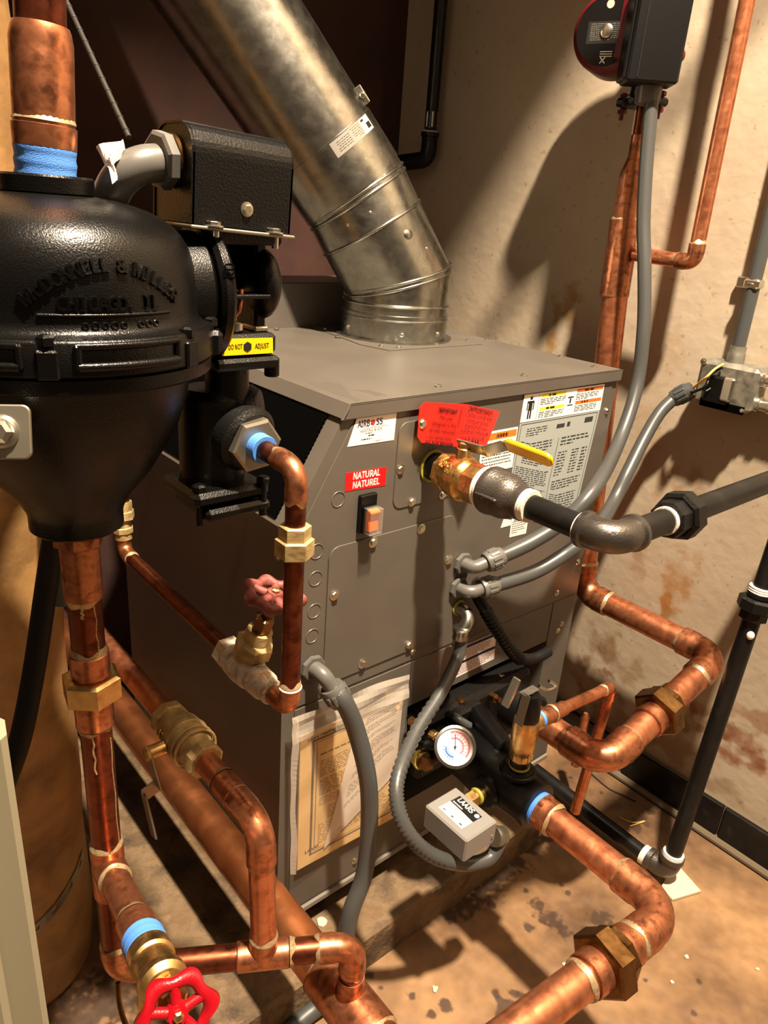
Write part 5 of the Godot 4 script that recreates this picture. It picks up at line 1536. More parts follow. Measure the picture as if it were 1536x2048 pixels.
func build_float_switch() -> void:
	var t = thing("float_switch", "black float switch under a rounded metal cover, right of the float chamber", "switch", Vector3(-0.113, 0.67, 0.08))
	# rounded cover, a sheet bent over the top and open at the ends
	var tilt = Basis(Vector3.BACK, -0.05)
	var o = Vector3(-0.155, 0.8735, 0.0)
	var zf = 0.110; var zb = 0.052; var hh = 0.0625
	var prof = PackedVector2Array()
	var rad = 0.019
	prof.append(Vector2(zb, 0.0)); prof.append(Vector2(zb, hh - rad))
	for k in 9:
		var a = PI - PI / 2 * k / 8.0
		prof.append(Vector2(zb + rad + rad * cos(a), hh - rad + rad * sin(a)))
	for k in 9:
		var a = PI / 2 - PI / 2 * k / 8.0
		prof.append(Vector2(zf - rad + rad * cos(a), hh - rad + rad * sin(a)))
	prof.append(Vector2(zf, 0.0))
	var g = geo()
	var L = 0.0785
	for i in prof.size() - 1:
		var p = prof[i]; var q = prof[i + 1]
		var nrm = Vector2(-(q - p).y, (q - p).x).normalized()
		for off in [0.0, 0.0016]:
			var pp = p - nrm * off; var qq = q - nrm * off
			var n3 = tilt * Vector3(0, nrm.y, nrm.x) * (1.0 if off == 0.0 else -1.0)
			quad(g, o + tilt * Vector3(0, pp.y, pp.x), o + tilt * Vector3(0, qq.y, qq.x), o + tilt * Vector3(L, qq.y, qq.x), o + tilt * Vector3(L, pp.y, pp.x), n3)
		var pi2 = p - nrm * 0.0016; var qi2 = q - nrm * 0.0016
		quad(g, o + tilt * Vector3(0, p.y, p.x), o + tilt * Vector3(0, q.y, q.x), o + tilt * Vector3(0, qi2.y, qi2.x), o + tilt * Vector3(0, pi2.y, pi2.x), tilt * Vector3(-1, 0, 0))
	var cov = part(t, "cover", g, M.black_paint, "rounded black cover")
	# closed ends
	g = geo()
	prism(g, prof.duplicate(), o + tilt * Vector3(0.0025, 0, 0), 0.0015, tilt * Basis(Vector3(0, 0, 1), Vector3(0, 1, 0), Vector3(-1, 0, 0)))
	part(cov, "cover_end", g, M.black_paint)
	g = geo()
	prism(g, prof.duplicate(), o + tilt * Vector3(L, 0, 0), 0.0015, tilt * Basis(Vector3(0, 0, 1), Vector3(0, 1, 0), Vector3(-1, 0, 0)))
	part(cov, "cover_end", g, M.black_paint)
	screw(cov, o + tilt * Vector3(0.042, 0.013, zf), Vector3.BACK, 0.0034, "cover_screw")
	g = geo()
	box(g, o + tilt * Vector3(L / 2.0, -0.002, 0.082), Vector3(L + 0.004, 0.0025, 0.066), 0.001, tilt)
	part(t, "base_plate", g, M.steel_dull)
	for xx in [0.016, 0.064]:
		screw(t, o + tilt * Vector3(xx, -0.0005, 0.1125), Vector3.UP, 0.0045)
		g = geo()
		cyl(g, o + tilt * Vector3(xx + 0.004, -0.011, 0.108), o + tilt * Vector3(xx + 0.004, -0.003, 0.108), 0.0025)
		part(t, "plate_screw_end", g, M.zinc)
	# yoke below the cover
	g = geo()
	box(g, Vector3(-0.1325, 0.832, 0.088), Vector3(0.010, 0.076, 0.04), 0.002)
	box(g, Vector3(-0.088, 0.832, 0.075), Vector3(0.010, 0.076, 0.03), 0.002)
	box(g, Vector3(-0.110, 0.848, 0.062), Vector3(0.05, 0.045, 0.012), 0.002)
	box(g, Vector3(-0.110, 0.866, 0.085), Vector3(0.056, 0.010, 0.05), 0.002)
	box(g, Vector3(-0.107, 0.825, 0.098), Vector3(0.034, 0.003, 0.02), 0.0006)
	part(t, "yoke", g, M.black_paint)
	g = geo()
	ball(g, Vector3(-0.0835, 0.832, 0.083), 0.0265, 0.5, Vector3(1, 0, 0.2), 24)
	part(t, "end_cap", g, M.iron_gloss)
	g = geo()
	sweep(g, spline([Vector3(-0.118, 0.805, 0.095), Vector3(-0.113, 0.815, 0.1), Vector3(-0.109, 0.829, 0.097)]), 0.002, 8)
	part(t, "contact_spring", g, M.copper)
	g = geo()
	cyl(g, Vector3(-0.113, 0.799, 0.095), Vector3(-0.113, 0.806, 0.095), 0.006, 0.001)
	box(g, Vector3(-0.093, 0.8, 0.09), Vector3(0.012, 0.004, 0.02), 0.001)
	part(t, "pivot_nut", g, M.zinc)
	g = geo()
	box(g, Vector3(-0.11, 0.790, 0.082), Vector3(0.052, 0.016, 0.052), 0.003)
	box(g, Vector3(-0.11, 0.7765, 0.082), Vector3(0.056, 0.009, 0.058), 0.003)
	cyl(g, Vector3(-0.085, 0.764, 0.102), Vector3(-0.085, 0.774, 0.102), 0.006, 0.001, 16)
	part(t, "switch_base", g, M.iron_gloss)
	# yellow strip
	var im = img(128, 32, Color(0.93, 0.72, 0.03))
	var zs = 0.1085
	var st = sheet(t, "warning_strip", Vector3(-0.1325, 0.7960, zs), Vector3(-0.0890, 0.7950, zs), Vector3(-0.0885, 0.7835, zs), Vector3(-0.1320, 0.7838, zs), 0.0006, print_mat(im, 0.4), "yellow strip")
	letters(st, "lettering", "DO NOT", Vector3(-0.1212, 0.7897, zs + 0.0006), Basis.IDENTITY, 0.0048, M.ink, 0.0002, true, 0.0115)
	letters(st, "lettering", "ADJUST", Vector3(-0.0985, 0.7893, zs + 0.0006), Basis.IDENTITY, 0.0048, M.ink, 0.0002, true, 0.012)
	g = geo()
	hexa(g, Vector3(-0.1110, 0.7895, zs), Vector3(-0.1110, 0.7895, zs + 0.001), 0.0038, 6, PI / 6, 0.0001)
	part(st, "hex_mark", g, M.ink)
	# neck and cast valve body
	g = geo()
	cyl(g, Vector3(-0.112, 0.735, 0.08), Vector3(-0.112, 0.775, 0.08), 0.017, 0.002)
	cyl(g, Vector3(-0.122, 0.672, 0.072), Vector3(-0.122, 0.752, 0.072), 0.026, 0.006, 32)
	box(g, Vector3(-0.122, 0.672, 0.078), Vector3(0.066, 0.012, 0.062), 0.004)
	box(g, Vector3(-0.118, 0.659, 0.082), Vector3(0.058, 0.010, 0.058), 0.004)
	part(t, "valve_body", g, M.iron_gloss)
	g = geo()
	cyl(g, Vector3(-0.112, 0.722, 0.066), Vector3(-0.105, 0.714, 0.106), 0.027, 0.004, 36)
	lathe(g, Vector3(-0.098, 0.728, 0.078), Vector3(0.7, 0.1, 0.6), [Vector2(0, 0), Vector2(0.024, 0.0), Vector2(0.0245, 0.010), Vector2(0.020, 0.016), Vector2(0, 0.016)], 32)
	part(t, "side_boss", g, M.iron)
	g = geo()
	hexa(g, Vector3(-0.1055, 0.7135, 0.103), Vector3(-0.105, 0.713, 0.116), 0.0225, 6, 0.1, 0.0015)
	part(t, "hex_bushing", g, M.steel_dull)
	for p in [[-0.148, 0.10], [-0.095, 0.107]]:
		g = geo()
		hexa(g, Vector3(p[0], 0.677, p[1]), Vector3(p[0], 0.684, p[1]), 0.006)
		cyl(g, Vector3(p[0], 0.650, p[1]), Vector3(p[0], 0.678, p[1]), 0.0032)
		part(t, "flange_bolt", g, M.iron_gloss)
	# white plastic scrap hanging on the conduit elbow
	g = geo()
	var rows: Array = []
	for i in 9:
		var row: Array = []
		for j in 7:
			var u = i / 8.0; var v = j / 6.0
			var p = Vector3(-0.1870, 0.9190, 0.0829).lerp(Vector3(-0.2047, 0.9126, 0.0777), u).lerp(Vector3(-0.2005, 0.8954, 0.0981), v * (0.35 + 0.65 * u))
			row.append(p + Vector3(0.0025 * sin(u * 7.0 + v * 3.0), 0.002 * cos(v * 9.0), 0.004 * sin(u * 3.0)))
		rows.append(row)
	for i in 8:
		for j in 6:
			var A: Vector3 = rows[i][j]; var B: Vector3 = rows[i + 1][j]; var C: Vector3 = rows[i + 1][j + 1]; var D: Vector3 = rows[i][j + 1]
			var nn = (B - A).cross(D - A).normalized()
			if nn.z < 0: nn = -nn
			quad(g, A, B, C, D, nn)
			quad(g, A - nn * 0.0006, B - nn * 0.0006, C - nn * 0.0006, D - nn * 0.0006, -nn)
	solo("plastic_wrap", g, M.tape_white, rows[4][3], "crumpled white wrap on the grey conduit elbow above the float chamber", "plastic wrap")
	# conduit elbow entering the cover from the left
	t = thing("switch_conduit", "grey conduit elbow entering the left end of the rounded black cover", "conduit", Vector3(-0.19, 0.9, 0.08))
	g = geo()
	var e0 = Vector3(-0.150, 0.911, 0.082); var e1 = Vector3(-0.187, 0.9055, 0.086); var e2 = Vector3(-0.196, 0.874, 0.060)
	sweep(g, fillet([e0, e1, e2], 0.022, 10), 0.0118, 24)
	part(t, "conduit_elbow", g, M.conduit_fit)
	g = geo()
	hexa(g, Vector3(-0.1565, 0.911, 0.0825), Vector3(-0.1655, 0.9105, 0.0835), 0.0185, 8, 0.2)
	part(t, "lock_nut", g, M.conduit_fit)
	g = geo()
	cyl(g, Vector3(-0.1525, 0.911, 0.082), Vector3(-0.1570, 0.911, 0.0825), 0.0170)
	part(t, "gasket", g, M.bronze)
	g = geo()
	sweep(g, spline([e2 + Vector3(0.004, 0.008, 0.005), Vector3(-0.219, 0.855, 0.0), Vector3(-0.2, 0.82, -0.06), Vector3(-0.18, 0.7, -0.12), Vector3(-0.2, 0.5, -0.1)]), 0.0105, 16)
	part(t, "conduit", g, M.conduit_dark)
	# blow down line: elbow, union, drop, globe valve and return behind the bowl
	var x = -0.106; var z = 0.171
	t = thing("bypass_line", "thin tarnished copper line with a white crusted globe valve under the float switch", "pipe", Vector3(x, 0.49, z))
	tape_band(t, Vector3(-0.105, 0.713, 0.115), Vector3(-0.105, 0.7125, 0.126), 0.0112, M.tape_blue)
	pipe_run(t, [Vector3(-0.105, 0.7125, 0.124), Vector3(x, 0.7115, z), Vector3(x, 0.4985, z), Vector3(x + 0.012, 0.489, -0.205), Vector3(x + 0.0132, 0.535, -0.209)], 0.0079, M.copper_dull, M.copper_fit, M.solder, 0.014, 0.011)
	g = geo()
	hexa(g, Vector3(x, 0.655, z), Vector3(x, 0.667, z), 0.0125, 6, 0.5, 0.0008)
	hexa(g, Vector3(x, 0.641, z), Vector3(x, 0.656, z), 0.0152, 6, 0.5, 0.001)
	part(t, "union_nut", g, M.brass_old)
	var vz = 0.098
	var va = Vector3(x, 0.4985, vz)
	g = geo()
	lathe(g, va - Vector3(0, 0, 0.036), Vector3.BACK, [Vector2(0, 0), Vector2(0.0125, 0), Vector2(0.0135, 0.002), Vector2(0.0135, 0.014), Vector2(0.0150, 0.020), Vector2(0.0160, 0.034), Vector2(0.0150, 0.048), Vector2(0.0130, 0.053), Vector2(0.0138, 0.056), Vector2(0.0132, 0.070), Vector2(0.0112, 0.073), Vector2(0.0112, 0.082), Vector2(0, 0.082)], 24)
	hexa(g, va - Vector3(0, 0, 0.036), va - Vector3(0, 0, 0.022), 0.0155, 6)
	part(t, "valve_body", g, M.brass_crust, "white crusted valve body")
	var up = (Vector3(-0.0897, 0.5892, 0.1243) - va).normalized()
	g = geo()
	lathe(g, va + up * 0.006, up, [Vector2(0, 0), Vector2(0.0125, 0), Vector2(0.0120, 0.012), Vector2(0.0160, 0.014), Vector2(0.0160, 0.026), Vector2(0.0125, 0.029), Vector2(0.0115, 0.040), Vector2(0, 0.040)], 24)
	hexa(g, va + up * 0.019, va + up * 0.033, 0.0180, 6)
	part(t, "bonnet", g, M.brass_old)
	g = geo()
	hexa(g, va + up * 0.046, va + up * 0.062, 0.0092, 6)
	cyl(g, va + up * 0.06, va + up * 0.085, 0.0035)
	part(t, "packing_nut", g, M.bronze)
	handwheel(t, va + up * 0.085, (up + Vector3(0.15, 0.7, 0.0)).normalized(), 0.0255, M.old_red, 7)
	g = geo()
	torus(g, Vector3(x, 0.521, z), Vector3.UP, 0.0085, 0.0012, 24, 8)
	part(t, "white_ring", g, M.tape_white)
	# brass fittings at the far end
	g = geo()
	cyl(g, Vector3(x + 0.0125, 0.506, -0.2065), Vector3(x + 0.013, 0.530, -0.208), 0.0100)
	hexa(g, Vector3(x + 0.013, 0.513, -0.207), Vector3(x + 0.013, 0.522, -0.2075), 0.0120, 8)
	hexa(g, Vector3(x + 0.013, 0.530, -0.208), Vector3(x + 0.013, 0.542, -0.209), 0.0150, 6)
	cyl(g, Vector3(x + 0.013, 0.540, -0.209), Vector3(x + 0.0135, 0.552, -0.2105), 0.0125)
	part(t, "old_valve_fitting", g, M.brass_old)
	g = geo()
	sweep(g, fillet([Vector3(x + 0.014, 0.548, -0.2105), Vector3(x + 0.008, 0.715, -0.200), Vector3(-0.195, 0.742, 0.022)], 0.03, 8), 0.0095, 16)
	part(t, "old_pipe", g, M.bronze)

# ------------------------------------------------------------------ conduits on the boiler
func conduit_elbow(t: Node3D, at: Vector3, to: Vector3, r: float, m: Material) -> Vector3:
	var out1 = at + Vector3(0.002, 0, 0.021)
	var dir = (to - out1).normalized()
	var out2 = out1 + dir * 0.024
	var g = geo()
	sweep(g, fillet([at, out1, out2], r * 1.2, 10), r, 22)
	part(t, "moulded_bend", g, m)
	g = geo()
	hexa(g, at, at + Vector3(0, 0, 0.006), r * 1.7, 8, 0.2, 0.001)
	part(t, "lock_nut", g, m)
	conduit_nut(t, out2 - dir * 0.006, out2 + dir * 0.020, r * 1.55, m)
	return out2

func build_conduits() -> void:
	var rc = 0.0102
	# upper conduit, boiler to circulator
	var a = Vector3(0.2800, 0.4640, 0.0014)
	var t = thing("pump_conduit", "grey flexible conduit curving from the boiler front up to the circulator", "conduit", a)
	var o2 = conduit_elbow(t, a, Vector3(0.3623, 0.4906, 0.0460), 0.0090, M.conduit_fit)
	var g = geo()
	sweep(g, spline([o2, Vector3(0.3623, 0.4906, 0.0460), Vector3(0.4105, 0.5199, 0.0620), Vector3(0.4592, 0.5601, 0.0680), Vector3(0.5750, 0.5916, 0.0207), Vector3(0.6350, 0.6648, -0.0021), Vector3(0.6480, 0.7525, -0.0172), Vector3(0.6550, 0.8372, -0.0392), Vector3(0.6600, 0.9062, -0.0598), Vector3(0.6640, 0.9875, -0.0759), Vector3(0.6660, 1.0627, -0.0863)], 10), rc, 20)
	part(t, "conduit", g, M.conduit)
	# lower conduit, boiler to junction box
	a = Vector3(0.2770, 0.4285, 0.0014)
	t = thing("junction_conduit", "grey flexible conduit curving from the boiler front to the junction box", "conduit", a)
	o2 = conduit_elbow(t, a, Vector3(0.3792, 0.4375, 0.0420), 0.0090, M.conduit_fit)
	g = geo()
	sweep(g, spline([o2, Vector3(0.3792, 0.4375, 0.0420), Vector3(0.4266, 0.4559, 0.0540), Vector3(0.4761, 0.4832, 0.0640), Vector3(0.5850, 0.4922, 0.0242), Vector3(0.6300, 0.5369, 0.0148), Vector3(0.6750, 0.5862, 0.0070), Vector3(0.7050, 0.6239, 0.0071), Vector3(0.7280, 0.6478, 0.0146)], 10), rc, 20)
	part(t, "conduit", g, M.conduit)
	var je = Vector3(0.7280, 0.6447, 0.0118)
	var jf = Vector3(0.7350, 0.6658, 0.0366)
	conduit_nut(t, je, jf, 0.0140, M.conduit_dark)
	# left conduit, boiler to the floor
	a = Vector3(0.0396, 0.3907, 0.0014)
	t = thing("floor_conduit", "grey flexible conduit hanging in front of the paper pouch down to the floor", "conduit", a)
	o2 = conduit_elbow(t, a, Vector3(0.0707, 0.3289, 0.0460), 0.0095, M.conduit_fit)
	g = geo()
	sweep(g, spline([o2, Vector3(0.0568, 0.3609, 0.0420), Vector3(0.0731, 0.3158, 0.0500), Vector3(0.0861, 0.2437, 0.0640), Vector3(0.0892, 0.1664, 0.0700), Vector3(0.0815, 0.1003, 0.0760), Vector3(0.0592, 0.0493, 0.0800), Vector3(0.045, -0.035, 0.085), Vector3(0.028, -0.085, 0.078), Vector3(-0.01, -0.0985, 0.075), Vector3(-0.08, -0.0985, 0.085), Vector3(-0.22, -0.0985, 0.12)], 10), 0.0112, 20)
	part(t, "conduit", g, M.conduit_dark)
	# sensor whip with a metal elbow, looping to the pressure switch
	a = Vector3(0.2840, 0.3945, 0.0014)
	t = thing("sensor_whip", "ribbed grey cable looping from a metal elbow to the pressure switch box", "cable", a)
	g = geo()
	sweep(g, fillet([a, a + Vector3(0.003, 0.0, 0.024), Vector3(0.2708, 0.3738, 0.0260)], 0.016, 10), 0.0092, 20)
	part(t, "metal_elbow", g, M.galv)
	g = geo()
	cyl(g, a, a + Vector3(0, 0, 0.003), 0.0115, 0.0005)
	part(t, "gasket", g, M.yellow_green)
	g = geo()
	lathe(g, Vector3(0.2677, 0.3811, 0.0260), Vector3(0.0, -1, 0.0), [Vector2(0, 0), Vector2(0.0105, 0), Vector2(0.0122, 0.002), Vector2(0.0118, 0.006), Vector2(0.0108, 0.008), Vector2(0.0112, 0.017), Vector2(0.0095, 0.018), Vector2(0, 0.018)], 22)
	part(t, "compression_nut", g, M.galv)
	var path = spline([Vector3(0.2708, 0.3675, 0.0260), Vector3(0.2634, 0.3390, 0.0300), Vector3(0.2140, 0.3094, 0.0500), Vector3(0.1555, 0.2873, 0.0700), Vector3(0.1018, 0.2695, 0.1000), Vector3(0.0849, 0.2483, 0.1200), Vector3(0.0876, 0.2194, 0.1400), Vector3(0.1146, 0.1825, 0.1550), Vector3(0.1608, 0.1488, 0.1680), Vector3(0.1996, 0.1426, 0.1780), Vector3(0.2189, 0.1608, 0.1780)], 26)
	var rr: Array = []
	for i in path.size():
		var f = float(i) / path.size()
		rr.append(0.0088 + (0.0007 * (1.0 if i % 4 < 2 else -1.0) if f > 0.22 and f < 0.74 else 0.0))
	g = geo()
	sweep(g, path, rr, 18)
	part(t, "cable", g, M.conduit)
	# black corrugated sleeve
	t = thing("corrugated_sleeve", "black corrugated wire sleeve between the conduits and the header", "sleeve", Vector3(0.3034, 0.4103, 0.0200))
	path = spline([Vector3(0.3043, 0.4129, 0.0160), Vector3(0.3120, 0.3928, 0.0280), Vector3(0.3359, 0.3565, 0.0350), Vector3(0.3688, 0.3157, 0.0360), Vector3(0.4000, 0.2860, 0.0340)], 24)
	rr = []
	for i in path.size():
		rr.append(0.0088 if i < 22 else (0.0098 if i % 4 < 2 else 0.0074))
	g = geo()
	sweep(g, path, rr, 16)
	part(t, "sleeve", g, M.black_plastic)
	g = geo()
	sweep(g, spline([Vector3(0.3946, 0.2898, 0.0340), Vector3(0.4255, 0.2766, 0.0340), Vector3(0.4474, 0.2751, 0.0360), Vector3(0.4699, 0.2740, 0.0340)]), 0.0085, 16)
	part(t, "rubber_boot", g, M.rubber)

# ------------------------------------------------------------------ header, gauge and trim
func build_header() -> void:
	var t = thing("header", "black cast iron header standing out of the boiler's lower front", "header", Vector3(0.32, 0.12, 0.0))
	var g = geo()
	box(g, Vector3(0.328, 0.198, -0.03), Vector3(0.236, 0.105, 0.12), 0.008)
	box(g, Vector3(0.238, 0.205, 0.035), Vector3(0.062, 0.050, 0.03), 0.008)
	box(g, Vector3(0.285, 0.236, 0.035), Vector3(0.062, 0.028, 0.018), 0.004)
	cyl(g, Vector3(0.20, 0.206, 0.03), Vector3(0.30, 0.206, 0.03), 0.026, 0.004)
	cyl(g, Vector3(0.4035, 0.203, 0.0), Vector3(0.4035, 0.203, 0.075), 0.034, 0.004)
	part(t, "casting", g, M.iron)
	# outlet body
	g = geo()
	var ox = 0.2657; var oy = 0.2
	lathe(g, Vector3(ox, oy, 0.0), Vector3.BACK, [Vector2(0, 0), Vector2(0.034, 0), Vector2(0.036, 0.08), Vector2(0.038, 0.105), Vector2(0.0345, 0.125), Vector2(0.0315, 0.14), Vector2(0.0305, 0.182), Vector2(0.0315, 0.184), Vector2(0.0315, 0.192), Vector2(0.0235, 0.193), Vector2(0, 0.192)], 40)
	cyl(g, Vector3(ox, oy, 0.147), Vector3(ox, oy + 0.0395, 0.154), 0.0202, 0.003)
	torus(g, Vector3(ox, oy + 0.031, 0.1535), Vector3(0, 1, 0), 0.0197, 0.0042)
	cyl(g, Vector3(ox, oy - 0.003, 0.1305), Vector3(0.229, oy - 0.005, 0.1305), 0.023, 0.004)
	cyl(g, Vector3(0.305, 0.235, 0.04), Vector3(0.280, 0.230, 0.12), 0.017, 0.004)
	part(t, "outlet_body", g, M.iron_gloss)
	# slotted and hex plugs
	for p in [Vector3(0.2983, 0.2396, 0.0430), Vector3(0.2121, 0.2423, 0.0500), Vector3(0.3882, 0.2433, 0.0120)]:
		g = geo()
		cyl(g, p - Vector3(0, 0, 0.006), p + Vector3(0, 0.002, 0.006), 0.0068, 0.001, 20)
		box(g, p + Vector3(0, 0.002, 0.0065), Vector3(0.009, 0.0018, 0.001), 0.0002)
		part(t, "slotted_plug", g, M.brass, "brass slotted plug")
	for p in [Vector3(0.2903, 0.2453, 0.0200), Vector3(0.1897, 0.2617, 0.0300), Vector3(0.3289, 0.1864, 0.0450), Vector3(0.3398, 0.2454, 0.0400)]:
		g = geo()
		hexa(g, p - Vector3(0, 0, 0.006), p + Vector3(0, 0.002, 0.008), 0.0068, 6, 0.3)
		cyl(g, p + Vector3(0, 0.002, 0.007), p + Vector3(0, 0.004, 0.014), 0.0038)
		part(t, "stud_nut", g, M.bronze)
	var hp = Vector3(0.1905, 0.2157, 0.0520)
	g = geo()
	torus(g, hp - Vector3(0, 0, 0.001), Vector3(0.1, 0.25, 1), 0.0128, 0.0022, 28, 8)
	part(t, "plug_tape", g, M.yellow_green)
	g = geo()
	cyl(g, hp - Vector3(0, 0, 0.012), hp + Vector3(0, 0, 0.004), 0.0125, 0.001)
	lathe(g, hp, Vector3(0.1, 0.05, 1), [Vector2(0, 0), Vector2(0.0115, 0.0), Vector2(0.0115, 0.016), Vector2(0, 0.017)], 4, true, 0.5)
	part(t, "square_plug", g, M.bronze, "square headed bronze plug")
	# stub cable and small bracket pieces in the recess
	g = geo()
	sweep(g, spline([Vector3(0.2742, 0.2359, 0.0120), Vector3(0.2619, 0.2449, 0.0450), Vector3(0.2766, 0.2328, 0.0550)]), 0.0062, 14)
	part(t, "probe_lead", g, M.conduit_dark)
	g = geo()
	sweep(g, spline([Vector3(0.1930, 0.2328, 0.0300), Vector3(0.1944, 0.2360, 0.0480), Vector3(0.2207, 0.2265, 0.0550)]), 0.0075, 12)
	part(t, "gauge_tube", g, M.iron_gloss)
	g = geo()
	box(g, Vector3(0.3407, 0.2718, 0.0700), Vector3(0.006, 0.045, 0.012), 0.001, Basis(Vector3.BACK, -0.45))
	part(t, "bracket", g, M.steel_dull)
	# wires on the right
	g = geo()
	sweep(g, spline([Vector3(0.4683, 0.2080, 0.0300), Vector3(0.4866, 0.1958, 0.0350), Vector3(0.5091, 0.1945, 0.0350), Vector3(0.4940, 0.2073, 0.0300)]), 0.0028, 10)
	part(t, "shiny_clip", g, M.zinc)
	# floor drain pan strip below the header (bright floor plug)
	# pressure gauge
	var gc = Vector3(0.2152, 0.2469, 0.0860)
	var face = ((Vector3(-0.3985, 0.8896, 0.5969) - gc) * Vector3(0.75, 1.0, 1.0)).normalized()
	t = thing("pressure_gauge", "round white pressure gauge with red and blue scale on the header", "gauge", gc)
	g = geo()
	cyl(g, gc - face * 0.03 + Vector3(0.005, 0, -0.01), gc - face * 0.006, 0.009)
	lathe(g, gc - face * 0.020, face, [Vector2(0, 0), Vector2(0.0245, 0.001), Vector2(0.0262, 0.003), Vector2(0.0262, 0.018), Vector2(0.0275, 0.020), Vector2(0.0275, 0.0235), Vector2(0.0240, 0.0245), Vector2(0.0238, 0.0215), Vector2(0, 0.0215)], 40)
	part(t, "case", g, M.galv)
	var fb = frame_of(face)
	g = geo()
	for k in 40:
		var a0 = TAU * k / 40.0; var a1 = TAU * (k + 1) / 40.0
		var c0 = gc + face * 0.0018
		var q0 = Vector2(cos(a0), sin(a0)); var q1 = Vector2(cos(a1), sin(a1))
		tri(g, c0, c0 + (fb.x * q0.x + fb.y * q0.y) * 0.0236, c0 + (fb.x * q1.x + fb.y * q1.y) * 0.0236, face, face, face, Vector2(0.5, 0.5), Vector2(0.5 + q0.x * 0.5, 0.5 - q0.y * 0.5), Vector2(0.5 + q1.x * 0.5, 0.5 - q1.y * 0.5))
	var im = img(256, 256, Color(0.82, 0.81, 0.80))
	for k in 46:
		var an = deg_to_rad(-40.0 + 150.0 * k / 45.0)
		for rr in ([0.38, 0.40, 0.42] if k % 5 else [0.30, 0.33, 0.36, 0.39, 0.42]):
			var px = Vector2(0.5 + cos(an) * rr, 0.5 - sin(an) * rr)
			bar(im, px.x - 0.011, px.y - 0.011, px.x + 0.011, px.y + 0.011, Color(0.78, 0.22, 0.32))
		if k % 5 == 0:
			var p2 = Vector2(0.5 + cos(an) * 0.23, 0.5 - sin(an) * 0.23)
			bar(im, p2.x - 0.035, p2.y - 0.028, p2.x + 0.035, p2.y + 0.028, Color(0.82, 0.40, 0.47))
	for k in 26:
		var an = deg_to_rad(170.0 + 100.0 * k / 25.0)
		for rr in ([0.20, 0.22] if k % 4 else [0.14, 0.17, 0.20, 0.23, 0.26, 0.28]):
			var px = Vector2(0.46 + cos(an) * rr, 0.56 - sin(an) * rr)
			bar(im, px.x - 0.013, px.y - 0.013, px.x + 0.013, px.y + 0.013, Color(0.10, 0.36, 0.60))
	part(t, "dial", g, print_mat(im, 0.35))
	g = geo()
	box(g, gc + face * 0.0024 + fb.y * 0.006, Vector3(0.0009, 0.020, 0.0006), 0.0001, fb)
	cyl(g, gc + face * 0.002, gc + face * 0.0035, 0.0016)
	part(t, "needle", g, M.ink)
	# relief valve
	var rv = Vector3(0.2657, 0.0, 0.154)
	t = thing("relief_valve", "brass relief valve with a black cap on top of the black outlet", "relief valve", rv + Vector3(0, 0.235, 0))
	g = geo()
	cyl(g, rv + Vector3(0, 0.236, 0), rv + Vector3(0, 0.254, 0), 0.0127, 0.001)
	part(t, "inlet_nipple", g, M.iron_gloss)
	g = geo()
	cyl(g, rv + Vector3(0, 0.2395, 0), rv + Vector3(0, 0.2420, 0), 0.0139)
	part(t, "sealant_ring", g, M.yellow_green)
	g = geo()
	lathe(g, rv, Vector3.UP, [Vector2(0, 0.2515), Vector2(0.0133, 0.2515), Vector2(0.0141, 0.2555), Vector2(0.0141, 0.2645), Vector2(0.0158, 0.2665), Vector2(0.0164, 0.276), Vector2(0.0169, 0.291), Vector2(0.0167, 0.308), Vector2(0.0158, 0.3135), Vector2(0, 0.3145)], 32)
	hexa(g, rv + Vector3(0, 0.2525, 0), rv + Vector3(0, 0.2630, 0), 0.0155, 6)
	cyl(g, rv + Vector3(0, 0.3005, 0), rv + Vector3(0.0265, 0.2997, 0), 0.0120, 0.002)
	part(t, "valve_body", g, M.brass)
	g = geo()
	lathe(g, rv, Vector3.UP, [Vector2(0, 0.3115), Vector2(0.0143, 0.3115), Vector2(0.0148, 0.3145), Vector2(0.0148, 0.3285), Vector2(0.0131, 0.3455), Vector2(0.0108, 0.3510), Vector2(0, 0.352)], 32)
	part(t, "cap", g, M.black_plastic, "black cap")
	g = geo()
	cyl(g, rv + Vector3(0, 0.351, 0), rv + Vector3(0, 0.3585, 0), 0.0036)
	part(t, "cap_pin", g, M.zinc)
	g = geo()
	box(g, rv + Vector3(-0.006, 0.3575, 0.0), Vector3(0.026, 0.0012, 0.0112), 0.0003)
	box(g, rv + Vector3(-0.0195, 0.338, 0.004), Vector3(0.0012, 0.043, 0.0122), 0.0003, Basis(Vector3.BACK, -0.16))
	part(t, "test_lever", g, M.steel_dull)
	# pressure switch box
	var y1 = 0.2094
	var b0 = Vector3(0.1427, 0.0, 0.1108); var b1 = Vector3(0.1976, 0.0, 0.183)
	var yb = 0.1743
	t = thing("pressure_switch", "light grey pressure switch box with a white label", "pressure switch", Vector3(0.17, yb, 0.147))
	g = geo()
	box(g, Vector3((b0.x + b1.x) / 2.0, (y1 + yb) / 2.0, (b0.z + b1.z) / 2.0), Vector3(b1.x - b0.x, y1 - yb, b1.z - b0.z), 0.0022)
	var hs = part(t, "housing", g, M.switch_grey)
	g = geo()
	box(g, Vector3(b1.x + 0.001, (y1 + yb) / 2.0 - 0.003, b1.z - 0.008), Vector3(0.003, y1 - yb - 0.008, 0.012), 0.001)
	part(t, "side_flange", g, M.switch_grey)
	screw(t, Vector3(b1.x - 0.006, yb + 0.013, b1.z + 0.0002), Vector3.BACK, 0.0018)
	im = img(256, 160, Color(0.92, 0.91, 0.88))
	bar(im, 0.0, 0.0, 1.0, 0.46, Color(0.05, 0.05, 0.05))
	print_rows(im, 0.05, 0.34, 0.95, 0.42, 1, Color(0.7, 0.7, 0.7), 1.0, 0.8)
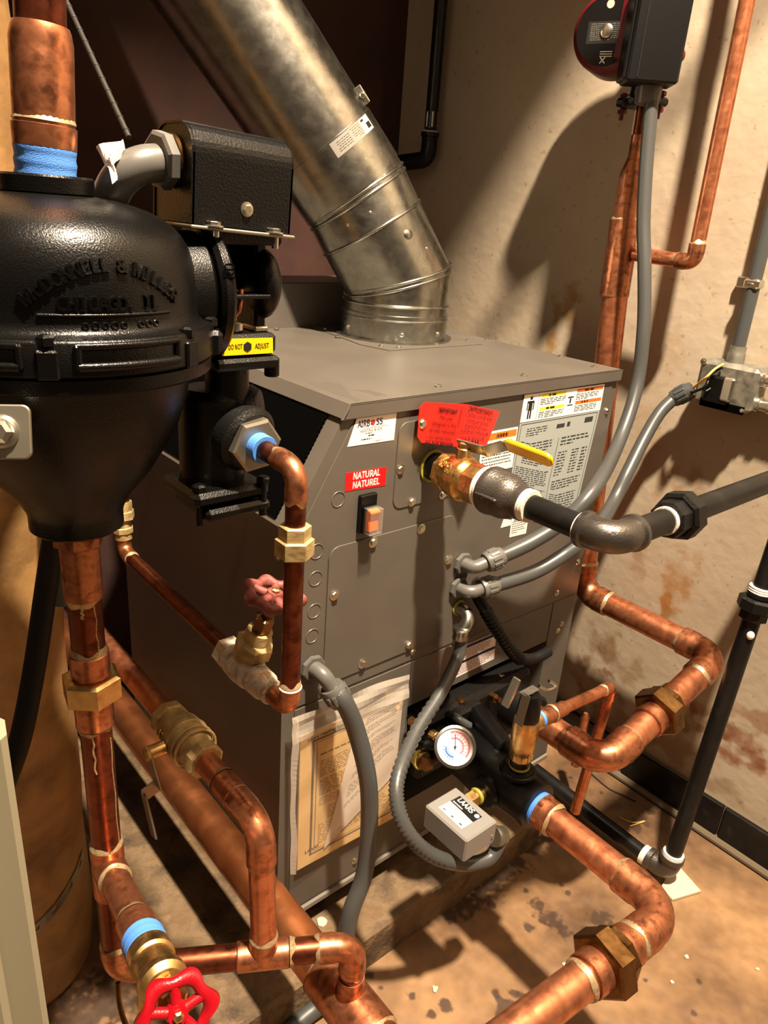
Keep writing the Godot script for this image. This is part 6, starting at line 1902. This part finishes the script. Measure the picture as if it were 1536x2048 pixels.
	print_rows(im, 0.06, 0.52, 0.9, 0.78, 4, Color(0.25, 0.25, 0.25), 0.9, 0.4)
	bar(im, 0.1, 0.86, 0.2, 0.92, Color(0.3, 0.3, 0.3)); bar(im, 0.45, 0.86, 0.55, 0.93, Color(0.3, 0.3, 0.3)); bar(im, 0.8, 0.86, 0.92, 0.93, Color(0.3, 0.3, 0.3))
	var yl = y1 + 0.0001
	var la = Vector3(0.1894, 0.2094, 0.1263); var lb = Vector3(0.1861, 0.2094, 0.1675); var lc = Vector3(0.1515, 0.2094, 0.1659); var ld = Vector3(0.1531, 0.2094, 0.1243)
	var lbl = sheet(hs, "switch_label", Vector3(la.x, yl, la.z), Vector3(lb.x, yl, lb.z), Vector3(lc.x, yl, lc.z), Vector3(ld.x, yl, ld.z), 0.0003, print_mat(im, 0.4), "white label with a black heading")
	var ux = Vector3(lb.x - la.x, 0, lb.z - la.z).normalized(); var uy = Vector3(la.x - ld.x, 0, la.z - ld.z).normalized()
	var mid = Vector3((la.x + lb.x) / 2.0, yl + 0.0004, (la.z + lb.z) / 2.0) - uy * 0.0049
	letters(lbl, "lettering", "LAARS", mid - ux * 0.004, Basis(ux, ux.cross(Vector3.UP) * -1.0, Vector3.UP), 0.0095, M.ink_white, 0.0002, true, (lb - la).length() * 0.62)
	g = geo()
	cyl(g, mid + ux * (lb - la).length() * 0.40, mid + ux * (lb - la).length() * 0.40 + Vector3(0, 0.0002, 0), 0.0032, 0.0, 20)
	part(lbl, "maker_emblem", g, M.ink_white)
	g = geo()
	hexa(g, Vector3(b1.x, 0.195, 0.1286), Vector3(b1.x + 0.017, 0.195, 0.129), 0.0117, 6, 0.3)
	cyl(g, Vector3(b1.x + 0.016, 0.195, 0.129), Vector3(0.234, 0.195, 0.1305), 0.0080)
	part(t, "brass_nipple", g, M.brass)
	g = geo()
	torus(g, Vector3(b1.x + 0.0225, 0.195, 0.1295), Vector3(1, 0, 0), 0.0089, 0.0026, 24, 8)
	part(t, "nipple_tape", g, M.yellow_green)
	g = geo()
	var kc = Vector3(0.2184, 0.1712, 0.1750)
	lathe(g, kc + Vector3(-0.012, 0, 0), Vector3(1, -0.35, 0.1), [Vector2(0, 0), Vector2(0.0122, 0), Vector2(0.0128, 0.002), Vector2(0.0128, 0.009), Vector2(0.0115, 0.011), Vector2(0.0115, 0.018), Vector2(0, 0.02)], 22)
	part(t, "cable_connector", g, M.steel_dull)

# ------------------------------------------------------------------ circulator and junction box
func build_wall_gear() -> void:
	var fx = 0.70; var fz = -0.125
	var t = thing("circulator", "dark red circulator pump with a black control box high on the wall", "pump", Vector3(fx, 1.06, fz))
	var g = geo()
	# lower flange with bolts
	lathe(g, Vector3(fx, 1.062, fz), Vector3.UP, [Vector2(0, 0), Vector2(0.026, 0), Vector2(0.028, 0.003), Vector2(0.028, 0.010), Vector2(0.02, 0.014), Vector2(0.019, 0.03), Vector2(0.026, 0.05), Vector2(0, 0.06)], 32)
	box(g, Vector3(fx, 1.069, fz), Vector3(0.03, 0.012, 0.075), 0.005)
	part(t, "flange", g, M.black_paint)
	for s in [-1.0, 1.0]:
		g = geo()
		hexa(g, Vector3(fx, 1.075, fz + s * 0.031), Vector3(fx, 1.083, fz + s * 0.031), 0.007)
		cyl(g, Vector3(fx, 1.046, fz + s * 0.031), Vector3(fx, 1.078, fz + s * 0.031), 0.0035)
		hexa(g, Vector3(fx, 1.054, fz + s * 0.031), Vector3(fx, 1.062, fz + s * 0.031), 0.007)
		part(t, "flange_bolt", g, M.pump_red)
	# volute and motor barrel pointing at the room, left of the box
	g = geo()
	cyl(g, Vector3(fx, 1.165, fz - 0.015), Vector3(fx - 0.05, 1.165, fz - 0.02), 0.052, 0.008, 40)
	cyl(g, Vector3(fx, 1.09, fz), Vector3(fx, 1.24, fz), 0.022, 0.004, 28)
	part(t, "volute", g, M.pump_red)
	var mc = Vector3(0.6460, 1.1554, -0.1680)
	var mdir = Vector3(-0.93, -0.02, 0.36).normalized()
	g = geo()
	lathe(g, mc - mdir * 0.075, mdir, [Vector2(0, 0), Vector2(0.052, 0), Vector2(0.054, 0.004), Vector2(0.053, 0.06), Vector2(0.050, 0.070), Vector2(0.045, 0.075), Vector2(0, 0.0755)], 48)
	part(t, "motor_barrel", g, M.pump_red)
	g = geo()
	cyl(g, mc, mc + mdir * 0.0016, 0.0445, 0.0005, 48)
	var fp = part(t, "face_plate", g, M.black_plastic, "black round face plate")
	var fb = frame_of(mdir)
	var im = img(128, 128, Color(0.10, 0.10, 0.10))
	print_rows(im, 0.08, 0.1, 0.92, 0.9, 9, Color(0.42, 0.42, 0.38), 0.95, 0.4)
	sheet(fp, "face_print", mc + mdir * 0.0017 - fb.x * 0.028 + fb.y * 0.012, mc + mdir * 0.0017 + fb.x * 0.030 + fb.y * 0.012, mc + mdir * 0.0017 + fb.x * 0.030 - fb.y * 0.016, mc + mdir * 0.0017 - fb.x * 0.028 - fb.y * 0.016, 0.0002, print_mat(im, 0.4))
	g = geo()
	lathe(g, mc + mdir * 0.0016, mdir, [Vector2(0, 0), Vector2(0.009, 0), Vector2(0.009, 0.002), Vector2(0.0065, 0.0035), Vector2(0, 0.0035)], 24)
	part(fp, "centre_plug", g, M.zinc)
	g = geo()
	cyl(g, mc + mdir * 0.0016 + fb.y * 0.033, mc + mdir * 0.0018 + fb.y * 0.033, 0.0055, 0.0, 20)
	for k in 3:
		box(g, mc + mdir * 0.0018 - fb.y * (0.026 + 0.003 * k) + fb.x * 0.004, Vector3(0.018, 0.0009, 0.0003), 0.0, fb)
	for s in [-1.0, 1.0]:
		box(g, mc + mdir * 0.0018 - fb.y * 0.037, Vector3(0.0105, 0.0014, 0.0003), 0.0, fb.rotated(mdir, s * 0.8))
	part(fp, "maker_emblem", g, mat(Color(0.62, 0.60, 0.55), 0.5))
	# black control box facing the front
	var c0 = Vector3(0.6539, 1.1454, -0.0904)
	var bb = Basis(Vector3(0.72, 0, 0.69).normalized(), Vector3.UP, Vector3(-0.69, 0, 0.72).normalized())
	g = geo()
	box(g, c0, Vector3(0.072, 0.125, 0.050), 0.003, bb)
	box(g, c0 + bb * Vector3(-0.037, 0, -0.004), Vector3(0.006, 0.118, 0.044), 0.002, bb)
	var cb = part(t, "control_box", g, M.black_plastic, "black control box")
	g = geo()
	box(g, c0 + bb * Vector3(-0.022, 0.0, 0.0254), Vector3(0.0016, 0.115, 0.0012), 0.0004, bb)
	part(cb, "lid_seam", g, M.rubber)
	g = geo()
	ball(g, c0 + bb * Vector3(0.040, -0.022, -0.01), 0.009, 0.8, bb.x)
	part(cb, "red_knob", g, M.pump_red)
	g = geo()
	lathe(g, Vector3(0.6680, 1.0855, -0.0953), Vector3.DOWN, [Vector2(0, 0), Vector2(0.0185, 0), Vector2(0.0185, 0.012), Vector2(0.0170, 0.024), Vector2(0.0120, 0.026), Vector2(0, 0.026)], 24)
	part(t, "conduit_gland", g, M.conduit_fit)
	# junction box
	t = thing("junction_box", "weathered grey steel junction box on the wall with wires at its left", "junction box", Vector3(WALL_X, 0.68, 0.09))
	g = geo()
	var jc = Vector3(0.752, 0.6815, 0.087)
	box(g, jc, Vector3(0.044, 0.068, 0.092), 0.006)
	part(t, "box", g, M.box_steel)
	g = geo()
	box(g, jc + Vector3(-0.024, -0.006, -0.006), Vector3(0.016, 0.040, 0.040), 0.003)
	part(t, "receptacle", g, M.black_plastic)
	g = geo()
	box(g, jc + Vector3(-0.030, -0.002, 0.010), Vector3(0.010, 0.036, 0.018), 0.003)
	part(t, "steel_yoke", g, M.zinc)
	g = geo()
	box(g, jc + Vector3(-0.023, -0.030, 0.004), Vector3(0.004, 0.012, 0.07), 0.001)  # black strip standing in for the shadow low on the box face
	part(t, "painted_shadow_gap", g, M.black_mesh)
	for p in [[0.030, -0.040], [-0.029, 0.036]]:
		screw(t, jc + Vector3(-0.0225, p[0], p[1]), Vector3.LEFT, 0.0035)
	for sg in [[Vector3(0.7220, 0.6701, 0.0434), Vector3(0.7000, 0.6939, 0.0705), Vector3(0.7120, 0.7068, 0.0754), Vector3(0.7250, 0.7144, 0.0803), M.wire_yellow], [Vector3(0.7240, 0.6636, 0.0439), Vector3(0.7050, 0.6807, 0.0712), Vector3(0.7150, 0.6961, 0.0686), Vector3(0.7260, 0.7089, 0.0796), M.wire_black], [Vector3(0.7250, 0.6616, 0.0422), Vector3(0.7150, 0.6732, 0.0621), Vector3(0.7150, 0.6714, 0.0683), Vector3(0.7220, 0.6762, 0.0715), M.wire_black]]:
		g = geo()
		sweep(g, spline([sg[0], sg[1], sg[2], sg[3]]), 0.0019, 8)
		part(t, "wire", g, sg[4])
	# fittings leaving the box to the right
	for q in [[0.700, 0.0], [0.662, 0.0]]:
		g = geo()
		lathe(g, Vector3(0.752, q[0], 0.132), Vector3.BACK, [Vector2(0, 0), Vector2(0.0125, 0), Vector2(0.0125, 0.006), Vector2(0.0095, 0.007), Vector2(0.0095, 0.018), Vector2(0.0115, 0.019), Vector2(0.0115, 0.028), Vector2(0.009, 0.029)], 20)
		part(t, "connector", g, M.zinc)
		g = geo()
		var pth = spline([Vector3(0.752, q[0], 0.155), Vector3(0.752, q[0] - 0.004, 0.2), Vector3(0.75, q[0] - 0.01, 0.3), Vector3(0.75, q[0] - 0.012, 0.4)], 20)
		var rr: Array = []
		for i in pth.size():
			rr.append(0.0088 + 0.0008 * (1.0 if i % 2 == 0 else -1.0))
		sweep(g, pth, rr, 14)
		part(t, "armoured_cable", g, M.steel_dull)
	# conduit rising from the box, with its strap
	t = thing("wall_conduit", "thin grey conduit rising from the junction box along the wall", "conduit", Vector3(0.755, 0.727, 0.083))
	g = geo()
	cyl(g, Vector3(0.755, 0.735, 0.083), Vector3(0.755, 1.25, 0.080), 0.0098)
	part(t, "conduit", g, M.conduit_dark)
	g = geo()
	lathe(g, Vector3(0.755, 0.714, 0.083), Vector3.UP, [Vector2(0, 0), Vector2(0.013, 0), Vector2(0.013, 0.014), Vector2(0.0118, 0.016), Vector2(0.0118, 0.026), Vector2(0, 0.026)], 20)
	part(t, "coupling", g, M.box_steel)
	g = geo()
	torus(g, Vector3(0.755, 0.831, 0.0825), Vector3.UP, 0.0105, 0.0022, 20, 8)
	box(g, Vector3(0.768, 0.831, 0.0625), Vector3(0.010, 0.016, 0.022), 0.002)
	box(g, Vector3(0.755, 0.831, 0.0825), Vector3(0.023, 0.014, 0.023), 0.003)
	part(t, "strap", g, M.zinc)

# ------------------------------------------------------------------ paper, tag and left hand things
func build_loose_things() -> void:
	# red tag on a screw
	var t = thing("red_tag", "bright red tag with black print in two languages, hung above the gas valve", "tag", Vector3(0.1843, 0.6668, 0.01))
	var L = [Vector3(0.1623, 0.6486, 0.0120), Vector3(0.1589, 0.6643, 0.0120), Vector3(0.1637, 0.6918, 0.0090), Vector3(0.1731, 0.6960, 0.0090)]
	var g = geo()
	var cols: Array = []
	var n = 16
	for i in n + 1:
		var f = float(i) / n
		var top = Vector3(0.1685, 0.6959, 0.0090).lerp(Vector3(0.2367, 0.6882, 0.0160), minf(f / 0.6, 1.0))
		var bot = Vector3(0.1667, 0.6503, 0.0120).lerp(Vector3(0.2235, 0.6391, 0.0200), minf(f / 0.6, 1.0))
		if f > 0.6:
			var h = (f - 0.6) / 0.4
			top = Vector3(0.2367, 0.6882, 0.0160).lerp(Vector3(0.2781, 0.6790, 0.0340), h)
			bot = Vector3(0.2235, 0.6391, 0.0200).lerp(Vector3(0.2515, 0.6339, 0.0400), h)
		if i == 0:
			var tt: Vector3 = top.lerp(bot, 0.14); var b2: Vector3 = top.lerp(bot, 0.86)
			top = tt; bot = b2
		cols.append([top, bot])
	for i in n:
		var A: Vector3 = cols[i][0]; var B: Vector3 = cols[i + 1][0]; var C: Vector3 = cols[i + 1][1]; var D: Vector3 = cols[i][1]
		var nn = (B - A).cross(A - D).normalized()
		quad(g, A, B, C, D, nn)
		quad(g, A - nn * 0.0006, B - nn * 0.0006, C - nn * 0.0006, D - nn * 0.0006, -nn)
		quad(g, A, B, B - nn * 0.0006, A - nn * 0.0006, Vector3.UP)
		quad(g, D, C, C - nn * 0.0006, D - nn * 0.0006, Vector3.DOWN)
	part(t, "card", g, M.tag_red)
	screw(t, Vector3(0.1738, 0.6709, 0.0108), Vector3(0, 0.1, 1).normalized(), 0.0042)
	var q0: Vector3 = cols[0][0].lerp(cols[0][1], 0.5); var q1: Vector3 = cols[9][0].lerp(cols[9][1], 0.5); var q2: Vector3 = cols[16][0].lerp(cols[16][1], 0.5)
	var bx = (q1 - q0).normalized(); var up = (cols[5][0] - cols[5][1] as Vector3).normalized()
	var bz = bx.cross(up).normalized(); up = bz.cross(bx)
	var lb = Basis(bx, up, bz)
	var c1: Vector3 = cols[6][0].lerp(cols[6][1], 0.5) + bz * 0.0011
	var i0 = 0
	for s in ["IMPORTANT", "This unit", "designed to fire", "at rate indicated", "on rating plate.", "DO NOT MODIFY"]:
		var bold = i0 == 0 or i0 == 5
		letters(t, "lettering", s, c1 + up * (0.0155 - 0.0078 * i0) - bx * (0.001 * i0), lb.rotated(bz, -0.05), 0.0076, M.ink, 0.0002, bold, [0.028, 0.020, 0.036, 0.038, 0.034, 0.042][i0])
		i0 += 1
	bx = (q2 - q1).normalized(); up = (cols[13][0] - cols[13][1] as Vector3).normalized()
	bz = bx.cross(up).normalized(); up = bz.cross(bx)
	lb = Basis(bx, up, bz)
	var c2: Vector3 = cols[13][0].lerp(cols[13][1], 0.5) + bz * 0.0014
	i0 = 0
	for s in ["IMPORTANT:", "Cette unité est", "conçue pour", "s'allumer au", "calibre indiqué", "sur la plaque.", "NE PAS", "MODIFIER."]:
		letters(t, "lettering", s, c2 + up * (0.0215 - 0.0063 * i0) - bx * (0.0008 * i0), lb, 0.0068, M.ink, 0.0002, i0 in [0, 6, 7], [0.032, 0.034, 0.029, 0.028, 0.034, 0.030, 0.018, 0.026][i0])
		i0 += 1
	g = geo()
	var m0: Vector3 = cols[9][0].lerp(cols[9][1], 0.08); var m1: Vector3 = cols[9][0].lerp(cols[9][1], 0.8)
	box(g, (m0 + m1) / 2.0 + bz * 0.0006, Vector3(0.0006, (m1 - m0).length(), 0.0004), 0.0, Basis(Vector3.BACK, -0.14))
	part(t, "divider_line", g, M.ink)
	# papers in a clear pouch taped to the lower front panel
	t = thing("paper_pouch", "clear plastic pouch with tan and white papers on the boiler's lower front", "pouch", Vector3(0.11, 0.1, 0.006))
	var im = img(512, 768, Color(0.84, 0.70, 0.45))
	var dk = Color(0.32, 0.25, 0.14)
	for q in [[0.10, 0.06, 0.92, 0.075], [0.10, 0.92, 0.92, 0.935], [0.10, 0.06, 0.12, 0.935], [0.90, 0.06, 0.92, 0.935], [0.13, 0.085, 0.89, 0.089], [0.13, 0.906, 0.89, 0.91], [0.14, 0.085, 0.146, 0.91], [0.884, 0.085, 0.89, 0.91]]:
		bar(im, q[0], q[1], q[2], q[3], dk)
	print_rows(im, 0.17, 0.18, 0.86, 0.21, 1, dk, 1.0, 0.4)
	print_rows(im, 0.17, 0.235, 0.86, 0.36, 9, dk, 0.98, 0.4)
	print_rows(im, 0.17, 0.375, 0.86, 0.50, 9, dk, 0.98, 0.4)
	print_rows(im, 0.17, 0.515, 0.86, 0.58, 5, dk, 0.98, 0.4)
	print_rows(im, 0.25, 0.60, 0.80, 0.70, 7, dk, 0.98, 0.4)
	print_rows(im, 0.17, 0.72, 0.86, 0.88, 11, dk, 0.98, 0.4)
	var z = 0.0055
	var bk = sheet(t, "tan_booklet", Vector3(0.0221, 0.3012, 0.0055), Vector3(0.1755, 0.2953, 0.0055), Vector3(0.2078, 0.0764, 0.0055), Vector3(0.0248, 0.0851, 0.0055), 0.003, print_mat(im, 0.7), "tan printed sheet")
	letters(bk, "lettering", "Laars Heating Systems", Vector3(0.068, 0.2905, z + 0.0031), Basis(Vector3.BACK, -0.01), 0.0065, mat(dk, 0.7), 0.0002, true, 0.068)
	letters(bk, "lettering", "LAARS", Vector3(0.047, 0.1085, z + 0.0031), Basis(Vector3.BACK, -0.01), 0.0065, mat(dk, 0.7), 0.0002, true, 0.022)
	im = img(512, 768, Color(0.86, 0.81, 0.75))
	var gy = Color(0.42, 0.38, 0.36)
	for q in [[0.3, 0.05, 0.9, 0.09, 2], [0.15, 0.13, 0.95, 0.2, 3], [0.15, 0.23, 0.95, 0.3, 3], [0.15, 0.33, 0.9, 0.37, 2], [0.15, 0.4, 0.95, 0.5, 4], [0.15, 0.54, 0.9, 0.58, 2], [0.15, 0.62, 0.95, 0.72, 4], [0.15, 0.76, 0.6, 0.8, 2]]:
		print_rows(im, q[0], q[1], q[2], q[3], q[4], gy, 0.95, 0.4)
	sheet(t, "white_form", Vector3(0.1142, 0.3015, 0.0092), Vector3(0.1868, 0.3089, 0.0092), Vector3(0.1858, 0.1644, 0.0092), Vector3(0.0667, 0.0986, 0.0092), 0.0012, print_mat(im, 0.65), "white printed form")
	# wavy clear film over the papers
	g = geo()
	var film: Array = []
	var tl = Vector3(0.0059, 0.3394, 0.0130); var tr = Vector3(0.1889, 0.3313, 0.0140); var brr = Vector3(0.2060, 0.0862, 0.0130); var bl = Vector3(0.0110, 0.0913, 0.0120)
	for i in 25:
		var row: Array = []
		for j in 33:
			var u = i / 24.0; var v = j / 32.0
			var p: Vector3 = (tl.lerp(tr, u)).lerp(bl.lerp(brr, u), v)
			var w = 0.0016 * sin(u * 9.0 + v * 14.0) * sin(v * 7.0 + u * 4.0) + 0.002 * exp(-v * 9.0) * sin(v * 50.0 + u * 7.0)
			row.append(p + Vector3(0, 0.0015 * sin(u * 11.0) * exp(-v * 8.0), w))
		film.append(row)
	for i in 24:
		for j in 32:
			var A: Vector3 = film[i][j]; var B: Vector3 = film[i + 1][j]; var C: Vector3 = film[i + 1][j + 1]; var D: Vector3 = film[i][j + 1]
			var nn = (B - A).cross(A - D).normalized()
			quad(g, A, B, C, D, nn)
	part(t, "clear_film", g, M.bag)
	# folded hazy strip along the top of the pouch, and a curled lower corner
	g = geo()
	for i in 24:
		for j in 5:
			var A: Vector3 = film[i][j] + Vector3(0, 0, 0.0006); var B: Vector3 = film[i + 1][j] + Vector3(0, 0, 0.0006); var C: Vector3 = film[i + 1][j + 1] + Vector3(0, 0, 0.0006); var D: Vector3 = film[i][j + 1] + Vector3(0, 0, 0.0006)
			quad(g, A, B, C, D, (B - A).cross(A - D).normalized())
	for j in 32:
		var A: Vector3 = film[0][j]; var D: Vector3 = film[0][j + 1]
		var k = 0.004 + 0.002 * sin(j * 0.3)
		quad(g, A, A + Vector3(0.006, 0, k), D + Vector3(0.006, 0, k), D, Vector3(-0.5, 0, 1).normalized())
	part(t, "film_fold", g, M.bag_fold)
	# old tan covered tank column on the far left
	var cc = Vector3(-0.272, FLOOR_Y, -0.243)
	t = thing("tan_tank", "tall tan covered column tank at the left edge", "tank", cc)
	g = geo()
	var prof: Array = [Vector2(0, 0), Vector2(0.085, 0.0), Vector2(0.102, 0.012)]
	for i in 30:
		prof.append(Vector2(0.105 + 0.0006 * mini(i, 18) + 0.0022 * sin(i * 1.7) + 0.0015 * sin(i * 0.6), 0.03 + 1.95 * i / 29.0))
	prof.append(Vector2(0, 1.98))
	lathe(g, cc, Vector3.UP, prof, 56)
	part(t, "shell", g, M.tank)
	g = geo()
	var prevs: Array = []
	for i in 29:
		var a = deg_to_rad(-75.0 + 130.0 * i / 28.0)
		var d = Vector3(sin(a), 0, cos(a))
		var yy = 0.095 + 0.10 * (i / 28.0)
		var p = cc + d * 0.1085 + Vector3(0, yy, 0)
		if i > 0 and i % 3 != 0:
			quad(g, prevs[0], p + Vector3(0, 0.008, 0), p - Vector3(0, 0.008, 0), prevs[1], d)
		elif i > 0:
			quad(g, prevs[0], p + Vector3(0, 0.008, 0), p + Vector3(0, 0.0035, 0), prevs[0] - Vector3(0, 0.0045, 0), d)
			quad(g, prevs[1] + Vector3(0, 0.0045, 0), p - Vector3(0, 0.0035, 0), p - Vector3(0, 0.008, 0), prevs[1], d)
		prevs = [p + Vector3(0, 0.008, 0), p - Vector3(0, 0.008, 0)]
	part(t, "perforated_strap", g, M.steel_dull, "perforated metal strap")
	# black hose in front of the tank
	g = geo()
	sweep(g, spline([Vector3(-0.2135, 0.6631, -0.0120), Vector3(-0.2236, 0.6236, -0.0142), Vector3(-0.2357, 0.5618, -0.0204), Vector3(-0.2534, 0.4943, -0.0142), Vector3(-0.2729, 0.4400, -0.0023), Vector3(-0.2882, 0.4063, 0.0023), Vector3(-0.3103, 0.3639, 0.0055)], 8), 0.0095, 18)
	solo("black_hose", g, M.rubber, Vector3(-0.2534, 0.4943, -0.0142), "thick black hose hanging in front of the tan tank", "hose")
	# pale board in the near left corner
	g = geo()
	var pb = Vector3(-0.3364, 0.5326, 0.2670)
	var ex = Vector3(0.9827, 0.0000, 0.1850)
	var bb = Basis(ex, Vector3.UP, ex.cross(Vector3.UP))
	box(g, Vector3(pb.x, 0.27, pb.z) - ex * 0.06, Vector3(0.12, 0.76, 0.018), 0.003, bb)
	box(g, Vector3(pb.x, 0.27, pb.z) - ex * 0.070 + bb.z * 0.016, Vector3(0.105, 0.76, 0.016), 0.003, bb)
	solo("corner_board", g, M.board, Vector3(pb.x, FLOOR_Y, pb.z), "pale painted board standing at the near left corner", "board")
	# threaded hanger rod, top left
	g = geo()
	var r0 = Vector3(-0.0956, 1.0664, -0.2696); var r1 = Vector3(-0.0998, 0.9346, -0.1152)
	cyl(g, r0, r1, 0.0026, 0.0, 12)
	for i in 12:
		var p = r0.lerp(r1, (i + 0.5) / 12.0)
		torus(g, p, r1 - r0, 0.0026, 0.0008, 12, 6)
	solo("hanger_rod", g, M.wire, r0, "thin threaded rod slanting behind the float chamber at top left", "rod")
	# pipe slung under the ceiling above the picture; it draws the slanting shadow on the plaster
	g = geo()
	cyl(g, Vector3(0.4650, 1.8352, 0.3118), Vector3(0.4650, 1.4736, 0.0096), 0.0095, 0.0, 16)
	solo("overhead_pipe", g, M.gas_pipe, Vector3(0.4650, 1.8352, 0.3118), "thin pipe slung slantwise below the ceiling", "pipe")
	# scraps on the floor and pad
	g = geo()
	var wp = [Vector3(0.7222, -0.1080, 0.0145), Vector3(0.7150, -0.1080, 0.0600), Vector3(0.7216, -0.1080, 0.0892), Vector3(0.7281, -0.1080, 0.1146)]
	sweep(g, spline(wp), 0.0012, 8)
	solo("floor_wire", g, M.wire, wp[1], "short dark wire lying on the floor under the looping copper pipe", "wire")
	g = geo()
	var w2 = [Vector3(0.6675, -0.1085, 0.1193), Vector3(0.6759, -0.1085, 0.1402), Vector3(0.6984, -0.1085, 0.1521), Vector3(0.6645, -0.1085, 0.1422)]
	sweep(g, spline(w2), 0.0008, 8)
	solo("floor_wire", g, M.wire_yellow, w2[1], "thin pale wire scrap on the floor beside the black floor pipe", "wire")
	for q in [[Vector3(0.0724, -0.0430, 0.0076), 0.009, "crumbled white plaster flake on the pad beside the floor conduit"], [Vector3(0.1682, -0.1080, 0.1471), 0.005, "small white crumb on the floor below the pressure switch"], [Vector3(0.5045, -0.1080, 0.3411), 0.004, "white crumb on the open floor right of the return pipe"], [Vector3(0.5725, -0.1080, 0.4173), 0.003, "tiny white crumb near the right edge of the floor"], [Vector3(0.4500, -0.1080, 0.3493), 0.003, "tiny dark-edged crumb on the floor at lower right"], [Vector3(0.3457, -0.1080, 0.2369), 0.004, "pale chip on the floor left of the bronze union"]]:
		g = geo()
		var sh = PackedVector2Array()
		for k in 9:
			var a = TAU * k / 9.0
			sh.append(Vector2(cos(a), sin(a)) * q[1] * rng.randf_range(0.6, 1.15))
		prism(g, sh, q[0] - Vector3(0, 0.0018, 0), 0.003, Basis(Vector3(1, 0, 0), Vector3(0, 0, -1), Vector3(0, 1, 0)))
		solo("floor_crumb", g, M.chip, q[0], q[2], "crumb")
	# drain wire below the elbow of the float drop pipe
	g = geo()
	sweep(g, spline([Vector3(-0.2645, 0.2975, 0.1693), Vector3(-0.2666, 0.2844, 0.1745), Vector3(-0.2668, 0.2716, 0.1812), Vector3(-0.2646, 0.2590, 0.1901)]), 0.0022, 8)
	solo("thin_tube", g, M.bronze, Vector3(-0.2659, 0.2845, 0.1750), "thin tan tube hanging below the left copper elbow", "tube")

func _ready() -> void:
	rng.seed = 7
	make_materials()
	build_light_and_camera()
	build_room()
	build_boiler()
	build_flue()
	build_copper()
	build_gas()
	build_float_chamber()
	build_float_switch()
	build_conduits()
	build_header()
	build_wall_gear()
	build_loose_things()
